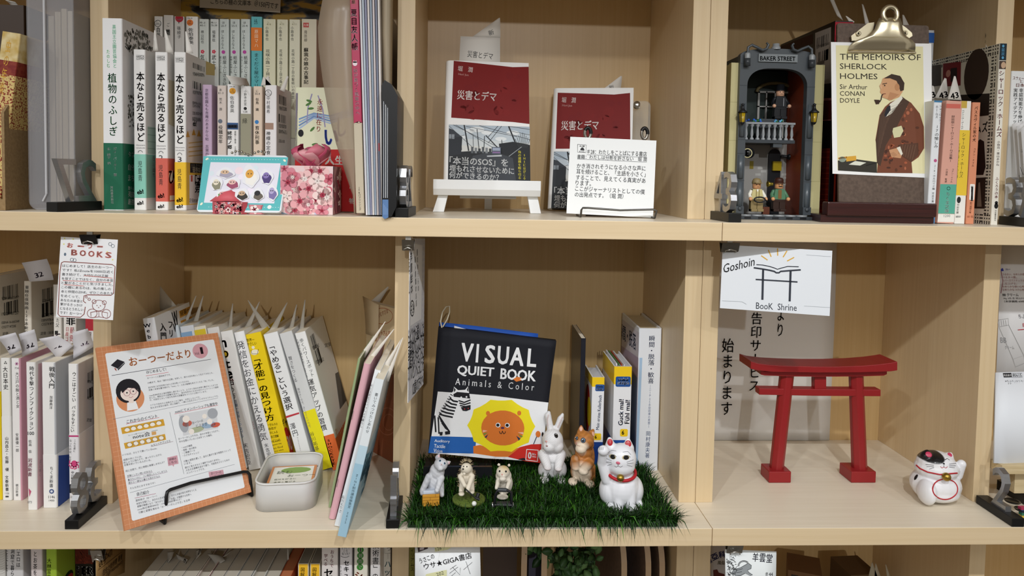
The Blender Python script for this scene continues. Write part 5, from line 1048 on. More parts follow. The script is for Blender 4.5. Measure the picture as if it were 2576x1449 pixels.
b = low(70, 93.5, 911, 1283, 'white paperback with crimson publisher lettering near its foot', 'f1f0ee'); s = b.sp
s.vt('時代を撃つノンフィクション', 80, 921, 79, 1083, '2a2628', 12, .006); s.ht('100', 70, 1090, 86, 1090, '2a2628', .01, 9); s.vt('佐高　信', 76, 1106, 76, 1140, '333', 8); s.vt('岩波新書', 76, 1152, 75, 1199, 'b02a62', 11, .012); s.poly([(72, 1228), (79, 1236), (74, 1250)], 'c05a7a'); s.ht('1873', 67, 1263, 80, 1263, '666', h=6); b.rt.poly([(96, 915), (112, 912), (110, 1278), (94, 1283)], 'dcb4bc'); b.rt.vt('泥に咲く', 101, 1156, 100, 1200, '9a8a92', 7)
b = low(109, 143, 911, 1278, 'thicker white paperback with a round blue mark low on its spine', 'f0efed'); b.wrap(1, b.h-1, 'c6c8cc', 'r'); b.band(1144, 1277, 'f2f1ef'); s = b.sp
s.vt('戦後入門', 131, 922, 130, 978, '2a2a2c', 15, .012); s.vt('加藤典洋', 129, 995, 128, 1030, '333', 8); k = b.bs; k.vt('ちくま新書', 130, 1173, 129, 1227, '2f2f33', 10); k.disc(130, 1236, 6, '4a5c8a', lvl=2); k.disc(130, 1236, 3, 'dfe3ee', lvl=3); k.ht('1146', 122, 1250, 138, 1250, '444', h=7); k.ht('1400', 123, 1259, 137, 1259, '555', h=5)
b.br.poly([(147, 1146), (178, 1143), (176, 1260), (146, 1274)], '34509a', 2)
b = low(175, 200, 915, 1284, 'white paperback with a pink octopus above the steel number stand', 'f1f0ee'); b.band(1093, 1262, 'e9e7ea'); s = b.sp
s.vt('ウニはすごい', 187, 935, 186, 1012, '2c2a2c', 10, .006); s.vt('バッタもすごい', 186, 1020, 182, 1088, '2c2a2c', 10, .006); k = b.bs; k.rect(173, 1095, 202, 1099, 'c2447a', 2); k.vt('こんな姿に', 189, 1105, 187, 1138, '3a3a3a', 6); k.vt('なったのは、なぜ？', 178, 1105, 176, 1168, '3a3a3a', 6)
k.disc(187, 1167, 8, 'd2487e', 3, ry=9)
for i in range(6): a = -.6+i*.75; k.line([(187+6*math.cos(a), 1167+6*math.sin(a)), (187+12*math.cos(a+.2), 1167+12*math.sin(a+.2)), (187+15*math.cos(a+.7), 1167+13*math.sin(a+.7))], 3, 'd2487e', 3)
k.vt('中公新書', 183, 1185, 182, 1214, '2f2f33', 8, .01); k.rect(175, 1218, 188, 1240, '20222c', 2); k.ht('R', 178, 1226, 186, 1226, 'e6e6ea', h=10, lvl=4); k.disc(184, 1233, 4, 'e6e6ea', 4, ry=3); k.ht('24', 177, 1250, 184, 1250, '555')
r = b.rt; r.wrap if 0 else None
b.wrap(1, b.h-1, 'cfcdd0', 'r'); r.bars(220, 938, 234, 956, n=10); r.ht('9784121', 219, 960, 236, 961, '444', h=5); r.bars(220, 979, 234, 996, n=10, seed=9); r.ht('1921245', 219, 1001, 236, 1002, '444', h=5); r.ht('定価', 218, 1056, 230, 1057, '333', h=6)
Yr = 165.0
zr0 = W(70, 706, Yr).z-173
m = M(); m.box((-640, Yr-1, ZL+.2), (X1l-4, Yr+103, zr0-.3), mat('d6cfc0', .6)); tag(m.build('book_riser'), 'plain riser under the back row of the far left lower compartment', 'riser')
def bck(xl, xr, yt, lab, col, h=None):
    return Book('paperback_book', lab, stand(xl, xr, yt, zr0, Y=Yr), 100, col, r=1.4, group='back row of the far left lower compartment')
b = bck(-34, -4, 694, 'back row book with two barcodes at the left photo edge', 'e6e2da'); r = b.rt; r.bars(6, 722, 45, 746, n=22); r.ht('9784166603497', 4, 751, 47, 748, '333', h=6); r.bars(6, 763, 45, 784, n=22, seed=2); r.ht('1920277007207', 4, 790, 47, 787, '333', h=6); r.ht('ISBN4-16-660349', 4, 812, 48, 808, '444', h=5); r.ht('C0277 ¥720E', 4, 823, 40, 820, '444', h=5); r.ht('定価', 6, 840, 20, 838, '444', h=6)
b = bck(59.5, 77.5, 707, 'back row book with bold vertical title and two barcodes on its cover', 'e4ddd0'); b.sp.vt('東映任侠映画120本斬り', 68, 718, 66, 840, '3a302a', 10, .008); r = b.rt; r.bars(106, 728, 140, 752, n=20); r.ht('9784480077', 106, 757, 142, 754, '333', h=6); r.bars(105, 764, 140, 788, n=20, seed=3); r.ht('1920274019', 105, 793, 142, 790, '333', h=6); r.ht('ISBN978-4-480', 104, 806, 146, 803, '444', h=5); r.ht('C0274 ¥1900E', 104, 816, 146, 812, '444', h=5); r.ht('定価（本体価格', 102, 839, 148, 835, '444', h=6)
b = bck(133, 153, 716, 'narrow back row book partly behind the hanging shop card', 'e9e6e0'); b.sp.vt('た父', 146, 800, 144, 824, '333', 9); b.sp.rect(138, 832, 146, 842, '2a2a2a', 2)
b = bck(158, 190, 712, 'back row book with a black character over red lettering below the shop card', 'eeebe6'); s = b.sp; s.vt('犯罪', 178, 770, 178, 820, '1f1b1c', 24, .02); s.vt('郵便', 181, 822, 179, 860, 'b03040', 9); s.vt('日産ゴーン', 170, 822, 166, 884, 'b03040', 9); s.vt('人質司法', 186, 822, 184, 870, '444', 5)
b = bck(214, 234, 712, 'back row book with a red and white spine next to the divider', 'f0eeec'); b.sp.rect(214, 770, 235, 832, 'b8323e'); b.sp.vt('現代日本', 226, 834, 225, 885, '8a2a34', 9, .01)
for P, Y, lab in (([(61, 660), (124, 650), (135, 704), (74, 709)], 150, 'curled printed slip lying over the back row book with the bold title'), ([(0, 846), (46, 834), (54, 880), (26, 894)], 70, 'crumpled printed slip over the leftmost front row paperbacks'), ([(54, 838), (93, 826), (96, 880), (56, 897)], 80, 'printed slip over the paperback with the purple star mark'), ([(104, 850), (150, 842), (184, 870), (146, 904)], 80, 'folded printed slip over the thicker white paperback'), ([(188, 834), (226, 824), (236, 872), (184, 904)], 84, 'printed slip over the octopus paperback')):
    ctr = ((P[0][0]+P[2][0])/2, (P[0][1]+P[2][1])/2)
    slip(lab, P, Y, 'd9d7dc', curl=-5, txt=[('32', ctr[0]-10, ctr[1]+12, ctr[0]+10, ctr[1]+6, 'b4a4b6', .02, 13), ('SC', ctr[0]-14, ctr[1]-6, ctr[0]+10, ctr[1]-14, 'c9a4b4', .02, 18)], group='printed slips in the far left lower compartment')
number_stand('number stand 38 between the octopus paperback and the orange flyer board', -460, 3, ZL, 0, '38')
# binder clips
def binder(m, c, w, h, col, up=True):
    """the folded steel body of a binder clip, centre of its top edge at c"""
    V = []; pr = [(-5.5, 0), (5.5, 0), (1.2, -h), (.6, -h), (4.6, -.7), (-4.6, -.7), (-.6, -h), (-1.2, -h)]
    for x in (-w/2, w/2): V += [c+Vector((x, y, z)) for y, z in pr]
    n = len(pr); m.add(V, [(0, 5, 4, 1), (1, 4, 3, 2), (0, 7, 6, 5), (8, 9, 12, 13), (9, 10, 11, 12), (8, 13, 14, 15)]+[(i, n+i, n+(i+1) % n, (i+1) % n) for i in range(n)], col)
def hang_clip(label, x, Y, ztop, w, h, col, steel=True):
    c = Vector((x, Y, ztop-4)); t = thing('binder_clip', label, 'binder clip', (x, Y, ztop-h-4), 'binder clips under the shelf boards')
    m = M(); binder(m, c, w, h, col); m.build('clip_body', t)
    m = M(); m.tube([c+Vector((-w*.3, -4, -h)), c+Vector((-w*.3, -4.5, -h+2)), c+Vector((0, -5, -h+3.5)), c+Vector((w*.3, -4.5, -h+2)), c+Vector((w*.3, -4, -h))], .8, mat('c9c7c2', .25, 1), 6); m.build('clip_lever', t)
    m = M(); m.box((x-3, Y-1, ztop-4), (x+3, Y+1, ztop-.3), mat('b5b2ac', .3, 1)); m.build('hanger_tab', t)
# shop card in the far left compartment
TLc, TRc, BRc, BLc = [CP+(Vector(v)-CP)*.944 for v in ((-492.7, 60.5, -31.3), (-427.8, 57.0, -33.4), (-431.2, 50.8, -124.1), (-496.1, 54.6, -122.0))]
m = M(); T = frame(BLc, BRc-BLc, TLc-BLc); wc, hc = (BRc-BLc).length, (TLc-BLc).length; R = T.to_3x3()
m.box((0, 0, 0), (wc, .6, hc), mat('f0f1f3', .55), T); p = Pen(m, T @ Vector((0, 0, 0)), R @ Vector((1, 0, 0)), R @ Vector((0, 0, 1)))
z1 = lambda x, y: (x/1.63, 560+y/1.63)
PK = 'dd8f86'; BN = '8a4a44'
for tx, a in (('お', (275, 92, 300, 94)), ('ー', (318, 96, 345, 98)), ('つ', (358, 96, 378, 98)), ('ー', (398, 98, 422, 99))): p.ht(tx, *z1(a[0], a[1]), *z1(a[2], a[3]), PK, .05, 12 if tx != 'ー' else 4)
for i, ch in enumerate('BOOKS'): p.ht(ch, *z1(292+i*35, 122+i*2.6), *z1(318+i*35, 123+i*2.8), PK, .045, 15)
for x, y in ((265, 65), (300, 68), (262, 88), (440, 120), (462, 152)): p.disc(*z1(x, y), 1.8, 'e6e27a')
p.circ(*z1(452, 88), 4, 1, '4a5a6a'); p.circ(*z1(463, 96), 4, 1, '4a5a6a'); p.circ(*z1(295, 152), 4, 1, '4a5a6a'); p.circ(*z1(306, 154), 4, 1, '4a5a6a'); p.disc(*z1(267, 130), 3, '6a7a8a', ry=4)
box = [(252, 165), (262, 160), (460, 172), (472, 180), (470, 205), (466, 290), (455, 298), (360, 296), (345, 300), (342, 322), (352, 330)]
p.line([z1(*q) for q in box], 2, BN); p.line([z1(*q) for q in [(252, 165), (246, 200), (238, 375), (246, 384), (330, 388), (345, 375), (350, 345)]], 2, BN)
hand = ['はじめまして！店主のおーつー', 'です！私はnoteを1000日近く', '書き続けて、大切なのは正解', 'を探すことではなく、自分の本音', 'と繋がることだと気づきました。', 'この棚にあるのは、私の推しの', '本と仲間のZINE。ぜひこの本たち', 'をめくって、', 'あなたの本音と', '繋がるきっかけ', 'になるとうれしい', 'です！おーつー']
for i, tx in enumerate(hand):
    y = 176+i*17.6-(i > 8)*1; p.ht(tx, *z1(256-i*.9, y), *z1(min(256+len(tx)*(14.6 if i < 7 else 13)-i, 464 if i < 7 else 342), y+4+len(tx)*.3), '35343a', 0, 7)
for a in ((345, 217, 462, 228), (258, 237, 455, 246), (262, 254, 345, 260)): p.line([z1(a[0], a[1]), z1(a[2], a[3])], 1.2, 'd0685c', 3)
C = lambda x, y, r, ry=None: p.circ(*z1(x, y), r/1.63, 1.3, BN, 2, (ry or r)/1.63)
C(405, 340, 26, 22); C(386, 324, 8); C(428, 328, 8); C(378, 372, 20, 18); C(436, 374, 18, 18); p.line([z1(*q) for q in [(372, 368), (405, 362), (442, 370), (440, 392), (406, 386), (374, 390), (372, 368)]], 1.3, BN, 4); p.line([z1(405, 362), z1(406, 386)], 1, BN, 4); p.disc(*z1(398, 340), 1.2, BN, 3); p.disc(*z1(412, 341), 1.2, BN, 3); p.disc(*z1(405, 348), 1.5, BN, 3, ry=1); C(354, 305, 4); C(366, 314, 5)
tag(m.build('shop_card'), 'white handwritten shop card with pink bubble letters and a reading bear', 'card')
hang_clip('black binder clip holding the card with the reading bear', W(226, 590, 12).x, 12.5, -TH, 17, 10, mat('1c1a19', .4))
# ---------------------------------------------------------------- lower left compartment: flyer board on a wire easel
sc_ = lambda v: CP+(Vector(v)-CP)*.98
TLo, TRo, BRo, BLo = [sc_(v) for v in ((-456.1, 62.8, -158.5), (-355.8, 165.2, -162.7), (-290.1, 93.4, -341.5), (-390.5, -8.9, -337.3))]
T = frame(BLo, BRo-BLo, TLo-BLo); R = T.to_3x3(); wc, hc = (BRo-BLo).length, (TLo-BLo).length
m = M(); m.box((0, 0, 0), (wc, 4.5, hc), mat('d08a5e', .5), T)
p = Pen(m, T @ Vector((0, 0, 0)), R @ Vector((1, 0, 0)), R @ Vector((0, 0, 1)))
g = 5.1
for i in range(1, int(wc/g)+1): p.put([(i*g-.15, 0), (i*g+.15, 0), (i*g+.15, hc), (i*g-.15, hc)], [(0, 1, 2, 3)], 'e3b08c', 0)
for i in range(1, int(hc/g)+1): p.put([(0, i*g-.15), (wc, i*g-.15), (wc, i*g+.15), (0, i*g+.15)], [(0, 1, 2, 3)], 'e3b08c', 1)
a, b_ = p.loc(264, 890), p.loc(618, 1226)
z2 = lambda x, y: (230+x/2.069, 680+y/2.069)
q = [p.loc(*z2(*k)) for k in ((70, 435), (632, 358), (803, 1130), (212, 1305))]
xa, xb = (q[0].x+q[3].x)/2, (q[1].x+q[2].x)/2; ya, yb = (q[2].y+q[3].y)/2, (q[0].y+q[1].y)/2
p.put(rr2(xa, ya, xb, yb, 2), [tuple(range(24))], 'eef1f5', 2)
def H2(tx, x0, y0, x1, y1, h, c='3a3a46', b=0, l=4): p.ht(tx, *z2(x0, y0), *z2(x1, y1), c, b, h/2.069, l)
def L2z(x0, y0, x1, y1, w, c): p.line([z2(x0, y0), z2(x1, y1)], w/2.069, c, 3)
p.poly([z2(*k) for k in ((100, 495), (135, 463), (173, 477), (137, 513))], '23222a', 3); p.poly([z2(*k) for k in ((100, 498), (137, 516), (137, 523), (101, 505))], 'e8e8ee', 4); p.poly([z2(*k) for k in ((137, 514), (173, 480), (173, 486), (138, 522))], '23222a', 4); p.poly([z2(*k) for k in ((118, 508), (128, 512), (130, 526), (122, 518))], 'a8584a', 5)
H2('おーつーだより', 195, 478, 515, 432, 46, 'd98a52', .02); p.disc(*z2(566, 420), 19, 'd9a3ad', 3); H2('Vol.', 537, 435, 562, 431, 14, '3a2c34'); H2('1', 566, 419, 580, 417, 36, '3a2c34', .02)
L2z(105, 548, 622, 463, 2.5, '3c4048')
H2('はじめまして！', 285, 531, 388, 516, 16, '3a3a46', .01); L2z(283, 550, 401, 531, 2, 'c9505c')
rows_ = [('おーつーこと冨田裕子です。', 290, 562, 412, 543), ('39歳まで、私は「誰かの正解」を探して、周りの目を気にして生きてきました。', 292, 587, 632, 533), ('自分を信じる方法を知らなかった私を救ってくれたのは、', 296, 611, 508, 577), ('泥臭く本音を書き続けた「note」と、人生の転機を支えてくれた「本」でした。', 297, 624, 636, 570), ('noteを890日以上毎日更新し続けることで、ようやく自分の本音と繋がることができ', 300, 653, 656, 596), ('ました。現在はその経験を活かし、自分を好きになるためのメンバーシップ運営', 301, 665, 660, 608), ('や、対話をとおして自分を深める読書会をコツコツと続けています。', 302, 677, 600, 630), ('リアルであなたに出会えたこのご縁を、大切にしたいです。', 306, 703, 566, 660), ('私もまだ変化の途中。同じ目線で、一緒に人生をひらいていけたらうれしいです。', 307, 717, 660, 654)]
for r_ in rows_: H2(*r_, 9.5)
p.disc(*z2(203, 668), 34, 'dd9468', 3); p.disc(*z2(192, 628), 30, '1f1d24', 4, ry=32); p.disc(*z2(198, 640), 22, 'f3e2da', 5, ry=20); p.poly([z2(*k) for k in ((150, 618), (180, 585), (225, 595), (250, 640), (225, 615), (190, 612), (160, 640))], '1f1d24', 6)
for x, y in ((184, 638), (217, 630)): p.circ(*z2(x, y), 8, 1, 'b0707a', 6); p.disc(*z2(x, y), 2, '1f1d24', 6)
p.line([z2(195, 660), z2(206, 663), z2(216, 656)], 1, 'b0505a', 6); p.poly([z2(*k) for k in ((185, 690), (230, 680), (245, 722), (185, 732))], 'f4f4f6', 5)
for i in range(3): L2z(186, 700+i*11, 238, 690+i*11, 5, '2c4478')
p.poly([z2(*k) for k in ((190, 672), (218, 667), (220, 690), (196, 692))], 'f3e2da', 6)
L2z(112, 775, 658, 665, 1.5, '6a6e78'); L2z(407, 738, 481, 1060, 1.5, '6a6e78')
H2('これからのイベント', 183, 789, 342, 758, 18, '3a3a46', .012); L2z(180, 800, 352, 766, 2, 'c9505c')
p.poly([z2(*k) for k in ((153, 820), (374, 774), (382, 808), (160, 853))], 'd9a536', 3); p.poly([z2(*k) for k in ((168, 900), (382, 852), (388, 882), (176, 930))], 'd9a536', 3); p.poly([z2(*k) for k in ((160, 853), (382, 808), (386, 850), (170, 898))], 'e9ecee', 3)
for i in range(6): p.disc(*z2(186+i*33, 830-i*7), 6.5, 'f6f0e6', 4, ry=5); p.circ(*z2(186+i*33, 830-i*7), 6.5, .8, '4a3a30', 5, 5, 180, 360); p.disc(*z2(198+i*33, 908-i*7), 6, 'f6f0e6', 4, ry=6); p.circ(*z2(198+i*33, 908-i*7), 6.5, .8, '4a3a30', 5, 5)
H2('おーつーと書くチャレンジ', 192, 860, 280, 842, 8, '3a3a46'); H2('note会', 215, 868, 304, 850, 24, '2a2a34', .012); L2z(312, 838, 345, 832, 3, '4a4a55'); p.poly([z2(*k) for k in ((312, 842), (335, 838), (337, 855), (314, 859))], 'd9a868', 5); H2('in センイチブックス', 310, 911, 410, 887, 12, '3a3a46', .01); L2z(310, 918, 425, 891, 1.6, '7a4a5a')
for r_ in [('いつもは、ひとりで書いているnote。', 160, 962, 340, 926), ('画面の向こうには、', 166, 988, 262, 968), ('同じように悩んだり、迷ったりしながら', 167, 1003, 364, 959), ('言葉を紡いでいる人がいる。', 169, 1015, 310, 987), ('同じ空間で、同じ時間に執筆しませんか？', 178, 1046, 380, 998), ('言葉にしたい想いがある人', 185, 1072, 316, 1044), ('書きたいのに、つい後回しにしてしまう人', 189, 1092, 393, 1043), ('誰かと一緒なら書ける気がする人', 192, 1108, 356, 1071), ('そんな方におすすめです！', 200, 1136, 330, 1106)]: H2(*r_, 11)
for a in ((186, 1080, 318, 1051), (190, 1099, 395, 1050), (193, 1115, 358, 1077)): L2z(*a, 1.4, '8a5a86')
L2z(200, 1158, 745, 1010, 1.5, '6a6e78')
H2('noteにてメンバーシップも運営中', 435, 737, 655, 693, 16, '3a3a46', .012); L2z(432, 748, 658, 702, 2, 'c9505c')
p.poly([z2(*k) for k in ((455, 752), (648, 716), (660, 822), (478, 862))], 'd9dbdf', 3); p.disc(*z2(480, 800), 12, 'a9adb4', 4, ry=22); p.disc(*z2(630, 745), 13, 'a9adb4', 4); p.disc(*z2(492, 775), 9, 'f4ece4', 5); p.disc(*z2(498, 798), 12, 'c9695a', 4, ry=8); p.disc(*z2(610, 805), 18, '9db4cc', 4, ry=8); p.disc(*z2(545, 830), 20, 'b0b89a', 4, ry=7); p.disc(*z2(615, 788), 7, 'f4ece4', 5); p.disc(*z2(588, 760), 6, 'f4ece4', 5); p.disc(*z2(520, 840), 7, 'f4ece4', 5); p.disc(*z2(645, 805), 12, 'd0604a', 4, ry=6)
H2('おーつーの', 525, 795, 580, 782, 14, '2a2a34', .008); H2('じぶすき', 545, 812, 600, 800, 16, '2a2a34', .008)
for r_ in [('おーつーのじぶすきは、自分の本音とつながり、', 452, 878, 664, 834), ('外の言葉にブレない土台をつくる場所。', 456, 893, 628, 857), ('・noteの継続', 468, 923, 524, 911), ('・感謝・自分褒め', 470, 938, 545, 922), ('・ご機嫌ワーク', 472, 952, 538, 938), ('・小さなチャレンジ', 474, 966, 560, 948), ('行動と実践を通して、自分と繋がり直す時間をつくって', 480, 996, 724, 935), ('います。', 482, 1009, 520, 1001), ('誰かに答えをもらう場所ではありません。', 486, 1028, 668, 983), ('人生の主導権を自分で握り、可能性をひらくための', 490, 1042, 718, 986), ('メンバーシップです。', 494, 1056, 590, 1033)]: H2(*r_, 11)
for (x, y, w_, h_, t1, t2) in ((422, 992, 56, 46, '詳細は', 'こちら'), (649, 1064, 80, 40, 'おーつーの', 'noteはこちら')):
    p.poly([z2(x-w_/2, y-h_/2+6), z2(x+w_/2-4, y-h_/2-6), z2(x+w_/2+3, y+h_/2-8), z2(x+8, y+h_/2-4), z2(x+6, y+h_/2+8), z2(x-2, y+h_/2-1), z2(x-w_/2+6, y+h_/2+4)], 'd3a2ae', 3)
    H2(t1, x-w_*.34, y-6, x+w_*.32, y-14, 13, '4a3a46', .01); H2(t2, x-w_*.4, y+12, x+w_*.38, y+3, 12, '4a3a46', .01)
H2('自己紹介', 236, 1166, 300, 1153, 19, '3a3a46', .012); L2z(225, 1186, 335, 1162, 2, 'a8486a')
for r_ in [('冨田裕子（おーつー）', 230, 1199, 340, 1174), ('本音を言葉にし、自分の人生を整えて、自分とお金が巡る世界をつくる', 233, 1216, 545, 1142), ('経験が価値になり「ありがとう」と「お金」が循環する世界へ', 238, 1230, 520, 1166), ('note毎日更新890日｜note1000記事以上！', 240, 1246, 466, 1190), ('行動と習慣を育める「おーつーのじぶすき」を主宰', 245, 1262, 512, 1195)]: H2(*r_, 11.5)
o = m.build('flyer_board'); tag(o, 'tilted flyer board with an orange grid border on the black wire easel', 'flyer')
n_ = -(R @ Vector((0, 1, 0))); o5 = T @ Vector((0, -4.6, 0))
t = thing('wire_easel', 'black wire easel holding the orange bordered flyer', 'wire stand', T @ Vector((wc/2, 20, 0)))
hz = Vector((-n_.x, -n_.y, 0)).normalized()
m = M(); Q = [WP(px, py, o5, n_) for px, py in ((419, 1246), (421, 1237), (428, 1232), (480, 1215), (560, 1198), (612, 1187), (622, 1187), (628, 1194))]
f0 = WZ(409, 1311, ZL+2.3)-hz*6; f1 = WZ(630, 1243, ZL+2.3)-hz*4
m.tube([f0+hz*76, f0]+Q+[f1, f1+hz*76], 1.9, mat('17171a', .35), 8); m.build('front_bar', t)
m = M(); m.tube([f0+hz*76, f0+hz*66+Vector((0, 0, 50)), f0+hz*84+Vector((0, 0, 100)), f1+hz*84+Vector((0, 0, 100)), f1+hz*66+Vector((0, 0, 50)), f1+hz*76], 1.9, mat('17171a', .35), 8); m.build('back_rest', t)
# leaning books behind
def lean(lab, tl, bl, w, col, YL1=157.0, **k):
    sl = (bl[0]-tl[0])/(bl[1]-tl[1])
    fr = tilt(bl, (bl[0]+w, bl[1]-w*sl), tl, YL1); fr[0].translation.z = ZL+.4
    return Book('paperback_book', lab, fr, 105, col, r=1.4, rough=.38, group='books leaning left behind the flyer')
b = lean('white web handbook leaning at the left end behind the flyer', (358, 807), (432, 1233), 29, 'e9ebef', 104.0); s = b.sp
s.vt('Web', 369, 812, 377, 854, '1f2a55', 17, .02); r = b.rt; r.vt('入門', 409, 812, 412, 858, '1d1d22', 22, .03); r.vt('フリ', 428, 806, 431, 850, '1d1d22', 18, .03); r.ht('W', 434, 804, 447, 798, '1d1d22', .03, 22); r.ht('We', 436, 826, 452, 819, '1d1d22', .03, 14); r.poly([(450, 783), (487, 766), (490, 782), (453, 800)], 'e0a23a'); r.ht('経験ゼロ', 453, 789, 484, 775, '3a2a10', .01, 8, lvl=3); r.poly([(454, 808), (489, 792), (492, 810), (457, 828)], 'e0a23a'); r.ht('になる', 462, 815, 488, 803, '3a2a10', .01, 8, lvl=3)
hid = [((418, 830), (489, 1191), 29, 'd8e2e8', 'pale blue white'), ((452, 830), (521, 1191), 33, 'e3e8ee', 'white with a blue tab'), ((487, 831), (558, 1191), 29, 'efe9d8', 'white with a yellow edge'), ((520, 834), (592, 1191), 29, 'ecebe8', 'plain white')]
for i, (tl, bl, w, c, nm_) in enumerate(hid):
    b = lean('%s book whose top shows just above the flyer' % nm_, tl, bl, w, c)
    if i == 2: b.sp.rect(484, 832, 520, 846, 'e8cf3a')
    if i == 1: b.sp.rect(452, 838, 486, 852, '8fb4d8')
b = lean('white book with large multicoloured latin letters on its spine', (553.5, 842), (626, 1190), 30, 'f0f0ee'); s = b.sp
for i, (ch, c) in enumerate(zip('note', ('1c1c22', 'd8b21c', '1c1c22', '1c1c22'))): s.ht(ch, 554+i*5, 866+i*26, 570+i*5, 864+i*26, c, .03, 19)
s.disc(567, 891, 7, 'd8b21c', 1); s.vt('の', 574, 931, 577, 948, '26262a', 14); s.vt('始', 577, 949, 581, 971, 'c0303a', 19, .02); s.vt('め方', 581, 972, 588, 1004, '26262a', 15, .01); s.vt('言葉で世界とつながる！', 592, 1005, 612, 1111, '3f7fc0', 8, .01); s.vt('末吉宏臣', 616, 1114, 627, 1170, '2a2a2e', 13); b.rt.vt('note', 635, 1060, 640, 1080, 'c0303a', 8)
b = lean('white book with thin grey brush lettering beside the yellow one', (588, 844), (674, 1190), 25, 'f0f1f2'); s = b.sp
s.vt('発信をお金にかえる勇気', 603, 857, 666, 1110, '3f3f44', 20); s.vt('末吉宏臣', 668, 1115, 682, 1160, '2f2f33', 11)
b = lean('bright yellow book with a little reader drawing on its spine', (617, 849), (700, 1190), 38, 'f3d31a'); s = b.sp
s.ht('世界一', 620, 856, 640, 854, '3a3010', .005, 8); s.ht('やさしい', 622, 866, 645, 863, '3a3010', .005, 8); s.disc(637, 874, 4, 'f6efd8', 2); s.disc(641, 886, 10, 'f6efd8', 2, ry=7); s.line([(631, 880), (634, 890), (648, 890), (650, 878)], 1.2, '5a4a1c', 3); s.vt('「才能」の見つけ方', 644, 893, 681, 1060, '201c14', 24, .018)
for i, tx in enumerate(('一生ものの', '自信が', '手に入る', '自己理解', 'メソッド')): s.ht(tx, 673+i*3, 1069+i*10, (698 if i == 0 else 692)+i*3, 1066+i*10, '3a3010', .008, 7)
for i, tx in enumerate(("The world's", 'easiest way', 'to find', 'your talent')): s.ht(tx, 683+i*2.5, 1112+i*8, 706+i*2.5, 1107+i*8, '3a3010', 0, 5)
r = b.rt; r.disc(726, 1115, 14, 'c0281c', 2, ry=20); r.ht('30', 722, 1117, 734, 1112, 'f6e8c8', .03, 18, lvl=3); r.vt('て', 655, 862, 660, 880, '201c14', 12, .02); r.ht('ギャ', 708, 1065, 722, 1060, '201c14', .02, 9)
b = lean('white book with large black lettering and a red line', (662, 849), (756, 1190), 35, 'eff0f1'); s = b.sp
s.vt('「やめる」という選択', 681, 862, 729, 1032, '222226', 20, .016); s.poly([(712, 1049), (752, 1037), (753, 1041), (713, 1054)], 'c23a44', 2); s.vt('澤円', 734, 1064, 745, 1098, '2a2a2e', 15); s.vt('MadokaSawa', 748, 1099, 756, 1134, '555', 4)
b = lean('grey spined book with a bright yellow foot', (702, 847), (808, 1190), 31, 'd9dadb'); s = b.sp
s.poly([(752, 1040), (792, 1027), (842, 1178), (806, 1192)], 'efe21e', 1); s.vt('賢さをつくる', 729, 896, 745, 962, '55555a', 10); s.vt('頭はよくなる。よくなりたければ。', 750, 976, 781, 1080, '66666a', 6); s.vt('谷川祐基', 783, 1086, 799, 1134, '4a4a2a', 11); r = b.rt; 
b = lean('white book with barcodes on its cover and an orange foot, rightmost of the leaning row', (741, 847), (838, 1191), 26, 'efefee'); s = b.sp
s.poly([(812, 1098), (840, 1090), (866, 1180), (838, 1193)], 'df6a34', 1); s.vt('歩くパワースポット', 757, 851, 787, 948, '3a3a3e', 11); s.vt('と呼ばれた僕の大切にしている', 748, 852, 773, 950, '55555a', 5); s.vt('運気アップの習慣', 780, 953, 817, 1084, '2a2a2e', 15, .01); s.ht('', 0, 0, 1, 1, '000')
V_ = s.loc(826, 1106), s.loc(840, 1170)
s.vt('SHOCKEYE', 826, 1104, 841, 1170, '3a1208', 13, .02)
r = b.rt; r.bars(780, 846, 799, 872, n=16); r.ht('9784065462', 786, 876, 802, 868, '444', h=4); r.bars(790, 884, 811, 910, n=16, seed=6); r.ht('1920095012', 794, 912, 814, 903, '444', h=4); r.ht('定価', 816, 870, 834, 864, '555', h=4); r.poly([(843, 940), (873, 922), (888, 985), (855, 1030)], '5f5f62', 2); r.poly([(855, 950), (866, 944), (872, 1005), (862, 1018)], '38383c', 3); b.wrap(0, 40, 'df6a34', 'r'); r.ht('運がよくなる', 844, 1090, 868, 1074, 'f3c8a8', .01, 8)
tips = [((389.5, 707), (404, 782), (444, 770), 'web handbook', 1), ((491, 745), (452, 836), (465, 834), 'pale blue white book', 0), ((509, 745), (478, 834), (494, 834), 'blue tabbed book', 0), ((583.5, 764.5), (572, 836), (584, 836), 'multicoloured letter book', 0), ((651, 760), (612, 830), (628, 830), 'brush lettered book', 0), ((622, 756), (662, 832), (680, 824), 'yellow book', 1), ((721, 762), (668, 846), (690, 846), 'red lined book', 0), ((745, 767), (722, 845), (736, 845), 'grey spined book', 0), ((766, 755), (750, 846), (764, 844), 'barcoded book', 0)]
for a, b1, b2, nm_, tx in tips:
    slip('thin pointed slip rising from the %s' % nm_, [(a[0]-1, a[1]), (a[0]+1, a[1]), b2, b1], 190, 'cfcbc2', curl=3, group='slips in the leaning books')
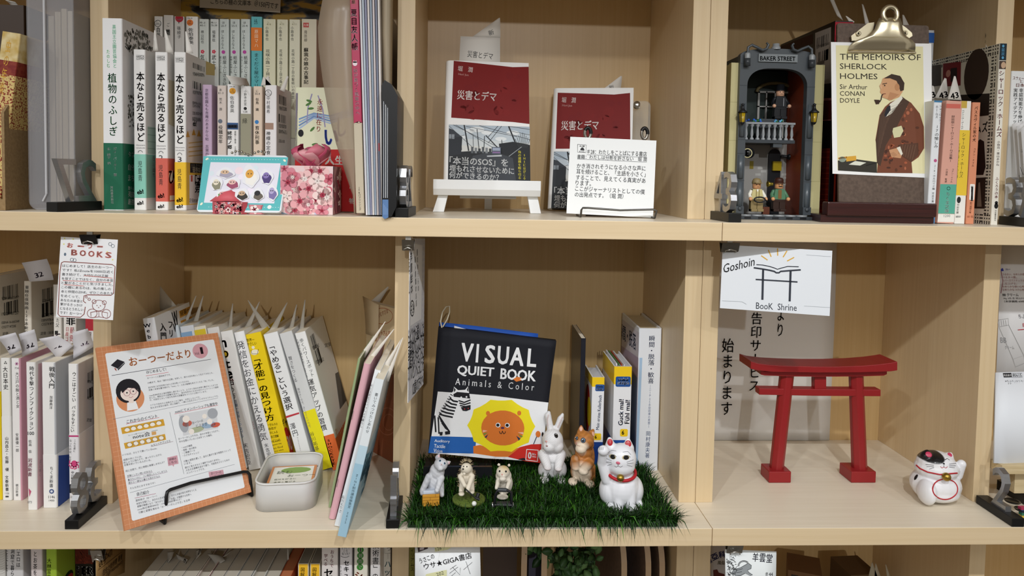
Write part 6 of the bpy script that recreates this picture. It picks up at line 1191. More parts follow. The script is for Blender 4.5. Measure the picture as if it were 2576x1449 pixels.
# frosted tray of cards
FL, FR, BK = WZ(636, 1290, ZL+.3), WZ(790, 1288, ZL+.3), WZ(661, 1140, ZL+33)
xd = FR-FL; wd_ = xd.length; yd = BK-FL; yd.z = 0; dp = 92.0
TB = frame(FL, xd, (0, 0, 1)) @ Matrix.Rotation(math.radians(4), 4, 'Z')
FRB = mat('d9d8d6', .45, alpha=.72, spec=.5)
t = thing('storage_tray', 'frosted plastic tray of small cards in front of the yellow book', 'tray', TB @ Vector((wd_/2, dp/2, 0)))
m = M(); R1, R2 = rr2(0, 0, wd_, dp, 16), rr2(1.8, 1.8, wd_-1.8, dp-1.8, 14.2); m.ring(R1, R2, 0, 32, FRB, TB); m.prism(R2, 0, 1.6, FRB, TB); m.build('tray_body', t)
m = M(); m.ring(rr2(-.5, -.5, wd_+.5, dp+.5, 16.5), R2, 31, 33, mat('e6e5e3', .4, alpha=.85), TB); m.build('rim', t)
for i in range(9):
    T = TB @ Matrix.Translation((9+.3*i % 2, 10+i*1.2, 1.8+.1)) @ Matrix.Rotation(math.radians(-32), 4, 'X')
    T = TB @ Matrix.Translation((9, 12, 2.2+i*1.9)) @ Matrix.Rotation(math.radians(2*(i % 3-1)), 4, 'Z')
    m = M(); m.box((0, 0, 0), (54, 72, 1.2), mat('d9925f' if i % 2 == 0 else 'eeece6', .6), T)
    if i == 8:
        p = Pen(m, T @ Vector((0, 0, 1.2)), T.to_3x3() @ Vector((1, 0, 0)), T.to_3x3() @ Vector((0, 1, 0)))
        p.put([(3, 3), (51, 3), (51, 69), (3, 69)], [(0, 1, 2, 3)], 'f0eee6', 1); p.put([(30+18*math.cos(a), 58+9*math.sin(a)) for a in [k*.42 for k in range(15)]], [tuple(range(15))], '8fae5c', 2)
        for (x, y, tx, h_) in ((8, 48, '読む', 9), (22, 38, 'おーつー', 7), (8, 30, '自分を好きに', 4), (8, 22, '本音と繋がる', 4)): V, F, a, b2, lo, hi = glyph(tx); k = h_/(hi-lo); p.put([(x+(u-a)*k, y+(v-lo)*k) for u, v in V], F, '3a4a2a', 3)
    tag(m.build('message_card'), 'orange bordered card lying topmost in the frosted tray' if i == 8 else 'card lying under others in the frosted tray', 'card', 'cards in the frosted tray')
# booklets leaning right
def zine(lab, bl, br, tl, Y, d, col, nm='booklet', **k):
    fr = tilt(bl, br, tl, Y); x = fr[0].to_3x3() @ Vector((1, 0, 0)); P = fr[0].translation
    P.z = ZL+.5+max(0, -x.z*fr[1]); fr[0].translation = P
    return Book(nm, lab, fr, d, col, group='booklets leaning right', **k)
b = zine('very thin green booklet leaning right', (826, 1268), (832, 1269), (901, 893), 52, 118, '93a87c', r=.5)
b = zine('pink stapled booklet leaning right beside the green one', (826, 1306), (843, 1309), (915, 915), 22, 145, 'd9a9b2', r=3.5); s = b.sp; s.line([(889, 1033), (885, 1055)], 1.2, '8a7a7a'); s.line([(851, 1205), (847, 1225)], 1.2, '8a7a7a')
b = zine('thin white booklet with small grey lettering, between the pink one and the blue footed one', (841, 1323), (856, 1326), (943, 930), 6, 145, 'e6e8ea', r=.6); s = b.sp; s.vt('犬と小学生といっしょの暮らし', 935, 966, 908, 1076, '55585c', 7); s.vt('石川えりさ', 864, 1246, 855, 1290, '55585c', 7)
b = zine('white booklet with a pale blue foot hanging over the shelf edge', (849, 1348), (871, 1353), (944, 952), -17, 128, 'dfe5e8', r=.8); s = b.sp
b.wpx(1168, 1360, '9fc3d6'); b.wpx(1120, 1168, 'bcd4e0'); s.vt('書いてみつけたしあわせ', 948, 988, 923, 1090, '4a4e52', 9); s.vt('ZINE制作講座編集室 2025', 899, 1192, 868, 1318, '3f5560', 8); r = b.rt
rnd = random.Random(8)
for _ in range(70): x = 905+rnd.random()*34; y = 1150+rnd.random()*110; r.line([(x, y), (x+3+rnd.random()*5, y-4-rnd.random()*8)], 1+rnd.random()*2, rnd.choice(('2f6f8f', '5a98b4', '1f566f', '8ab8cc')), 2)
for a, b1, b2, nm_, Y in (((968, 811), (906, 892), (918, 900), 'green booklet', 90), ((990, 830), (915, 914), (934, 912), 'pink booklet', 60), ((1008, 856), (952, 938), (968, 944), 'thin white booklet', 40), ((1012, 852), (966, 958), (978, 960), 'blue footed booklet', 20)):
    slip('thin bent slip rising from the %s' % nm_, [(a[0]-1, a[1]), (a[0]+1, a[1]), b2, b1], Y, 'dcd6cc', curl=5, group='slips in the leaning booklets')
# cream and russet craft book against the divider
A = Vector((W(921, 900, 236).x, 236, ZL+.6)); Bq = Vector((-127, 178, ZL+.6)); T = frame(A, Bq-A, (0, 0, 1)); hq = W(930, 762, 225).z-ZL
t, m, p = cover_block('craft_book', 'cream and russet craft book with a curling cover against the divider', 'book', T, 150 if 0 else (Bq-A).length, hq, 9, 'd9c19a')
p.poly([(915, 1010), (1000, 930), (1000, 1200), (915, 1150)], '9a5c3c', 1); p.circ(962, 795, 26, 1.2, 'b8704a', 2, 20); p.ht('アートをむすびま', 936, 800, 976, 782, 'b8704a', .004, 8, 3); p.ht('親子でアートさんぽ', 928, 832, 982, 840, 'b0503a', .01, 11, 3); p.ht('を楽しく', 932, 852, 966, 858, 'b0704a', 0, 6, 3); p.circ(975, 1060, 24, 1.5, 'b8785a', 2, 34); p.circ(978, 1062, 14, 1.2, 'b8785a', 2, 20)
m.build('cover', t)
m = M(); top = T @ Vector((0, 0, hq)); xd = T.to_3x3() @ Vector((1, 0, 0)); G = []
for i in range(6): a = i/5; G.append([top+Vector((0, 0, -46+46*a+6*a*a))+xd*(-1-9*a*a)+Vector((0, -2, 0)), top+xd*34+Vector((-1, -2, -46+46*a))])
m.sheet(G, mat('dcc6a2', .6), .5); m.build('curled_corner', t)
slip('long thin slip rising above the craft book', [(976, 720), (979, 722), (952, 765), (930, 760)], 240, 'd6cfc2', curl=-3)
number_stand('number stand 24 beside the grass mat', -116.6, 2, ZL, -2, '24')
# ---------------------------------------------------------------- lower middle compartment
# hanging card on the divider
TLh, TRh, BRh, BLh = Vector((-95.2, 8, -22.8)), Vector((-86.0, 109, -31)), Vector((-84.5, 98, -209)), Vector((-93.5, -4, -200))
m = M(); T = frame(BLh, BRh-BLh, TLh-BLh); wc, hc = (BRh-BLh).length, (TLh-BLh).length; R = T.to_3x3()
m.box((0, 0, 0), (wc, .6, hc), mat('e9e9ea', .6), T); p = Pen(m, T @ Vector((0, 0, 0)), R @ Vector((1, 0, 0)), R @ Vector((0, 0, 1)))
for i in range(14): a = i*wc/14; p.put([(a, 0), (a+wc/28, 0), (a+wc/28, hc), (a, hc)], [(0, 1, 2, 3)], 'c9c9d2', 1)
for i in range(26): a = i*hc/26; p.put([(0, a), (wc, a), (wc, a+hc/52), (0, a+hc/52)], [(0, 1, 2, 3)], 'd3d3da', 2)
p.put([(6, hc*.46), (wc*.78, hc*.46), (wc*.8, hc-8), (6, hc-5)], [(0, 1, 2, 3)], 'eeeeee', 3)
def HV(tx, x0, y0, x1, y1, h): p.ht(tx, 1000+x0/2.264, 560+y0/2.264, 1000+x1/2.264, 560+y1/2.264, '28282c', .008, h/2.264, 5)
def VV(tx, x0, y0, x1, y1, w): p.vt(tx, 1000+x0/2.264, 560+y0/2.264, 1000+x1/2.264, 560+y1/2.264, '28282c', w/2.264, .008, 5)
VV('洋書絵本', 76, 165, 80, 410, 20); VV('屋のゆうらの', 110, 150, 118, 395, 10); VV('輸入書籍のお店', 98, 190, 106, 480, 10); VV('海山', 64, 190, 66, 420, 8)
p.circ(1000+82/2.264, 560+488/2.264, 5, 1, '28282c', 5, 19); p.ht('＃24', 1000+74/2.264, 560+490/2.264, 1000+92/2.264, 560+482/2.264, '28282c', .01, 8, 5)
for i, tx in enumerate(('ドイツから輸入した', '音楽本がオススメです', '出産祝いやギフトに', 'のプレゼントにもどうぞ')): HV(tx, 58, 655+i*68, 148, 600+i*66, 28)
HV('12歳の方々へ', 84, 948, 146, 885, 22)
tag(m.build('shop_card'), 'gingham bordered handwritten shop card hanging along the divider', 'card')
hang_clip('silver binder clip holding the gingham bordered card', W(1030, 600, 12).x-1, 10, -TH, 13, 12, mat('a9a59c', .25, 1))
# grass mat
random.seed(11); np.random.seed(11)
gx0, gx1, gy0, gy1 = W(1026, 1330, 4).x, W(1712, 1328, 4).x, 4.0, 178.0
DG1 = mat('12280f', .8)
t = thing('grass_mat', 'square of artificial grass under the animal figurines', 'artificial grass', ((gx0+gx1)/2, 90, ZL))
m = M(); V = [(gx0, gy0), (gx1-4, gy0), (gx1-6, gy1), (gx0+4, gy1)]; m.prism(V, .2, 3.2, DG1, Matrix.Translation((0, 0, ZL))); m.build('backing', t)
def blades(n):
    x = np.random.uniform(gx0+1, gx1-3, n); y = np.random.uniform(gy0+.5, gy1-1, n)
    edge = np.random.rand(n) < .13; y = np.where(edge, gy0+np.random.rand(n)*6, y)
    L = np.random.uniform(11, 24, n); a = np.random.uniform(0, 2*np.pi, n); ln = np.random.uniform(.35, 1.25, n)
    front = y < gy0+9; a = np.where(front & (np.random.rand(n) < .55), np.random.normal(-np.pi/2, .9, n), a); ln = np.where(front, ln*1.15, ln); L = np.where(front, L*np.random.uniform(1.0, 1.6, n), L)
    rt = x > gx1-10; a = np.where(rt & (np.random.rand(n) < .6), np.random.normal(0, .9, n), a); lf = x < gx0+8; a = np.where(lf & (np.random.rand(n) < .6), np.random.normal(np.pi, .9, n), a)
    dx, dy = np.cos(a), np.sin(a); px_, py_ = -dy, dx; w = np.random.uniform(.45, .8, n)
    V = np.zeros((n, 7, 3)); z0 = ZL+2.6
    for k, (u, ww) in enumerate(((0, 1), (.4, .9), (.75, .65))):
        r_ = L*ln*.75*u**1.6*.8; z = z0+L*(u-.42*ln*u*u)*.85
        for s_, j in ((-1, 0), (1, 1)):
            V[:, 2*k+j, 0] = x+dx*r_+px_*w*ww*s_; V[:, 2*k+j, 1] = y+dy*r_+py_*w*ww*s_; V[:, 2*k+j, 2] = z
    r_ = L*ln*.6; V[:, 6, 0] = x+dx*r_; V[:, 6, 1] = y+dy*r_; V[:, 6, 2] = z0+L*(1-.42*ln)*.85
    over = V[:, :, 1] < -.5; V[:, :, 2] = np.where(over, np.maximum(V[:, :, 2], ZL+1)-np.maximum(np.abs(V[:, :, 1])-2.2, 0)*1.5, np.maximum(V[:, :, 2], ZL+.8))
    return V
NB_ = 15000; V = blades(NB_); off = Vector(((gx0+gx1)/2, 90, ZL))
me = bpy.data.meshes.new('grass_blades'); idx = np.arange(NB_)[:, None]*7
F = np.concatenate([idx+np.array([0, 1, 3, 2]), idx+np.array([2, 3, 5, 4])]); F3 = idx+np.array([4, 5, 6])
me.from_pydata(((V.reshape(-1, 3)-np.array(off))*S).tolist(), [], F.tolist()+F3.tolist())
for h_, r_ in (('123008', .5), ('1a3f0c', .5), ('26560f', .45), ('0c2406', .5), ('3f7418', .45)): me.materials.append(mat(h_, r_, spec=.2))
mi_ = np.random.choice(5, NB_, p=[.34, .3, .14, .17, .05]); me.polygons.foreach_set('material_index', np.concatenate([mi_, mi_, mi_]).astype(np.int32)); me.update()
o = bpy.data.objects.new('grass_blades', me); COL.objects.link(o); o.parent = t; o['kind'] = 'stuff'
ZG = ZL+9.0                                                    # height at which figurines sit in the pile
# cloth book on its black stand
TLk, TRk, BRk, BLk = W(1102.5, 825, 146), W(1399, 857, 146), W(1361, 1163, 134), W(1077, 1139.5, 134)
def kg(u, v, off=0):
    P = BLk.lerp(BRk, u).lerp(TLk.lerp(TRk, u), v); return P+Vector((0, 2.2*math.sin(u*5+1)*v+1.6*math.sin(v*7+u*3)-2*abs(u-.5)**2*4+off, 0))
t = thing('cloth_book', 'soft black topped cloth book with a lion and a zebra', 'cloth book', BLk.lerp(BRk, .5))
m = M(); n = 16
front = [[kg(j/n, i/n) for j in range(n+1)] for i in range(n+1)]
back = [[kg(j/n, i/n, 11) for j in range(n+1)] for i in range(n+1)]
NV = mat('14161f', .75, bump=.15, bscale=900)
G = front; Vv = [q for row in front for q in row]+[q for row in back for q in row]; F = []; o_ = (n+1)**2
for i in range(n):
    for j in range(n):
        a = i*(n+1)+j; F += [(a, a+1, a+n+2, a+n+1), (o_+a, o_+a+n+1, o_+a+n+2, o_+a+1)]
ed = [j for j in range(n+1)]+[i*(n+1)+n for i in range(1, n+1)]+[n*(n+1)+j for j in range(n-1, -1, -1)]+[i*(n+1) for i in range(n-1, 0, -1)]
F += [(ed[k-1], o_+ed[k-1], o_+ed[k], ed[k]) for k in range(len(ed))]
m.add(Vv, F, NV, True)
# printing that follows the soft cover: pixels -> (u,v) -> cloth surface
class Soft:
    def __init__(s): s.H = None
    def uv(s, px, py):
        P = WP(px, py, BLk, (BRk-BLk).cross(TLk-BLk).normalized()); u = v = .5
        for _ in range(12):
            A = kg(u, v); d = P-A; U = (kg(u+.01, v)-kg(u-.01, v))/.02; Vd = (kg(u, v+.01)-kg(u, v-.01))/.02
            a11, a12, a22 = U.x*U.x+U.z*U.z, U.x*Vd.x+U.z*Vd.z, Vd.x*Vd.x+Vd.z*Vd.z; b1, b2 = U.x*d.x+U.z*d.z, Vd.x*d.x+Vd.z*d.z; D = a11*a22-a12*a12
            u += (b1*a22-b2*a12)/D; v += (a11*b2-a12*b1)/D
        return u, v
    def flat(s, V2, F, c, lvl):
        m.add([kg(u, v, -.12-.1*lvl) for u, v in V2], F, c if not isinstance(c, str) else mat(c, .7, bump=.1, bscale=900), False)
    def fine(s, P, c, lvl=1):
        """polygon cut into small pieces so that it drapes"""
        bm = bmesh.new(); vs = [bm.verts.new((x, y, 0)) for x, y in P]; f = bm.faces.new(vs)
        for ax in (0, 1):
            for k in range(1, 16):
                co = (k/16, 0, 0) if ax == 0 else (0, k/16, 0); no = (1, 0, 0) if ax == 0 else (0, 1, 0)
                bmesh.ops.bisect_plane(bm, geom=bm.verts[:]+bm.edges[:]+bm.faces[:], plane_co=co, plane_no=no)
        bmesh.ops.triangulate(bm, faces=bm.faces[:]); bm.normal_update(); bm.verts.index_update()
        V2 = [(v.co.x, v.co.y) for v in bm.verts]; F = []
        for f in bm.faces:
            q = [v.index for v in f.verts]
            if f.normal.z < 0: q.reverse()
            F.append(tuple(q))
        bm.free(); s.flat(V2, F, c, lvl)
    def poly(s, L, c, lvl=1): s.fine([s.uv(*q) for q in L], c, lvl)
    def disc(s, x, y, r, c, lvl=1, ry=None, n=26): s.poly([(x+r*math.cos(k*2*math.pi/n), y+(ry or r)*math.sin(k*2*math.pi/n)) for k in range(n)], c, lvl)
    def line(s, L, w, c, lvl=2):
        for a, b in zip(L[:-1], L[1:]):
            d = Vector((b[0]-a[0], b[1]-a[1])); n_ = Vector((-d.y, d.x)).normalized()*w/2; d = d.normalized()*w*.3
            s.flat([s.uv(*q) for q in ((a[0]-n_.x-d.x, a[1]-n_.y-d.y), (b[0]-n_.x+d.x, b[1]-n_.y+d.y), (b[0]+n_.x+d.x, b[1]+n_.y+d.y), (a[0]+n_.x-d.x, a[1]+n_.y-d.y))], [(3, 2, 1, 0)], c, lvl)
    def text(s, tx, x0, y0, x1, y1, h, c, bold=0, lvl=4):
        V, F, a, b, lo, hi = glyph(tx, bold); d = Vector((x1-x0, y1-y0)); L = d.length; d.normalize(); u = Vector((d.y, -d.x)); k = L/(b-a)
        s.flat([s.uv(*(Vector((x0, y0))+d*((x-a)*k)+u*((y-(lo+hi)/2)*h/(hi-lo)))) for x, y in V], F, c, lvl)
import bmesh
k = Soft(); z4 = lambda L: [(1000+x/2.264, 560+y/2.264) for x, y in L]
WH = 'ecedef'
k.poly(z4([(230, 960), (560, 985), (858, 1022), (816, 1360), (500, 1345), (180, 1308)]), WH, 1)
k.poly(z4([(190, 1216), (450, 1225), (440, 1318), (176, 1308)]), '1e5fae', 2)
k.poly(z4([(432, 1275), (470, 1268), (560, 1300), (640, 1300), (700, 1275), (655, 1335), (560, 1335), (432, 1316)]), 'd9772a', 3)
sun = []
for i in range(30):
    a = 2*math.pi*i/30; r_ = 1 if i % 3 else 1.0; q = 1.0+.05*math.cos(a*10)
    sun.append((590+184*q*math.cos(a), 1155+150*q*math.sin(a)))
k.poly(z4(sun), 'eedd1c', 4)
k.poly(z4([(630, 1335), (700, 1275), (760, 1258), (818, 1255), (812, 1365), (730, 1358)]), 'c9281f', 5); k.poly(z4([(690, 1345), (720, 1338), (745, 1355), (690, 1350)]), '1a1a20', 6)
k.disc(1000+599/2.264, 560+1167/2.264, 54, 'd8752b', 6, 45); k.disc(1000+515/2.264, 560+1083/2.264, 5, 'd8752b', 6, 6); k.disc(1000+692/2.264, 560+1080/2.264, 5, 'd8752b', 6, 6)
for x in (572, 625): k.disc(1000+x/2.264, 560+1150/2.264, 6, WH, 7); k.disc(1000+(x-1)/2.264, 560+1150/2.264, 4, '1a1a20', 8)
k.disc(1000+598/2.264, 560+1166/2.264, 4.5, '5a2c4a', 7, 3); k.line(z4([(580, 1186), (584, 1198), (592, 1200), (597, 1184), (604, 1200), (612, 1196), (614, 1186)]), 1.6, '2a1a14', 8)
for P, c in (([(486, 1180), (512, 1184), (486, 1195)], 'e8b8a0'), ([(488, 1200), (514, 1194), (494, 1212)], '6f8a3a'), ([(495, 1222), (516, 1204), (506, 1226)], '26324a'), ([(684, 1190), (716, 1188), (716, 1202)], 'e8b8a0'), ([(684, 1198), (714, 1212), (704, 1220)], '6f8a3a'), ([(676, 1210), (700, 1226), (690, 1238)], '26324a')): k.poly(z4(P), c, 8)
k.line(z4([(774, 1255), (790, 1215), (797, 1205)]), 2, '26324a', 7); k.disc(1000+799/2.264, 560+1198/2.264, 6, 'd8752b', 8, 8)
# zebra
k.poly(z4([(300, 975), (318, 958), (322, 932), (345, 952), (385, 950), (402, 930), (408, 970), (418, 1040), (405, 1070), (375, 1072), (355, 1040), (330, 1040), (325, 1100), (345, 1120), (300, 1180), (300, 1210), (240, 1212), (210, 1200), (215, 1090), (255, 1085), (300, 1000)]), WH, 5)
k.poly(z4([(318, 975), (340, 962), (408, 968), (414, 1000), (320, 990)]), '16161c', 6); k.disc(1000+363/2.264, 560+993/2.264, 2.2, WH, 7); k.disc(1000+393/2.264, 560+990/2.264, 2.2, WH, 7)
for i in range(3): k.line(z4([(350+i*4, 1012+i*14), (380+i*3, 1022+i*12), (414, 1008+i*16)]), 3.2, '16161c', 7)
k.poly(z4([(360, 1050), (416, 1040), (416, 1062), (392, 1072), (372, 1070)]), '16161c', 7); k.disc(1000+382/2.264, 560+1060/2.264, 1.5, 'b03030', 8); k.disc(1000+403/2.264, 560+1056/2.264, 1.5, 'b03030', 8)
for i in range(9): k.line(z4([(302-i*8, 975+i*13), (314-i*8, 983+i*13)]), 2, '16161c', 7)
for i in range(6): k.line(z4([(300-i*12, 1000+i*18), (318-i*10, 1014+i*17), (342-i*6, 1018+i*18)]), 4.2, '16161c', 7)
for i in range(4): k.line(z4([(236+i*6, 1100+i*14), (262+i*4, 1140+i*10), (296-i*2, 1192-i*3)]), 4, '16161c', 7)
k.line(z4([(212, 1100), (218, 1190)]), 4, '16161c', 7); k.line(z4([(232, 1110), (236, 1200)]), 3.6, '16161c', 7); k.poly(z4([(240, 1192), (258, 1192), (255, 1212), (240, 1212)]), '16161c', 8); k.poly(z4([(270, 1190), (298, 1186), (300, 1205), (272, 1208)]), '16161c', 8)
k.poly(z4([(322, 935), (332, 950), (322, 965)]), '16161c', 8); k.poly(z4([(402, 932), (395, 950), (404, 962)]), '16161c', 8)
for i, (ch, x0, x1) in enumerate((('V', 362, 432), ('I', 448, 462), ('S', 498, 556), ('U', 570, 634), ('A', 642, 720), ('L', 740, 792))): k.text(ch, *z4([(x0, 738+(x0-362)*.075)])[0], *z4([(x1, 738+(x1-362)*.075)])[0], 46, WH, .03)
for ch, x0, x1 in (('QUIET', 340, 550), ('BOOK', 586, 788)): k.text(ch, *z4([(x0, 840+(x0-340)*.075)])[0], *z4([(x1, 840+(x1-340)*.075)])[0], 27, WH, .03)
k.text('A n i m a l s   &   C o l o r', *z4([(330, 902)])[0], *z4([(778, 936)])[0], 17, WH, .005)
k.poly(z4([(658, 890), (680, 876), (708, 882), (695, 890), (708, 896), (676, 904)]), 'd8752b', 5); k.disc(1000+662/2.264, 560+866/2.264, 3, '16161c', 6); k.disc(1000+707/2.264, 560+872/2.264, 3, '16161c', 6)
for i, tx in enumerate(('Auditory', 'Tactile', 'Vision')): k.text(tx, *z4([(210-i*2, 1243+i*26)])[0], *z4([(298-i*14-(14 if i == 2 else 12 if i == 1 else 0), 1249+i*26)])[0], 9, 'e8eef4', .015)
k.line(z4([(735, 1288), (800, 1290), (796, 1356), (730, 1350), (735, 1288)]), 1.6, WH, 8); k.text('0', *z4([(742, 1322)])[0], *z4([(762, 1323)])[0], 17, WH, .03, 9); k.text('M+', *z4([(766, 1316)])[0], *z4([(788, 1318)])[0], 8, WH, .02, 9); k.line(z4([(766, 1330), (788, 1331)]), 1.4, WH, 9)
m.build('front_panel', t)
m = M(); m.sheet([[kg(u/8*.85, 1+.02*v, 13+v*2)-Vector((0, 0, 8-v*9)) for u in range(9)] for v in range(2)], mat('1d4fa8', .7), 1.2); m.build('blue_page', t)
m = M(); m.sheet([[kg(.13+u/6*.12, 1+.03*v, 8)-Vector((0, 0, 6-v*4*(1-u/7))) for u in range(7)] for v in range(2)], mat('d9d9dc', .7), .5); m.build('fabric_label', t)
m = M(); LP = [(1112, 828), (1108, 808), (1113, 785), (1122, 772), (1131, 770), (1131, 785), (1125, 803), (1114, 822)]
m.tube([W(x, y, 150) for x, y in LP], .9, mat('d8cfb8', .8), 8); m.build('hanging_loop', t)
m = M(); z0, z1 = ZL+3.5, BRk.z-1.0
ST = mat('17181b', .35)
a, b = W(1066, 1150, 120), W(1230, 1160, 120)
m.box((a.x, 118, ZL+3.4), (b.x+6, 165, ZL+9), ST); m.box((a.x, 112, ZL+9), (b.x+4, 116, min(BLk.z, BRk.z)+3), ST); m.box((a.x, 116, ZL+9), (b.x+4, 165, min(BLk.z, BRk.z)-6.5), ST)
tag(m.build('book_stand'), 'low black stand under the soft cloth book', 'stand')
# books at the back right
b = Book('board_book', 'thin dark board book edge standing left of the three board books', stand(1462, 1474, 851, ZL+9.5, Y=166), 90, '20222b', r=.6, hard=0, rough=.3)
def board(lab, xl, xr, yt, Y, d, hgt):
    fr = stand(xl, xr, yt, ZL+9.5, Y=Y); b = Book('board_book', lab, fr, d, 'e8e9ec', hard=1, t=1.6, r=.8, pages='c9c9cc', rough=.3, group='small board books at the back of the grass mat'); return b
b = board('narrow board book with small blue lettering on its white spine', 1490, 1521, 949, 150, 62, 0); s = b.sp
b.wpx(949, 973, 'f0c822'); s.rrect(1498, 967, 1520, 984, 3, '1f4f94', 2); s.ht('mini', 1502, 972, 1516, 972, 'f0f2f6', .02, lvl=4); s.ht('steps', 1500, 980, 1518, 980, 'f0f2f6', .02, lvl=4)
def up_text(s, tx, x0, y0, x1, y1, c, h, bold=.01): s.ht(tx, x0, y0, x1, y1, c, bold, h, 3)
up_text(s, 'Mein erstes Kullerbuch', 1503, 1081, 1510, 994, '24508f', 8); s.rrect(1493, 1090, 1512, 1107, 3, 'f0c822', 2); s.ht('6', 1496, 1099, 1501, 1099, '2a2a2a', .02, 9, 4); b.wpx(1112, 1180, '1f3f86')
b.lt.disc(1478, 1025, 10, 'c9301f', 1, ry=16); b.lt.disc(1482, 1035, 8, 'e8c820', 2, ry=10)
b2 = board('thick board book with bold blue lettering on its white spine', 1545.5, 1590, 922, 140, 82, 0); s = b2.sp
b2.wpx(922, 967, 'f0c822'); s.rrect(1549, 947, 1586, 973, 4, '1f4f94', 2); s.ht('mini', 1556, 955, 1580, 955, 'f0f2f6', .03, 10, 4); s.ht('steps', 1553, 965, 1583, 965, 'f0f2f6', .03, 9, 4)
up_text(s, 'Guck mal!', 1561, 1070, 1563, 1004, '1f4f94', 12, .02); up_text(s, 'Fühl mal!', 1577, 1066, 1579, 1006, '1f4f94', 12, .02); s.rrect(1560, 1079, 1579, 1098, 4, 'f0c822', 2); s.ht('6', 1564, 1088, 1570, 1088, '2a2a2a', .03, 11, 4); b2.wpx(1107, 1190, '24509c')
for i in range(4):
    m = M(); T = b2.T; x = 3+i*3.4; m.box((x, 4, b2.h-.2), (x+1.3, 78, b2.h+3-i*.5), mat(('e3e3e6', '4a7a3a', 'a8432a', 'd8d8da')[i], .5), T); m.build('page_leaf', b2.root)
b3 = Book('hardcover_book', 'large thick white hardcover with blue vertical lettering at the right of the grass mat', stand(1598, 1655, 826, ZL, 1184), 108, 'e6eaf0', pages='d9c9a4', hard=1, t=2.4, r=2.2, rough=.3); s = b3.sp
b3.root.location.z += 0
s.vt('瞬間・脱落・歓喜', 1640, 844, 1637, 966, '2c4a8f', 16, .006); s.vt('―ニーチェと永劫回帰の思想―', 1636, 968, 1632, 1076, '4a5c86', 6); s.vt('岡村康夫著', 1631, 1084, 1628, 1153, '34466f', 12); s.vt('知泉書館', 1629, 1163, 1628, 1180, '34466f', 6); s.poly([(1609, 900), (1616, 900), (1604, 1170), (1598, 1170)], 'a8c4e0')
l = b3.lt; l.poly([(1550, 790), (1609, 838), (1600, 990), (1550, 930)], 'd9d4dc', 1); l.poly([(1550, 860), (1606, 900), (1598, 1180), (1550, 1110)], 'b8a8c0', 2); l.poly([(1550, 900), (1604, 950), (1596, 1180), (1550, 1120)], '7f93b8', 3); l.ht('瞬間・脱落', 1560, 830, 1600, 862, '6a7aa0', .01, 14, 4)
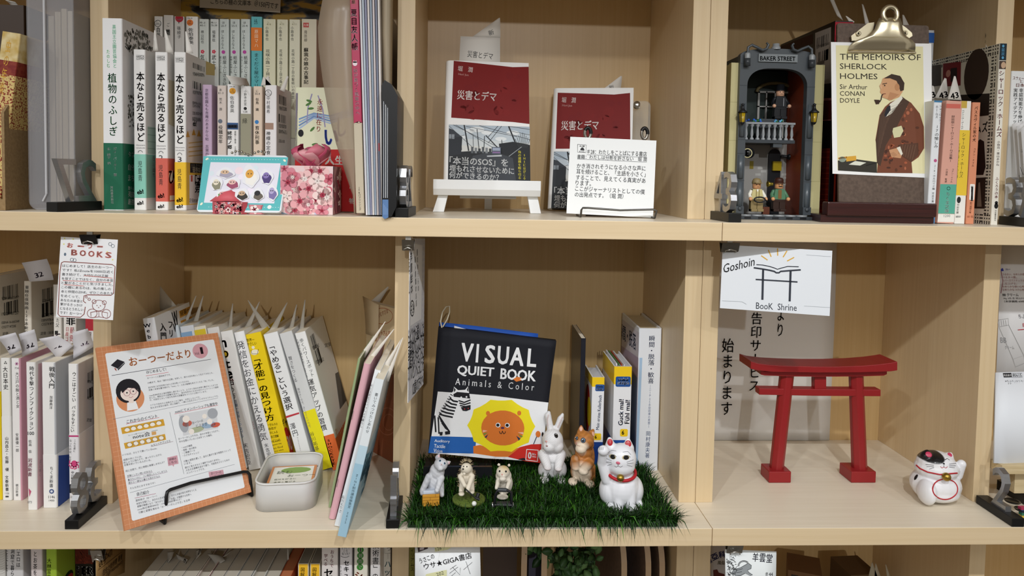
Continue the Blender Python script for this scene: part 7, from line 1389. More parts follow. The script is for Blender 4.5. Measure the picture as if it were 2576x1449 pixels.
# ---------------------------------------------------------------- figurines: bodies are one continuous surface grown from overlapping volumes
class Fig:
    """volumes are placed on the depth plane Y through pixel positions; radii in pixels at that depth"""
    def __init__(s, name, label, cat, px, py, Y, zfoot, group=None):
        s.Y = Y; q = W(px, py, Y); s.k = FPX/((q-CP).dot(CF)); s.dz = zfoot-q.z
        s.t = thing(name, label, cat, (q.x, Y, zfoot), group); s.L = []
    def P(s, px, py, dy=0): q = W(px, py, s.Y); return Vector((q.x, s.Y+dy, q.z+s.dz))
    def e(s, px, py, rx, rz, ry=None, dy=0, rot=0):
        s.L.append(('e', s.P(px, py, dy), (rx/s.k, (ry or rx)/s.k, rz/s.k), rot)); return s.L[-1]
    def c(s, a, b, r0, r1):
        s.L.append(('c', s.P(*a), s.P(*b), r0/s.k, r1/s.k))
    def skin(s, name, voxel, paint, mtl, smooth=6, parent=None):
        m = M(); g = mat('ffffff')
        for q in s.L:
            if q[0] == 'e':
                T = Matrix.Translation(q[1]) @ Matrix.Rotation(q[3], 4, 'Y'); m.ball((0, 0, 0), q[2], g, T, 20, 14)
            else:
                a, b = q[1], q[2]; n = max(3, int((b-a).length/(min(q[3], q[4])*.5)))
                for i in range(n+1): u = i/n; m.ball(a.lerp(b, u), q[3]+(q[4]-q[3])*u, g, None, 14, 10)
        o = m.build(name, parent or s.t)
        r = o.modifiers.new('r', 'REMESH'); r.mode = 'VOXEL'; r.voxel_size = voxel*S
        k = o.modifiers.new('s', 'SMOOTH'); k.iterations = smooth; k.factor = .5
        bpy.context.view_layer.update(); dg = bpy.context.evaluated_depsgraph_get()
        me = bpy.data.meshes.new_from_object(o.evaluated_get(dg)); me.name = name; o.modifiers.clear(); o.data = me
        off = parent_loc(o.parent); me.materials.clear(); me.materials.append(mtl)
        at = me.color_attributes.new('paint', 'FLOAT_COLOR', 'POINT'); col = []
        for v in me.vertices: col += paint(v.co/S+off, v.normal)
        at.data.foreach_set('color', col)
        me.polygons.foreach_set('use_smooth', [True]*len(me.polygons)); s.L = []; s.body = o
        from mathutils.bvhtree import BVHTree
        s.bvh = BVHTree.FromPolygons([v.co/S+off for v in me.vertices], [tuple(p.vertices) for p in me.polygons])
        return o
    def on(s, px, py, lift=.15):
        """the point of the body's surface seen at a pixel"""
        d = ray(px, py).normalized(); c = CP+Vector((0, 0, s.dz)); loc, n, i, _ = s.bvh.ray_cast(c, d)
        if loc is None: return s.P(px, py), Vector((0, -1, 0))
        return loc+n*lift, n
    def spot(s, m, px, py, rx, ry, c, lift=.2, th=.5, rough=.3):
        p, n = s.on(px, py, lift-.15); x = Vector((0, 0, 1)).cross(n); x = x.normalized() if x.length > 1e-3 else Vector((1, 0, 0)); x = -x if x.x < 0 else x; z = n.cross(x); z = -z if z.z < 0 else z
        T = Matrix((x, x.cross(z)*-1, z)).transposed().to_4x4(); T.translation = p; m.ball((0, 0, 0), (rx/s.k, th, ry/s.k), mat(c, rough, spec=.5) if isinstance(c, str) else c, T, 16, 10)
    def line(s, m, P, w, c, lift=.1):
        L = []
        for a, b in zip(P[:-1], P[1:]):
            n = max(2, int(math.hypot(b[0]-a[0], b[1]-a[1])/2.5)); L += [(a[0]+(b[0]-a[0])*i/n, a[1]+(b[1]-a[1])*i/n) for i in range(n)]
        L.append(P[-1]); m.tube([s.on(x, y, lift)[0] for x, y in L], w/s.k/2, mat(c, .4) if isinstance(c, str) else c, 6)
def flat(h): c = lin(h); return lambda p, n: list(c)
def mix(a, b, t): t = max(0, min(1, t)); return [a[i]+(b[i]-a[i])*t for i in range(4)]
z5 = lambda x, y: (1000+x/3.228, 1000+y/3.228)
# white beckoning cat
f = Fig('beckoning_cat', 'white beckoning cat figurine with a red collar and gold bell', 'figurine', 1562, 1286, 44, ZL+4, 'animal figurines on the grass mat')
E_ = lambda x, y, rx, rz, ry=None, dy=0, rot=0: f.e(*z5(x, y), rx/3.228, rz/3.228, None if ry is None else ry/3.228, dy, rot)
E_(1812, 520, 122, 122, 108, -3); E_(1812, 570, 112, 90, 98, -4); E_(1820, 775, 150, 165, 140, 3); E_(1850, 800, 152, 120, 145, 8); E_(1730, 800, 90, 120, 110, 4); E_(1925, 800, 80, 115, 110, 6)
f.c((*z5(1790, 720), -6), (*z5(1775, 885), -12), 17, 12); f.c((*z5(1875, 720), -6), (*z5(1875, 890), -12), 17, 13); E_(1770, 892, 42, 26, 52, -14); E_(1885, 897, 46, 27, 54, -14); E_(1720, 885, 38, 28, 50, -6); E_(1950, 880, 36, 28, 50, -4)
f.c((*z5(1700, 690), -1), (*z5(1655, 560), -4), 16, 12.5); f.c((*z5(1655, 560), -4), (*z5(1655, 455), -10), 12, 11.5); E_(1655, 430, 46, 42, 40, -13)
for x0, x1, y0, y1 in ((1730, 1722, 440, 375), (1875, 1870, 450, 382)): f.c((*z5(x0, y0), 1), (*z5(x1, y1), 0), 15, 6.5)
f.skin('body', 1.1, flat('e8e9ee'), vcol('porcelain', .3, coat=.3), 5)
m = M(); RD = 'b3202a'
def tor(cy, tilt=.12, r=(112, 100), n=28, w=13, x0=1815):
    pts = []
    for i in range(n):
        a = 2*math.pi*i/n; c = f.P(*z5(x0, cy)); pts.append(c+Vector((r[0]/3.228/f.k*math.cos(a), -1+r[1]/3.228/f.k*math.sin(a), r[0]/3.228/f.k*math.sin(a)*tilt+1.2*math.cos(a)*0)))
    m.tube(pts, w/3.228/f.k, mat(RD, .4), 10, True)
tor(632, .28, (114, 104)); m.build('collar', f.t)
m = M(); q, n = f.on(*z5(1806, 672)); m.ball(q+Vector((0, -2.5, -1)), 4.3, mat('a88a3c', .35, .9)); m.box((q.x-2.8, q.y-7, q.z-1.4), (q.x+2.8, q.y-6.5, q.z-.9), mat('4a3a16', .5)); m.build('bell', f.t)
for (x, y, rx, ry, tl) in ((1725, 398, 22, 27, -.25), (1872, 410, 25, 27, .2)):
    m = M(); f.spot(m, *z5(x, y), rx/3.228, ry/3.228, RD, .25, .7); m.build('inner_ear', f.t)
for x, y, s_ in ((1745, 516, -1), (1853, 522, 1)):
    m = M(); f.spot(m, *z5(x, y), 9.5, 5.6, 'c9b98a', .1, .35); f.spot(m, *z5(x+2, y), 7.2, 5.2, '131316', .35, .4, .12); m.build('eye', f.t)
m = M(); BKc = '1c1a1e'
f.line(m, [z5(1712, 510), z5(1730, 500), z5(1760, 500), z5(1778, 518)], 1.0, BKc); f.line(m, [z5(1824, 520), z5(1842, 505), z5(1872, 506), z5(1890, 520)], 1.0, BKc); f.line(m, [z5(1705, 482), z5(1740, 463), z5(1775, 470)], .8, BKc); f.line(m, [z5(1828, 478), z5(1870, 474), z5(1895, 500)], .8, BKc)
f.line(m, [z5(1790, 575), z5(1790, 590), z5(1775, 600), z5(1762, 590)], .8, BKc); f.line(m, [z5(1790, 590), z5(1810, 600), z5(1828, 590)], .8, BKc)
for P in ([(1738, 548), (1695, 530)], [(1738, 562), (1692, 558)], [(1742, 574), (1700, 588)], [(1860, 560), (1915, 540)], [(1862, 572), (1915, 566)], [(1860, 582), (1905, 596)]): f.line(m, [z5(*q) for q in P], .7, BKc)
for i in range(3): f.line(m, [z5(1642+i*13, 440), z5(1640+i*13, 462)], 1, BKc)
for x in (1735, 1750, 1765): f.line(m, [z5(x-10, 880), z5(x-10, 900)], .8, BKc)
for x in (1860, 1880, 1930, 1945): f.line(m, [z5(x, 880), z5(x+2, 902)], .8, BKc)
m.build('painted_lines', f.t)
m = M(); f.spot(m, *z5(1790, 566), 5.4, 3.6, 'cf6a80', .3, .7); m.build('nose', f.t)
# white rabbit
f = Fig('rabbit_figurine', 'white rabbit figurine sitting up in the grass beside the ginger kitten', 'figurine', 1390, 1203, 126, ZL+5, 'animal figurines on the grass mat')
E_(1255, 575, 95, 105, 90, 0); E_(1190, 600, 50, 68, 70, 0); E_(1325, 595, 50, 72, 70, 0); E_(1255, 490, 78, 70, 70, -2); E_(1255, 345, 86, 92, 84, -6); E_(1222, 378, 52, 44, 48, -13); E_(1290, 380, 52, 52, 55, -10)
f.c((*z5(1240, 260), 0), (*z5(1222, 165), 2), 9, 9); f.c((*z5(1222, 175), 2), (*z5(1230, 140), 3), 8, 5); f.c((*z5(1290, 270), 0), (*z5(1325, 190), 2), 8, 8.5); f.c((*z5(1325, 190), 2), (*z5(1342, 155), 3), 8, 4)
f.c((*z5(1180, 460), -6), (*z5(1205, 520), -20), 14, 10); f.c((*z5(1320, 460), -6), (*z5(1290, 528), -20), 14, 10); E_(1205, 525, 32, 20, 34, -22); E_(1290, 532, 32, 20, 34, -22); E_(1180, 632, 40, 22, 62, -18); E_(1315, 640, 44, 22, 62, -18)
wc_, pk_ = lin('dfdedf'), lin('d9a6a0'); eL, eR = f.P(*z5(1225, 200)), f.P(*z5(1322, 210)); pw1, pw2, ft1, ft2 = f.P(*z5(1205, 540), -24), f.P(*z5(1288, 546), -24), f.P(*z5(1180, 650), -32), f.P(*z5(1318, 655), -32)
def rp(p, n):
    t_ = 0
    for q in (pw1, pw2): t_ = max(t_, 1-((p-q).length/5.5))
    for q in (ft1, ft2): t_ = max(t_, 1-((p-q).length/6))
    g = .06*math.sin(p.x*3.1)*math.sin(p.z*2.7+p.x)
    c = mix(wc_, pk_, t_*.6); return [c[0]-g, c[1]-g, c[2]-g, 1]
f.skin('body', 1.0, rp, vcol('resin_fur', .5, .35, 700), 4)
for (x, y, s_) in ((1288, 320, 1), (1178, 310, -1)):
    m = M(); f.spot(m, *z5(x, y), 5 if s_ > 0 else 2.6, 6, '16100e', .1, 1.2, .08); f.spot(m, *z5(x-4, y-8), 1, 1.2, 'f4f4f4', 1.2, .3); m.build('eye', f.t)
m = M(); f.spot(m, *z5(1208, 368), 3.4, 2.4, 'd9a39a', .2, .8, .4); f.line(m, [z5(1208, 376), z5(1210, 392)], .8, 'b08a86'); f.spot(m, *z5(1212, 405), 3, 2, '8a6460', 0, .5); m.build('muzzle', f.t)
for P, r_ in (([(1222, 245), (1216, 190), (1226, 150)], 3), ([(1300, 255), (1322, 205), (1338, 168)], 3)):
    m = M(); f.line(m, [z5(*q) for q in P], 4.2, mat('d3c4c2', .6), -.4); m.build('inner_ear', f.t)
# ginger kitten
f = Fig('kitten_figurine', 'ginger and white kitten figurine sitting upright with folded paws', 'figurine', 1463, 1216, 108, ZL+5, 'animal figurines on the grass mat')
E_(1500, 610, 95, 95, 88, 2); E_(1480, 540, 80, 80, 74, 0); E_(1515, 450, 72, 70, 66, 2); E_(1512, 345, 82, 76, 76, -3); E_(1478, 390, 46, 38, 50, -12); E_(1545, 385, 52, 46, 55, 0); E_(1570, 520, 45, 110, 60, 12)
f.c((*z5(1490, 285), 0), (*z5(1492, 240), 1), 10, 3.5); f.c((*z5(1570, 310), 2), (*z5(1592, 278), 3), 10, 4)
f.c((*z5(1435, 490), -6), (*z5(1430, 520), -20), 11, 9); f.c((*z5(1550, 520), -6), (*z5(1480, 545), -22), 13, 9.5); E_(1428, 520, 32, 20, 28, -22); E_(1495, 550, 36, 21, 28, -23); E_(1410, 650, 38, 26, 56, -14); E_(1545, 670, 44, 30, 60, -14); f.c((*z5(1590, 600), 12), (*z5(1580, 670), -2), 10, 8)
og, cr, dk = lin('b8783a'), lin('e4d3bd'), lin('8a5220'); hd = f.P(*z5(1512, 345)); mz = f.P(*z5(1470, 400), -16); bl = f.P(*z5(1470, 610), -20)
def kp(p, n):
    st = .5+.5*math.sin((p.z*1.05+3*math.sin(p.x*.35)+p.y*.3)); c = mix(og, dk, st*.45)
    w = max(1-((p-mz).length-9)/5, 1-((p-bl).length-15)/7)
    for q in ((1428, 545), (1495, 572), (1405, 665), (1550, 690)): w = max(w, 1-((p-f.P(*z5(*q), -26)).length-3)/4)
    return mix(c, cr, w)
f.skin('body', 1.0, kp, vcol('resin_fur_ginger', .45, .35, 600), 4)
for x, y, r_ in ((1456, 335, 4.0), (1508, 352, 5.6)):
    m = M(); f.spot(m, *z5(x, y), r_+.8, r_+.8, '3a2a1c', .1, .9, .1); f.spot(m, *z5(x, y), r_, r_, '5f7186', .45, .9, .06); f.spot(m, *z5(x-1, y+1), r_*.6, r_*.6, '0e0e12', .95, .6, .06); f.spot(m, *z5(x-5, y-5), 1, 1, 'f4f4f4', 1.5, .3); m.build('eye', f.t)
m = M(); f.spot(m, *z5(1452, 375), 2.6, 1.8, 'c98a80', .2, .6); f.line(m, [z5(1453, 382), z5(1460, 395), z5(1482, 400)], .8, '9a5a50'); m.build('muzzle', f.t)
for x, y in ((1490, 258), (1590, 300)):
    m = M(); f.spot(m, *z5(x, y), 4.2, 6, 'd9a890', .2, .6, .5); m.build('inner_ear', f.t)
# small grey kitten with a basket
f = Fig('kitten_figurine', 'small grey white kitten figurine holding a yellow basket, leftmost on the grass', 'figurine', 1097, 1272, 54, ZL+10, 'animal figurines on the grass mat')
E_(300, 740, 74, 95, 66, 2); E_(320, 660, 62, 72, 56, 0); E_(352, 590, 56, 52, 50, -4, .3); E_(350, 605, 26, 20, 24, -10)
f.c((*z5(322, 545), 0), (*z5(337, 520), 0), 6, 2.5); f.c((*z5(400, 590), 0), (*z5(425, 580), 0), 6, 2.5); f.c((*z5(255, 690), -4), (*z5(205, 780), -12), 9, 7); f.c((*z5(355, 700), -4), (*z5(325, 765), -16), 9, 6); E_(205, 795, 20, 22, 24, -12); f.c((*z5(350, 760), 0), (*z5(362, 830), -6), 9, 6)
w1, g1 = lin('d3d4d8'), lin('8d8f97'); hc_ = f.P(*z5(352, 560))
def gp(p, n):
    a = .5+.5*math.sin(p.z*1.3+p.x*.9+2*math.sin(p.y*.5)); b_ = 1-((p-f.P(*z5(325, 560))).length/12)
    return mix(w1, g1, max(b_, .25*a+(.35 if p.x < f.P(*z5(270, 700)).x else 0)))
f.skin('body', .85, gp, vcol('resin_fur_small', .5, .3, 900), 3)
m = M()
for x, y in ((345, 572), (382, 593)): f.spot(m, *z5(x, y), 2.6, 2.8, '4f7a9a', .1, .5, .1); f.spot(m, *z5(x, y), 1.5, 1.8, '101014', .5, .4, .08)
m.build('eyes', f.t)
m = M(); f.spot(m, *z5(356, 602), 1.6, 1.2, 'c99a98', .2, .5); f.line(m, [z5(345, 612), z5(356, 610), z5(366, 616)], .6, '8a7a80'); m.build('muzzle', f.t)
for x, y in ((335, 535), (418, 588)):
    m = M(); f.spot(m, *z5(x, y), 3, 4, 'dcb9bc', .2, .5, .5); m.build('inner_ear', f.t)
m = M(); a, b = f.P(*z5(212, 885), -20), f.P(*z5(348, 795), -20); T = frame((a.x, a.y+1, a.z), (1, .12, 0), (0, .15, 1)); wv, hv = b.x-a.x, b.z-a.z
m.box((0, 0, 0), (wv, 13, hv), mat('c98f2a', .5), T); R = T.to_3x3(); p = Pen(m, T @ Vector((0, 0, 0)), R @ Vector((1, 0, 0)), R @ Vector((0, 0, 1)))
for i in range(3): p.put([(0, hv*(.25+.25*i)), (wv, hv*(.25+.25*i)), (wv, hv*(.25+.25*i)+.35), (0, hv*(.25+.25*i)+.35)], [(0, 1, 2, 3)], '7a4c14', 1)
for i, x in enumerate((.3, .6, .45, .75, .25)): p.put([(wv*x, hv*(.25*(i % 4))), (wv*x+.35, hv*(.25*(i % 4))), (wv*x+.35, hv*(.25*(i % 4)+.25)), (wv*x, hv*(.25*(i % 4)+.25))], [(0, 1, 2, 3)], '7a4c14', 1)
m.build('basket', f.t, .6)
m = M(); m.box((.5, .5, hv), (wv-.5, 12.5, hv+4), mat('c3cad6', .6), T); m.build('basket_cloth', f.t, 1)
# hedgehog with a golf club
f = Fig('hedgehog_figurine', 'cream hedgehog figurine with a golf club on a round green base', 'figurine', 1179, 1278, 46, ZL+13, 'animal figurines on the grass mat')
c0 = f.P(*z5(578, 850)); c0.y = f.Y-2; rb = 133/3.228/f.k
m = M(); m.lathe([(0, 0), (rb*.97, 0), (rb, 1), (rb, 2.6), (rb*.97, 3.2), (0, 3.2)], noisy('golf_green', '4a5a22', '64762e', 500, .7, (1, 1, 1), .3, .7, bump=.4), Matrix.Translation((c0.x, c0.y, ZL+12)), 36); m.build('base_disc', f.t)
f.dz += 0
E_(560, 740, 66, 80, 56, 3); E_(560, 660, 50, 50, 44, 0); E_(558, 640, 46, 44, 42, -3); E_(542, 655, 15, 13, 14, -13); f.c((*z5(510, 700), -5), (*z5(545, 745), -14), 7, 5.5); f.c((*z5(605, 700), -4), (*z5(570, 780), -15), 7, 5.5); E_(520, 818, 26, 15, 32, -12); E_(600, 815, 26, 15, 32, -8); f.c((*z5(525, 780), -2), (*z5(518, 815), -6), 8, 7); f.c((*z5(598, 780), 0), (*z5(604, 812), -4), 8, 7)
ch, sp = lin('ddd3c0'), lin('6b5a44')
f.skin('body', .8, lambda p, n: mix(ch, sp, 1.2*(n.y+.15)), vcol('resin_fur_small', .5, .3, 900), 3)
m = M(); random.seed(4); SPK = mat('7a6a52', .6); SPL = mat('b3a27f', .6)
def spike(q, d, L, r_): m.tube([q, q+d*L], [r_, .12], SPK if random.random() < .6 else SPL, 5)
for i in range(150):
    a = random.uniform(.1, 3.04); h_ = random.uniform(0, 1); cx_ = f.P(*z5(560, 745), 4); d = Vector((math.cos(a)*1.0, math.sin(a)*.9, random.uniform(-.1, .5))).normalized()
    q = cx_+Vector((math.cos(a)*9.8*(.7+.3*math.sin(.5+h_*2.6)), -1+math.sin(a)*8.5, -11+h_*22)); spike(q-d*1.5, d, 4.2, .55)
for i in range(60):
    a = random.uniform(-.2, 3.34); u_ = random.uniform(.1, 1.2); cx_ = f.P(*z5(558, 628), 0); d = Vector((math.cos(a)*math.cos(u_)*.9, .25+.5*math.sin(a)*math.cos(u_), math.sin(u_))).normalized(); spike(cx_+d*5.2, d, 3.6, .5)
m.build('spines', f.t)
m = M()
for x, y in ((536, 634), (562, 636)): f.spot(m, *z5(x, y), 1.5, 1.7, '101014', .2, .5, .1)
m.build('eyes', f.t)
m = M(); f.spot(m, *z5(532, 655), 2.4, 2, '1a1614', .3, .9, .2); m.build('nose', f.t)
m = M(); q0, q1 = f.P(*z5(555, 762), -18), f.P(*z5(630, 825), -20); m.tube([q0, q1], .8, NB, 8); m.tube([q1, q1+Vector((5, -1, -1.5))], [1.4, 1.8], NB, 8); m.tube([f.P(*z5(655, 810), -14), f.P(*z5(640, 840), -18)], 2.2, NB, 8); m.build('golf_club', f.t)
m = M(); q = f.P(*z5(622, 845), -22); q.z = ZL+12+3.2+2.6; m.ball(q, 2.8, mat('e6e6e0', .4)); m.build('golf_ball', f.t)
# hamster with a small trolley
f = Fig('hamster_figurine', 'cream hamster figurine behind a small black trolley frame', 'figurine', 1264, 1276, 49, ZL+11, 'animal figurines on the grass mat')
E_(865, 770, 72, 92, 62, 4); E_(860, 700, 66, 60, 54, 0); E_(855, 660, 56, 52, 50, -3); E_(850, 688, 30, 20, 24, -12); f.c((*z5(815, 725), -6), (*z5(800, 755), -14), 6, 5); f.c((*z5(905, 725), -6), (*z5(885, 755), -14), 6, 5); E_(822, 620, 14, 14, 8, 4); E_(905, 625, 14, 14, 8, 4); E_(850, 850, 48, 18, 42, -6)
c1, c2, c3 = lin('dad2c4'), lin('c9b07c'), lin('77706a'); top_ = f.P(*z5(868, 612), -4)
f.skin('body', .85, lambda p, n: mix(mix(c1, c3, .6*(n.y+.1)), c2, 1.1-(p-top_).length/9), vcol('resin_fur_small', .5, .3, 900), 3)
m = M()
for x, y in ((828, 662), (879, 664)): f.spot(m, *z5(x, y), 2.4, 2.6, '101014', .2, .6, .08)
m.build('eyes', f.t)
m = M(); f.spot(m, *z5(848, 688), 2, 1.6, 'd08a80', .3, .6); f.line(m, [z5(848, 694), z5(848, 704)], .7, '9a6a60'); m.build('muzzle', f.t)
m = M(); TRB = mat('17181b', .35); A_ = lambda x, y, dy: f.P(*z5(x, y), dy)
m.tube([A_(780, 868, -22), A_(792, 780, -22), A_(808, 752, -22), A_(840, 745, -22), A_(880, 748, -22), A_(912, 765, -22), A_(918, 868, -22)], 1.7, TRB, 8); m.tube([A_(780, 866, -22), A_(918, 868, -22)], 2.2, TRB, 8); m.tube([A_(808, 742, -23), A_(876, 745, -23)], 2.4, mat('3a3d40', .4), 8); m.build('handle_frame', f.t)
m = M(); a = A_(800, 880, -24); b = A_(915, 850, -24); m.box((a.x, a.y+1, a.z), (b.x, a.y+7, b.z), TRB); m.build('tray_front', f.t, .5)
for x in (770, 925):
    m = M(); q = A_(x, 872, -20); q.z = max(q.z, ZL+6.5+3); m.lathe([(0, 1.3), (2.6, 1.3), (3, .9), (3, -.9), (2.6, -1.3), (0, -1.3)], mat('b9bbbd', .3, .8), Matrix.Translation(q) @ Matrix.Rotation(math.radians(90), 4, 'Y'), 16); m.build('wheel', f.t)
# round lucky cat on the right
f = Fig('lucky_cat', 'round white lucky cat figurine with one black ear beside the last divider', 'figurine', 2358, 1262, 66, ZL+.3)
z7 = lambda x, y: (2260+x/1.63, 560+y/1.63)
E7 = lambda x, y, rx, rz, ry=None, dy=0, rot=0: f.e(*z7(x, y), rx/1.63, rz/1.63, None if ry is None else ry/1.63, dy, rot)
E7(160, 1078, 98, 66, 88, 4); E7(158, 1100, 90, 44, 82, 2); E7(160, 1010, 84, 52, 76, 2); E7(158, 985, 74, 42, 66, 2); f.c((*z7(115, 962), 0), (*z7(118, 945), 0), 15, 7); f.c((*z7(205, 965), 0), (*z7(214, 952), 0), 12, 5); f.c((*z7(238, 1035), -2), (*z7(245, 985), -6), 12, 11); E7(90, 1090, 30, 50, 50, -12)
bk, wt = lin('17171a'), lin('e9e9ec'); ec = f.P(*z7(118, 948), -4)
f.skin('body', 1.0, lambda p, n: mix(wt, bk, (1-((p.x-ec.x)/15.5)**2-((p.z-ec.z)/8.5)**2)*6), vcol('porcelain', .3, coat=.3), 5)
m = M(); f.line(m, [z7(74, 998), z7(90, 1012), z7(120, 1026), z7(170, 1036), z7(240, 1030)], 3.6, RD, .2); m.build('collar', f.t)
m = M(); q, n = f.on(*z7(191, 1042)); m.ball(q+Vector((0, -2.5, 0)), 5, mat('a88a3c', .35, .9)); m.build('bell', f.t)
for x, y, rx, ry in ((124, 954, 8, 7), (211, 955, 5, 6)):
    m = M(); f.spot(m, *z7(x, y), rx, ry, 'c23a5c', .3, .7); m.build('inner_ear', f.t)
m = M(); f.line(m, [z7(191+51*math.cos(a), 1096+42*math.sin(a)) for a in [i*math.pi/16 for i in range(33)]], 3, RD, .15); m.build('belly_ring', f.t)
m = M(); f.spot(m, *z7(72, 1047), 4, 8, '17171a', .2, .5); f.line(m, [z7(148, 978), z7(158, 973), z7(170, 979)], 1.4, BKc); f.line(m, [z7(190, 976), z7(200, 971), z7(210, 977)], 1.4, BKc)
for P in ([(112, 995), (145, 998)], [(116, 1004), (145, 1004)], [(126, 1014), (146, 1008)], [(208, 994), (236, 990)], [(208, 1000), (234, 1000)], [(208, 1006), (230, 1008)]): f.line(m, [z7(*q) for q in P], 1, BKc)
f.spot(m, *z7(186, 992), 2.6, 2, '17171a', .3, .5); f.line(m, [z7(186, 997), z7(186, 1004)], 1, BKc); f.line(m, [z7(172, 1003), z7(178, 1010), z7(186, 1005), z7(194, 1010), z7(201, 1004)], 1.2, RD); m.build('painted_face', f.t)
# ---------------------------------------------------------------- lower right compartment: sign, calligraphy sheet, torii
TLs, BLs = Vector((283.5, 118, -36.6)), Vector((281, 110, -112)); TRs, BRs = W(2094, 622, 3), W(2087, 795, -2)
TLs, BLs = W(1812.5, 615.6, 34), W(1811, 775, 28)
m = M(); T = frame(BLs, BRs-BLs, TLs-BLs); wc, hc = (BRs-BLs).length, (TLs-BLs).length; R = T.to_3x3()
m.box((0, 0, 0), (wc, 1.0, hc), mat('dfe3e8', .5), T); p = Pen(m, T @ Vector((0, 0, 0)), R @ Vector((1, 0, 0)), R @ Vector((0, 0, 1)))
z6 = lambda *L: [(1740+x/2.07, 560+y/2.07) for x, y in L]; NV = '31353f'
for a in ((362, 172, 395, 195), (399, 142, 414, 178), (447, 134, 448, 172), (496, 147, 476, 180), (533, 181, 497, 200)): p.line(z6((a[0], a[1]), (a[2], a[3])), 2.6, 'd9a83a', 3)
p.line(z6((337, 219), (370, 221), (405, 228), (430, 236), (446, 243), (462, 238), (500, 228), (557, 230)), 2.2, NV, 3); p.line(z6((323, 235), (365, 241), (405, 248), (430, 254), (440, 261), (455, 261), (463, 254), (510, 250), (568, 246)), 4, NV, 3)
p.line(z6((372, 243), (368, 402)), 5.2, NV, 3); p.line(z6((515, 252), (510, 410)), 5.2, NV, 3); p.line(z6((333, 296), (551, 309)), 3.6, NV, 3)
p.ht('BooK  Shrine', *z6((335, 432))[0], *z6((547, 443))[0], NV, 0, 17)
p.ht('Goshoin', *z6((165, 240))[0], *z6((328, 200))[0], '26262c', .004, 22, 3, .35)
p.line(z6((597, 168), (725, 177)), .8, 'a8adb4', 3); p.line(z6((585, 434), (720, 442)), .8, 'a8adb4', 3); p.line(z6((158, 407), (262, 412), (285, 425)), .8, '9aa0a6', 3)
tag(m.build('shop_sign'), 'white sign with a gate and open book emblem hanging under the shelf', 'sign')
hang_clip('grey binder clip on the white sign with the gate emblem', W(1835, 625, 30).x, 30, -TH, 20, 11, mat('8d8b84', .3, .9))
m = M(); G = []
for i in range(12):
    v = i/11; row = []
    for j in range(9):
        u = j/8; x0, x1 = 1766, 2105-17*v; a = W(x0+(x1-x0)*u, 613+(1110-613)*v, DP-4); a.y = DP-3.5-2.5*math.sin(u*3.1)*(.4+.6*math.sin(v*4))-(1.5*math.sin(v*5) if u > .9 else 0); a.x = max(a.x, X3r+1); a.z = max(a.z, ZL+.6); row.append(a)
    G.append(row)
G[0] = [Vector((q.x, q.y, -TH-.6)) for q in G[0]]
m.sheet(G, mat('dcdad6', .7), .3)
p = Pen(m, (0, DP-7.2, 0), (1, 0, 0), (0, 0, 1))
IK = '24242a'
p.vt('告印サービス', *z6((340, 465))[0], *z6((324, 885))[0], IK, 30, -.005); p.vt('始まります', *z6((190, 600))[0], *z6((180, 1010))[0], IK, 32, -.005); p.vt('より', *z6((468, 440))[0], *z6((458, 600))[0], IK, 22, -.008)
tag(m.build('calligraphy_sheet'), 'tall sheet with brush calligraphy behind the red gate', 'poster')
RED = mat('8f1d20', .38, spec=.45)
f0, f1 = WZ(1953, 1206, ZL), WZ(2164, 1208, ZL); Yt = 132.0
t = thing('torii_gate', 'red model shrine gate standing on the empty shelf', 'model', (W(2060, 1200, Yt).x, Yt, ZL))
PX = lambda x, y, Y=Yt: W(1740+x/2.07, 560+y/2.07, Y)
for (xa, xb, xc, xd) in ((458, 530, 405, 475), (820, 890, 836, 911)):
    m = M(); a, b, c, d = PX(xa, 805), PX(xb, 805), PX(xc, 1296), PX(xd, 1296); ra, rc = (b.x-a.x)/2, (d.x-c.x)/2; tp, bt = Vector(((a.x+b.x)/2, Yt, a.z+4)), Vector(((c.x+d.x)/2, Yt, ZL+9.5))
    n = 8; V = [(q.x+r_*math.cos(k*math.pi/4+math.pi/8)*1.02, q.y+r_*math.sin(k*math.pi/4+math.pi/8), q.z) for q, r_ in ((bt, rc), (tp, ra)) for k in range(n)]
    m.add(V, [tuple(range(n-1, -1, -1)), tuple(range(n, 2*n))]+[(k, (k+1) % n, n+(k+1) % n, n+k) for k in range(n)], RED); m.build('pillar', t, 1)
for (xa, xb) in ((403, 518), (832, 960)):
    m = M(); a, b = PX(xa, 1330, Yt-14), PX(xb, 1330, Yt-14); w_ = b.x-a.x; m.box((a.x, Yt-14, ZL+.3), (b.x, Yt-14+w_*.95, ZL+15), RED); m.build('pillar_base', t, 1)
def beam(rows, ya, yb, nm):
    m = M(); n = len(rows); V = []
    for (x, ytop, ybot) in rows:
        a, b = PX(x, ytop, ya), PX(x, ybot, ya); V += [(a.x, ya, a.z), (b.x, ya, b.z), (b.x, yb, b.z), (a.x, yb, a.z)]
    F = [(0, 1, 2, 3), tuple(4*(n-1)+k for k in (3, 2, 1, 0))]
    for i in range(n-1): F += [(4*i+k, 4*(i+1)+k, 4*(i+1)+(k+1) % 4, 4*i+(k+1) % 4) for k in range(4)]
    m.add(V, F, RED); m.build(nm, t, .7)
beam([(308, 722, 762), (345, 733, 770), (420, 742, 778), (520, 747, 780), (640, 750, 782), (760, 750, 782), (880, 746, 781), (980, 738, 778), (1040, 730, 775), (1072, 724, 770)], Yt-20, Yt+20, 'top_beam')
beam([(360, 764, 792), (380, 776, 797), (520, 780, 802), (640, 782, 803), (760, 782, 803), (900, 780, 801), (1000, 776, 798), (1018, 772, 790)], Yt-12, Yt+12, 'under_beam')
beam([(352, 864, 897), (640, 868, 903), (985, 870, 905)], Yt-7, Yt+7, 'tie_beam')
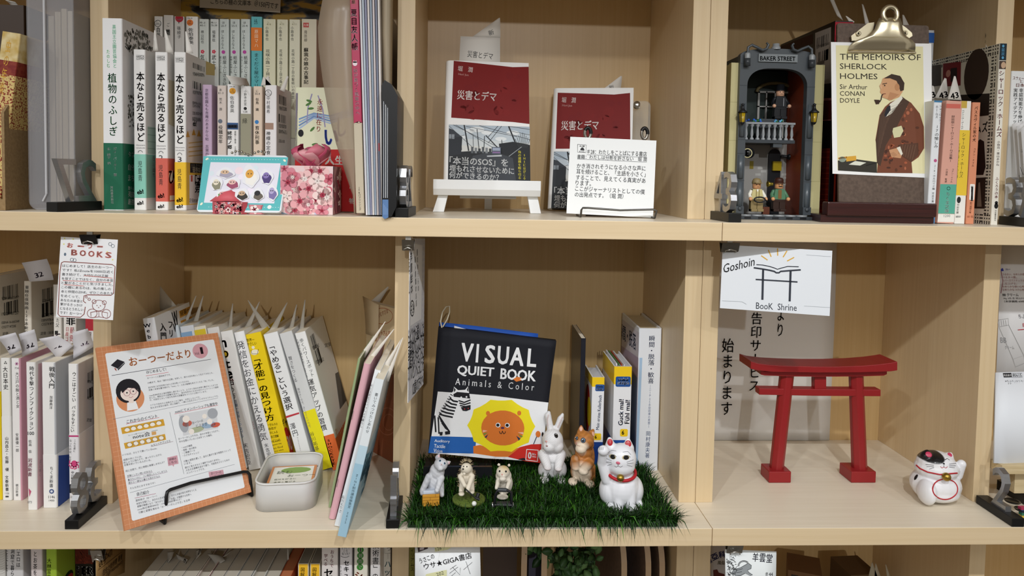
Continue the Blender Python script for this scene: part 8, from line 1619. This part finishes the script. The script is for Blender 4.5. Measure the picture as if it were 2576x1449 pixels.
beam([(641, 802, 868), (702, 802, 868)], Yt-5, Yt+5, 'centre_strut')
# far right compartment
def sheet4(nm, lab, cat, P, Ys, th=.4, c='e9e9ea'):
    Q = [W(*q, y) for q, y in zip(P, Ys)]; m = M(); m.sheet([[Q[0].lerp(Q[1], j/4) for j in range(5)], [Q[3].lerp(Q[2], j/4) for j in range(5)]], mat(c, .55), th)
    nn = (Q[1]-Q[0]).cross(Q[0]-Q[3]).normalized(); p = Pen(m, Q[3], Q[1]-Q[0], Q[0]-Q[3]); p.o += p.n*(th/2+.1); return m, p
z8 = lambda x, y: (2260+x/1.63, 560+y/1.63)
m, p = sheet4('x', '', '', [(2519, 614), (2640, 612), (2632, 945), (2506, 936)], [150, 150, 120, 120])
p.rect(2512, 700, 2640, 712, 'd8d4d4', 1)
def H8(tx, x0, y, x1, h, c, b=0): p.ht(tx, *z8(x0, y), *z8(x1, y), c, b, h/1.63, 3)
p.poly([z8(420, 190), z8(428, 186), z8(432, 198), z8(420, 200)], '3a3f9a', 2)
for i, tx in enumerate(('うるおい、なめらか感', 'つるすべ肌。', 'カバー力でナチュラル', 'に仕上げる。', 'なめらかな使い心地', 'なめらかなつけ心地')): H8(tx, 426, 212+i*12.6, 516 if i not in (1, 3) else 486, 9, 'a06a6a')
H8('BB クリーム', 427, 296, 492, 12, '2a2a2c', .012); H8('30g 3色 各 税込715円', 430, 311, 528, 9, '4a4a4c'); H8('（本体価格 650円）', 434, 323, 528, 9, '4a4a4c', .01); H8('PA++', 440, 192, 458, 8, '6a6a9a'); p.line([z8(421, 200), z8(428, 240), z8(420, 290)], 1.4, '8a3a4a', 2)
p.line([z8(405, 400), z8(450, 393), z8(452, 420), z8(412, 428), z8(405, 400)], 1, '9a9a9a', 2); [p.line([z8(412+i*9, 400), z8(415+i*9, 424)], .8, '9a9a9a', 2) for i in range(4)]
p.line([z8(412, 428), z8(470, 560), z8(515, 545), z8(452, 420)], 1, '9a9a9a', 2); p.line([z8(470, 560), z8(480, 592), z8(520, 575), z8(515, 545)], 1, '9a9a9a', 2); H8('BB', 418, 482, 442, 22, '8a8a8c'); H8('クリーム', 436, 512, 474, 14, '8a8a8c'); H8('ちふ', 492, 384, 520, 16, '55555a'); p.line([z8(490, 440), z8(530, 436)], 2, 'b8404a', 2); H8('B', 510, 420, 520, 14, 'b8404a')
tag(m.build('price_sheet'), 'printed price sheet with a pencil tube drawing at the right edge', 'paper')
m, p = sheet4('x', '', '', [(2504, 937), (2640, 933), (2640, 1170), (2500, 1165)], [88, 100, 56, 52], 3.0, 'e6eaf0')
p.rect(*z8(428, 617), *z8(466, 634), '26262a', 2); H8('商品番号', 431, 626, 463, 8, 'f0f0f0', .01); p.line([z8(466, 618), z8(506, 617), z8(508, 634), z8(466, 635)], .8, '55555a', 2); H8('80615', 468, 626, 504, 11, '3a3a3e', .005)
H8('※ちふれ UVリキッド', 437, 650, 530, 8, '55555a'); H8('ナチュラルメーキャップ', 448, 660, 540, 8, '55555a'); p.rrect(*z8(462, 722), *z8(540, 736), 3, 'e3b3b3', 2); H8('クリーム', 474, 729, 512, 10, '5a3a3a', .01); p.poly([z8(492, 748), z8(540, 742), z8(540, 830), z8(512, 832)], 'e9dfc8', 2); [p.line([z8(506, 772+i*8), z8(530, 770+i*8)], .8, '8a8478', 3) for i in range(3)]
for i, tx in enumerate(('＊1 メイク', '＊2【顔', '＊3 ホー')): H8(tx, 477, 914+i*12, 524, 8, '6a6a6e')
tag(m.build('booklet'), 'white product booklet leaning on the small wooden holder', 'booklet')
WL = noisy('holder_wood', 'c9b48a', 'dcc9a2', 3, .5, (8, 120, 120), .3, .7)
t = thing('wooden_holder', 'pale wooden holder propping up the white product booklet', 'stand', (W(2560, 1250, 70).x, 80, ZL))
m = M(); a, b = W(2514, 1190, 50), W(2650, 1166, 50); m.box((a.x, 46, a.z), (b.x, 66, W(2560, 1167, 50).z), WL); m.build('ledge', t, .6)
m = M(); a = W(2545, 1240, 62).x; m.box((a, 58, ZL+13), (a+70, 74, W(2560, 1192, 50).z), WL); m.build('post', t, .6)
t = thing('palette_box', 'flat black box with round dishes at the right photo edge', 'box', (W(2590, 1250, 70).x, 60, ZL))
m = M(); a = W(2521, 1262, 84).x; m.prism([(a+6, 30), (a+70, 20), (a+70, 110), (a+4, 100)], .3, 12.4, mat('141210', .35), Matrix.Translation((0, 0, ZL))); m.build('box', t, .8)
for px, py in ((2547, 1262), (2573, 1283)):
    q = WZ(px, py, ZL+12.6); m = M(); m.lathe([(0, .3), (6.5, .3), (8, 1.4), (8.6, 1.2), (8, 0), (0, 0)], mat('1c1a19', .12), Matrix.Translation((q.x, q.y, ZL+12.6)), 24); m.build('dish', t)
m = M(); q = W(2566, 1310, 16)
for i, c in enumerate(('b03a5a', '3a6a9a', '4a9a7a', 'd8b84a', 'd8803a')): m.box((q.x-1+i*.6, 14, ZL+.3+16-i*3.2-3), (q.x+20, 19, ZL+.3+16-i*3.2), mat(c, .5))
tag(m.build('eraser_block'), 'small rainbow striped block beside the black box', 'block')
number_stand('number stand 2 at the right end, beside the last lower divider', 591.5, 0.5, ZL, 1, '2', off=-2)
# ---------------------------------------------------------------- bottom row: only the upper ends of things show
def riser(x0, x1, y0, y1, z, lab):
    m = M(); m.box((x0, y0, ZB+.2), (x1, y1, z-.3), mat('cbbfa6', .6)); tag(m.build('book_riser'), lab, 'riser', 'risers in the bottom row')
Yq = 40.0; zt = W(100, 1366, Yq).z; zb3 = zt-188
riser(-700, X1l-3, Yq-2, 175, zb3, 'riser under the books at the bottom left corner')
GB = 'books at the bottom left corner'
def btm(xl, xr, lab, col, Y=Yq, d=128, g=GB, z=None, yt=1366, **k):
    z0 = zb3 if z is None else z
    return Book('paperback_book', lab, stand(xl, xr, yt, z0, Y=Y), d, col, group=g, r=1.4, **k)
b = btm(-20, 11.5, 'book showing layered page edges at the bottom left corner', 'd3d1cc'); [b.sp.line([(0, 1384+i*6), (6, 1383+i*6), (11, 1379+i*6)], .8, 'a8a6a2') for i in range(11)]
b = btm(14.5, 57, 'white book with black title, leftmost with lettering in the bottom row', 'd4d3d4'); s = b.sp; s.vt('ニセコスエロは', 47, 1330, 46, 1428, '2a2a2c', 10, .006); s.vt('洞窟で暮らすことに', 32, 1380, 30, 1505, '2a2a2c', 10, .006); s.vt('ことにした', 18, 1376, 17, 1438, '2a2a2c', 7, .006)
b = btm(76, 105, 'pinkish white book left of the green one in the bottom row', 'd8cecd'); b.sp.vt('とお茶をする', 89, 1386, 88, 1480, '3a3032', 10, .01)
b = btm(115, 141, 'bright green book in the bottom row', '9dbb3c'); b.sp.vt('大林宣彦', 124, 1404, 123, 1458, '2a3010', 11, .005); b.rt.disc(172, 1452, 14, '1c2a14', 1, ry=10); b.rt.disc(174, 1455, 11, 'b03028', 2, ry=7)
b = btm(187, 234, 'dark book with red hair picture and white capitals in the bottom row', '1a1512', 76); s = b.sp; s.rect(189, 1376, 236, 1418, '5a2014', 1); rnd = random.Random(3)
for _ in range(50): x = 190+rnd.random()*44; y = 1380+rnd.random()*34; s.line([(x, y), (x+4, y+3+rnd.random()*4)], 1, rnd.choice(('8a3420', '3a140c', '742a18')), 2)
s.vt('DIE', 197, 1422, 197, 1455, 'cfcac4', 11, .03); s.ht('ER', 206, 1436, 236, 1436, 'cfcac4', .04, 22); s.rect(222, 1378, 236, 1396, '4a423a', 3)
def fold_card(lab, P, Ys, c, th=.8):
    m, p = sheet4('x', '', '', P, Ys, th, c); return m, p
m, p = fold_card('', [(243, 1379), (315, 1378), (313, 1440), (243, 1470)], [8, 74, 74, 8], 'a5814f')
p.ht('数学×IT', 248, 1420, 284, 1384, '3a2612', .012, 15); p.line([(246, 1435), (306, 1388)], .8, '5a3f20', 3); p.ht('在住の技術書 著者', 258, 1442, 308, 1398, '3a2612', .004, 9); p.ht('(@masuipeo)', 268, 1446, 309, 1412, '3a2612', .004, 8)
tag(m.build('kraft_card'), 'kraft card with brown lettering hanging at the bottom left divider', 'card')
hang_clip('shiny binder clip on the kraft card with brown lettering', W(246, 1390, 9).x, 10, ZL-TH, 12, 13, mat('bdbab4', .2, 1))
# books with slips whose tops are seen from above
Yr2 = 22.0; zt2 = W(520, 1462, Yr2).z; zr2 = zt2-188
riser(X1r+2, W(744, 1449, 20).x, Yr2-2, 170, zr2, 'riser under the row of books with numbered slips')
bx = [345, 378, 414, 450, 486, 520, 556, 590, 626, 662, 698, 728]
cl = ['c9c5bc', 'd3cfc6', 'bfbbb2', 'd6d1c6', 'cdbfb6', 'b9b3aa', 'd3d0cc', 'b5b7b4', 'c3c2bc', 'a9a59a', 'b8532c']
nmz = ['beige grey', 'pale stone', 'mid grey', 'cream grey', 'crimson lined', 'warm grey', 'off white', 'green grey', 'light grey', 'dark stone', 'rust orange']
for i in range(11):
    o = bx[i]+14; fr = stand(bx[i], bx[i+1]-2, 1462, zr2, Y=Yr2)
    b = Book('paperback_book', '%s book of the row with numbered slips, seen from above at the bottom edge' % nmz[i], fr, 145, cl[i], pages='b9b2a4' if i != 10 else 'b06a44', group='books with numbered slips in the bottom row', hard=1 if i in (4, 8) else 0, t=.5 if i not in (4, 8) else 1.4)
    if i == 4: b.wrap(0, b.h+.05, '8c1f38', 'r')
sp_ = [((444, 1387), (456, 1395), (472, 1408), (456, 1436), 'third', (458, 1424, 468, 1410)), ((424, 1384), (440, 1384), (432, 1404), (420, 1420), 'first', None), ((496, 1380), (507, 1378), (506, 1392), (492, 1408), 'fourth', (496, 1390, 505, 1382)), ((480, 1410), (512, 1409), (562, 1434), (528, 1452), 'large fifth', (532, 1446, 548, 1432)), ((523, 1389), (555, 1392), (566, 1410), (545, 1424), 'sixth', (546, 1416, 554, 1402)), ((558, 1400), (584, 1380), (582, 1386), (566, 1400), 'narrow seventh', None), ((633, 1409), (636, 1412), (632, 1440), (622, 1452), 'eighth', (624, 1444, 630, 1434)), ((649, 1402), (652, 1406), (677, 1425), (650, 1456), 'ninth', (650, 1444, 662, 1428)), ((693, 1398), (702, 1404), (718, 1422), (706, 1450), 'tenth', (704, 1436, 711, 1424)), ((724, 1378), (727, 1378), (729, 1450), (722, 1446), 'upright last', None), ((728, 1420), (742, 1428), (734, 1446), (728, 1450), 'folded', (728, 1440, 732, 1430))]
for a, b_, c, d, nm_, tx in sp_:
    slip('%s curved slip from the left among the books in the bottom row' % nm_, [a, b_, c, d], [75, 75, 60, 60], 'a8a39a', curl=-3, txt=[('40', *tx, '1d1d1f', .01, 13)] if tx else None, group='numbered slips in the bottom row')
GR = 'books at the right of the bottom left compartment'
Yt3 = 34.0
for (xl, xr, lab) in ((749.5, 776, 'left of two yellow spined books in the bottom row'), (780, 805, 'right of two yellow spined books in the bottom row')):
    fr = stand(xl, xr, 1418, W(760, 1418, Yt3).z-148, Y=Yt3); b = Book('paperback_book', lab, fr, 100, 'e0d9c6', pages='7f7a6e', group=GR, r=1); s = b.sp; s.rect(xl+2.5, 1419, xr-2, 1490, 'e8b52c'); s.vt('図解', (xl+xr)/2-1, 1427, (xl+xr)/2-2, 1451, '2a2410', 11, .01)
z3 = W(900, 1366, Yt3).z-188
riser(W(806, 1400, Yt3).x, X2l-3, Yt3-2, 175, z3, 'riser under the books right of the yellow spined pair'); riser(W(747, 1400, Yt3).x, W(805, 1400, Yt3).x, Yt3-2, 145, W(760, 1418, Yt3).z-148, 'riser under the yellow spined pair')
b = btm(809, 850, 'white book with red and black lettering beside the yellow pair', 'd6d0cc', Yt3, g=GR, z=z3); s = b.sp; s.vt('おうちで', 836, 1383, 834, 1428, 'a83248', 10, .01); s.vt('学べる', 820, 1393, 819, 1424, 'a83248', 10, .01); s.vt('セキュリティ', 827, 1429, 824, 1580, '1d1a1c', 24, .03)
b = btm(855, 886, 'pale book with a small headline and bold black kana in the bottom row', 'd5d2d4', Yt3, g=GR, z=z3); s = b.sp
for i, tx in enumerate(('どうして', 'こう', 'なった？')): s.ht(tx, 861+(3 if i == 1 else -1), 1379+i*7, 876+(-2 if i == 1 else 4), 1379+i*7, '2a282a', .01, 6)
s.circ(868, 1396, 11, 1, '2a282a', 2, 6, 20, 160); s.vt('セキュリティ', 872, 1409, 869, 1500, '1d1a1c', 15, .025); s.vt('ちょっとした', 858, 1423, 857, 1470, '3a383a', 5)
b = btm(891, 925, 'white book with green discs of lettering in the bottom row', 'd8d4c6', Yt3, g=GR, z=z3); s = b.sp
for i, ch in enumerate('1週間で'): s.disc(907-i*.5, 1383+i*14.5, 8, '3a7a30', 1); s.ht(ch, 903-i*.5-(1 if i else -2), 1383+i*14.5, 911-i*.5+(1 if i else -2), 1383+i*14.5, 'e6ecd8', .01, 10, 3)
s.vt('シス', 903, 1437, 900, 1480, 'b04a30', 22, .03)
b = btm(932, 957, 'grey white book with large thin lettering in the bottom row', 'd0cdcc', Yt3, g=GR, z=z3); b.sp.vt('技術書」の読書術', 946, 1362, 942, 1518, '2a2628', 17, .004)
b = btm(962, 983, 'cream book with teal brush kana next to the bottom divider', 'd5cfc2', 68, g=GR, z=z3); s = b.sp; s.ht('つ', 973, 1381, 983, 1381, '4a4440', 0, 8); s.line([(968, 1379), (968, 1392), (983, 1392)], .8, '8a847a'); s.line([(976, 1392), (976, 1406)], .8, '8a847a'); s.vt('ハック', 976, 1409, 972, 1470, '2f8088', 17, .01)
# middle compartment below
b = btm(1029.5, 1043, 'narrow olive book beside the white rabbit shop card', '6f6a2c', 60, g=None, z=W(1036, 1366, 60).z-188); b.sp.vt('ウィリアムス', 1037, 1366, 1037, 1438, '23200c', 9, .006)
riser(X2r+2, W(1045, 1400, 60).x, 58, 190, W(1036, 1366, 60).z-188, 'riser under the narrow olive book')
m, p = fold_card('', [(1044, 1360), (1207, 1360), (1212, 1560), (1044, 1560)], [12, 12, 6, 6], 'e3e6e8', .6)
IK = '16161a'
p.ht('うさこの', 1055, 1412, 1092, 1398, IK, .012, 13, 3); p.ht('ウサ★GIGA書店', 1066, 1426, 1186, 1396, IK, .012, 16, 3); p.poly([(1093, 1372), (1150, 1368), (1125, 1383), (1094, 1388)], 'dcdcae', 2); p.ht('128', 1096, 1382, 1110, 1378, '4a4a3a', 0, 8, 3)
p.poly([(1050, 1376), (1078, 1372), (1076, 1380), (1052, 1389)], '3a2c2c', 2); p.poly([(1056, 1378), (1068, 1374), (1066, 1382), (1056, 1384)], 'b8aeb0', 3); p.poly([(1072, 1444), (1124, 1433), (1124, 1470), (1060, 1480)], 'dcdcae', 2); p.ht('202', 1098, 1446, 1116, 1440, '4a4a3a', 0, 9, 3)
for L in ([(1132, 1432), (1148, 1421)], [(1131, 1442), (1152, 1426)], [(1138, 1426), (1157, 1446), (1158, 1428)], [(1172, 1412), (1183, 1444)], [(1166, 1433), (1188, 1414)], [(1134, 1450), (1146, 1440)]): p.line(L, .9, '55585c', 3)
tag(m.build('shop_card'), 'white handwritten shop card with a black star at the bottom centre', 'card')
CV = noisy('rack_board', '6a5648', '7d6656', 4, .5, (6, 60, 60), .3, .7); CE = mat('b89c7c', .5)
t = thing('rack', 'dark wooden rack with curved dividers and leaves between them', 'rack', (80, 150, ZB))
m = M(); m.box((-50, 70, ZB+.3), (222, 245, ZB+14), CV); m.build('rack_base', t)
for (x, y, dx) in ((1310, 1408, 34), (1360, 1420, 34), (1560, 1400, -44), (1620, 1408, -40), (1655, 1390, -40)):
    q = W(x, y, 96); zt_ = -372; m = M(); prof = []
    for k in range(13): a = math.pi/2*k/12; prof.append((96+90*(1-math.sin(a)) if 0 else 88+70*(1-math.cos(a))*0+0, 0))
    G = [(86, ZB+14), (240, ZB+14), (240, zt_+2), (170, zt_+2)]+[(86+84*(1-math.sin(a)), zt_+2-70*(1-math.cos(a))) for a in [math.pi/2*k/10 for k in range(1, 11)]]
    V = [(q.x+dx*.25*(y_-86)/84, y_, z_) for y_, z_ in G]+[(q.x+7+dx*.25*(y_-86)/84, y_, z_) for y_, z_ in G]; n_ = len(G)
    m.add(V, [tuple(range(n_-1, -1, -1)), tuple(range(n_, 2*n_))], CV); m.add(V, [(i, (i+1) % n_, n_+(i+1) % n_, n_+i) for i in range(n_)], CE); m.build('curved_divider', t)
for (x0, x1, c, nm_, Y) in ((1215, 1300, '4a3c34', 'dark brown flat pack standing left in the rack', 120), (1330, 1372, '5d5a6a', 'slate blue sheet standing in the rack left of the leaves', 150), (1500, 1548, '8a90a0', 'pale blue sheet standing in the rack right of the leaves', 190), (1590, 1640, '5f5664', 'mauve sheet standing near the right of the rack', 150)):
    a, b_ = W(x0, 1420, Y), W(x1, 1420, Y); m = M(); m.box((a.x, Y, ZB+14.5), (b_.x, Y+3, -366), mat(c, .6)); tag(m.build('folder'), nm_, 'folder')
rnd = random.Random(6)
t = thing('artificial_plant', 'leafy green artificial plant in the dark rack below the grass mat', 'plant', (60, 110, ZB+14)); m = M(); LF = [mat(c, .5) for c in ('2a4a22', '35582c', '46693a', '1d3718', '5a7a48')]
def leaf(m, q, L, d, c):
    d = d.normalized(); s_ = d.cross(Vector((0, -1, .35))).normalized(); up_ = s_.cross(d); G = [[q+d*L*u-s_*w*L-up_*0, q+d*L*u+up_*w*L*.3, q+d*L*u+s_*w*L] for u, w in ((0, .03), (.25, .26), (.55, .32), (.8, .2), (1, .02))]
    m.sheet(G, c, .3)
for _ in range(170):
    px = 1388+rnd.random()**.8*112; py = 1376+rnd.random()*90; Y = 80+rnd.random()*50
    leaf(m, W(px, py, Y), 9+rnd.random()*7, Vector((rnd.uniform(-1, 1), rnd.uniform(-.8, .2), rnd.uniform(-1, .7))), rnd.choice(LF))
for _ in range(14): leaf(m, W(1335+rnd.random()*45, 1374+rnd.random()*30, 100), 10+rnd.random()*6, Vector((rnd.uniform(-1, 1), -.4, rnd.uniform(-1, .3))), rnd.choice(LF))
m.build('leaves', t)['kind'] = 'stuff'
m = M()
for x in (1400, 1440, 1475): a = W(x, 1440, 110); m.tube([(a.x*.6+30, 110, ZB+14.5), (a.x*.9+6, 108, -480), a], 1.6, mat('3a3420', .7), 8)
m.build('stems', t)
# right compartment below
m, p = fold_card('', [(1787, 1362), (1826, 1362), (1826, 1560), (1787, 1560)], [120, 120, 118, 118], 'c3c2c8', .6)
p.ht('亞', 1790, 1404, 1806, 1396, '33366e', .04, 16, 3); p.ht('科', 1808, 1396, 1824, 1393, '33366e', .04, 17, 3); p.ht('照', 1783, 1412, 1789, 1408, '33366e', .04, 14, 3); p.ht('風似', 1805, 1415, 1824, 1416, '8a8578', .02, 10, 3); p.poly([(1794, 1434), (1804, 1432), (1808, 1440), (1822, 1444), (1826, 1470), (1796, 1470)], '5a2218', 3)
tag(m.build('poster'), 'pale poster with bold violet characters behind the goat shop card', 'poster')
m, p = fold_card('', [(1824, 1382), (1953, 1387), (1950, 1560), (1826, 1560)], [14, 14, 10, 10], 'e2e7e8', .6)
for i, ch in enumerate('羊雲堂'): p.ht(ch, 1893+i*17.5, 1401+i*1.2, 1908+i*17.5, 1402+i*1.2, '24253a', .008, 22, 3)
p.ht('＃44', 1925, 1444, 1944, 1444, '2a2a32', 0, 10, 3)
GT = '2c2f33'
p.poly([(1846, 1432), (1862, 1428), (1876, 1420), (1882, 1416), (1890, 1422), (1889, 1430), (1880, 1434), (1884, 1440), (1893, 1446), (1888, 1449), (1874, 1442), (1862, 1448), (1850, 1449), (1840, 1442)], '9aa0a4', 3)
for r_ in (12, 14.5): p.circ(1871, 1423, r_, 1.2, GT, 4, r_*.9, 175, 320)
for L in ([(1846, 1432), (1862, 1428), (1876, 1420), (1882, 1416), (1890, 1422), (1889, 1430), (1880, 1434), (1884, 1440), (1893, 1446)], [(1874, 1442), (1862, 1448), (1850, 1449)], [(1846, 1432), (1840, 1442), (1848, 1452)], [(1856, 1434), (1868, 1430)], [(1852, 1440), (1866, 1438)]): p.line(L, 1.1, GT, 4)
rnd = random.Random(12)
for _ in range(60): x = 1830+rnd.random()*22; y = 1400+rnd.random()*50; p.line([(x, y), (x+rnd.uniform(-5, 5), y+rnd.uniform(-6, 3)), (x+rnd.uniform(-5, 7), y+rnd.uniform(-7, 5))], .9, GT, 4)
tag(m.build('shop_card'), 'white shop card with an ink drawing of a long horned goat', 'card')
hang_clip('grey binder clip on the goat shop card', W(1848, 1385, 12).x, 14, ZL-TH, 18, 11, mat('8d8b84', .3, .9))
zq = ZB+.3
for (x0, x1, y, Y, c, lab, r_) in ((1985, 2062, 1432, 190, '6a4a2c', 'tilted brown box low in the compartment under the red gate', -22), (2128, 2200, 1436, 190, '5a4228', 'brown carton low in the compartment under the round cat', 4)):
    a, b_ = W(x0, 1449, Y), W(x1, 1449, Y); zt_ = W((x0+x1)/2, y, Y).z; m = M(); T = Matrix.Translation(((a.x+b_.x)/2, Y, zq)) @ Matrix.Rotation(math.radians(r_), 4, 'Z'); w_ = (b_.x-a.x)/2
    m.box((-w_, -10, 0), (w_, 40, zt_-zq), mat(c, .7), T); m.box((-w_*.8, -10.3, (zt_-zq)*.86), (-w_*.4, -10, (zt_-zq)*.97), mat('2a2420', .6), T); tag(m.build('carton'), lab, 'box', 'cartons in the bottom right compartment')
for i, (x, y0) in enumerate(((2194, 1415), (2203, 1418), (2228, 1420))):
    slip('%s pointed dim slip low under the round cat' % ('left', 'middle', 'right')[i], [(x-1, y0), (x+1, y0), (x+13-i, 1449), (x-9+i*6, 1449)], 180, 'a39a86', group='dim slips under the round cat')
finish()
bpy.data.scenes.remove(GS)
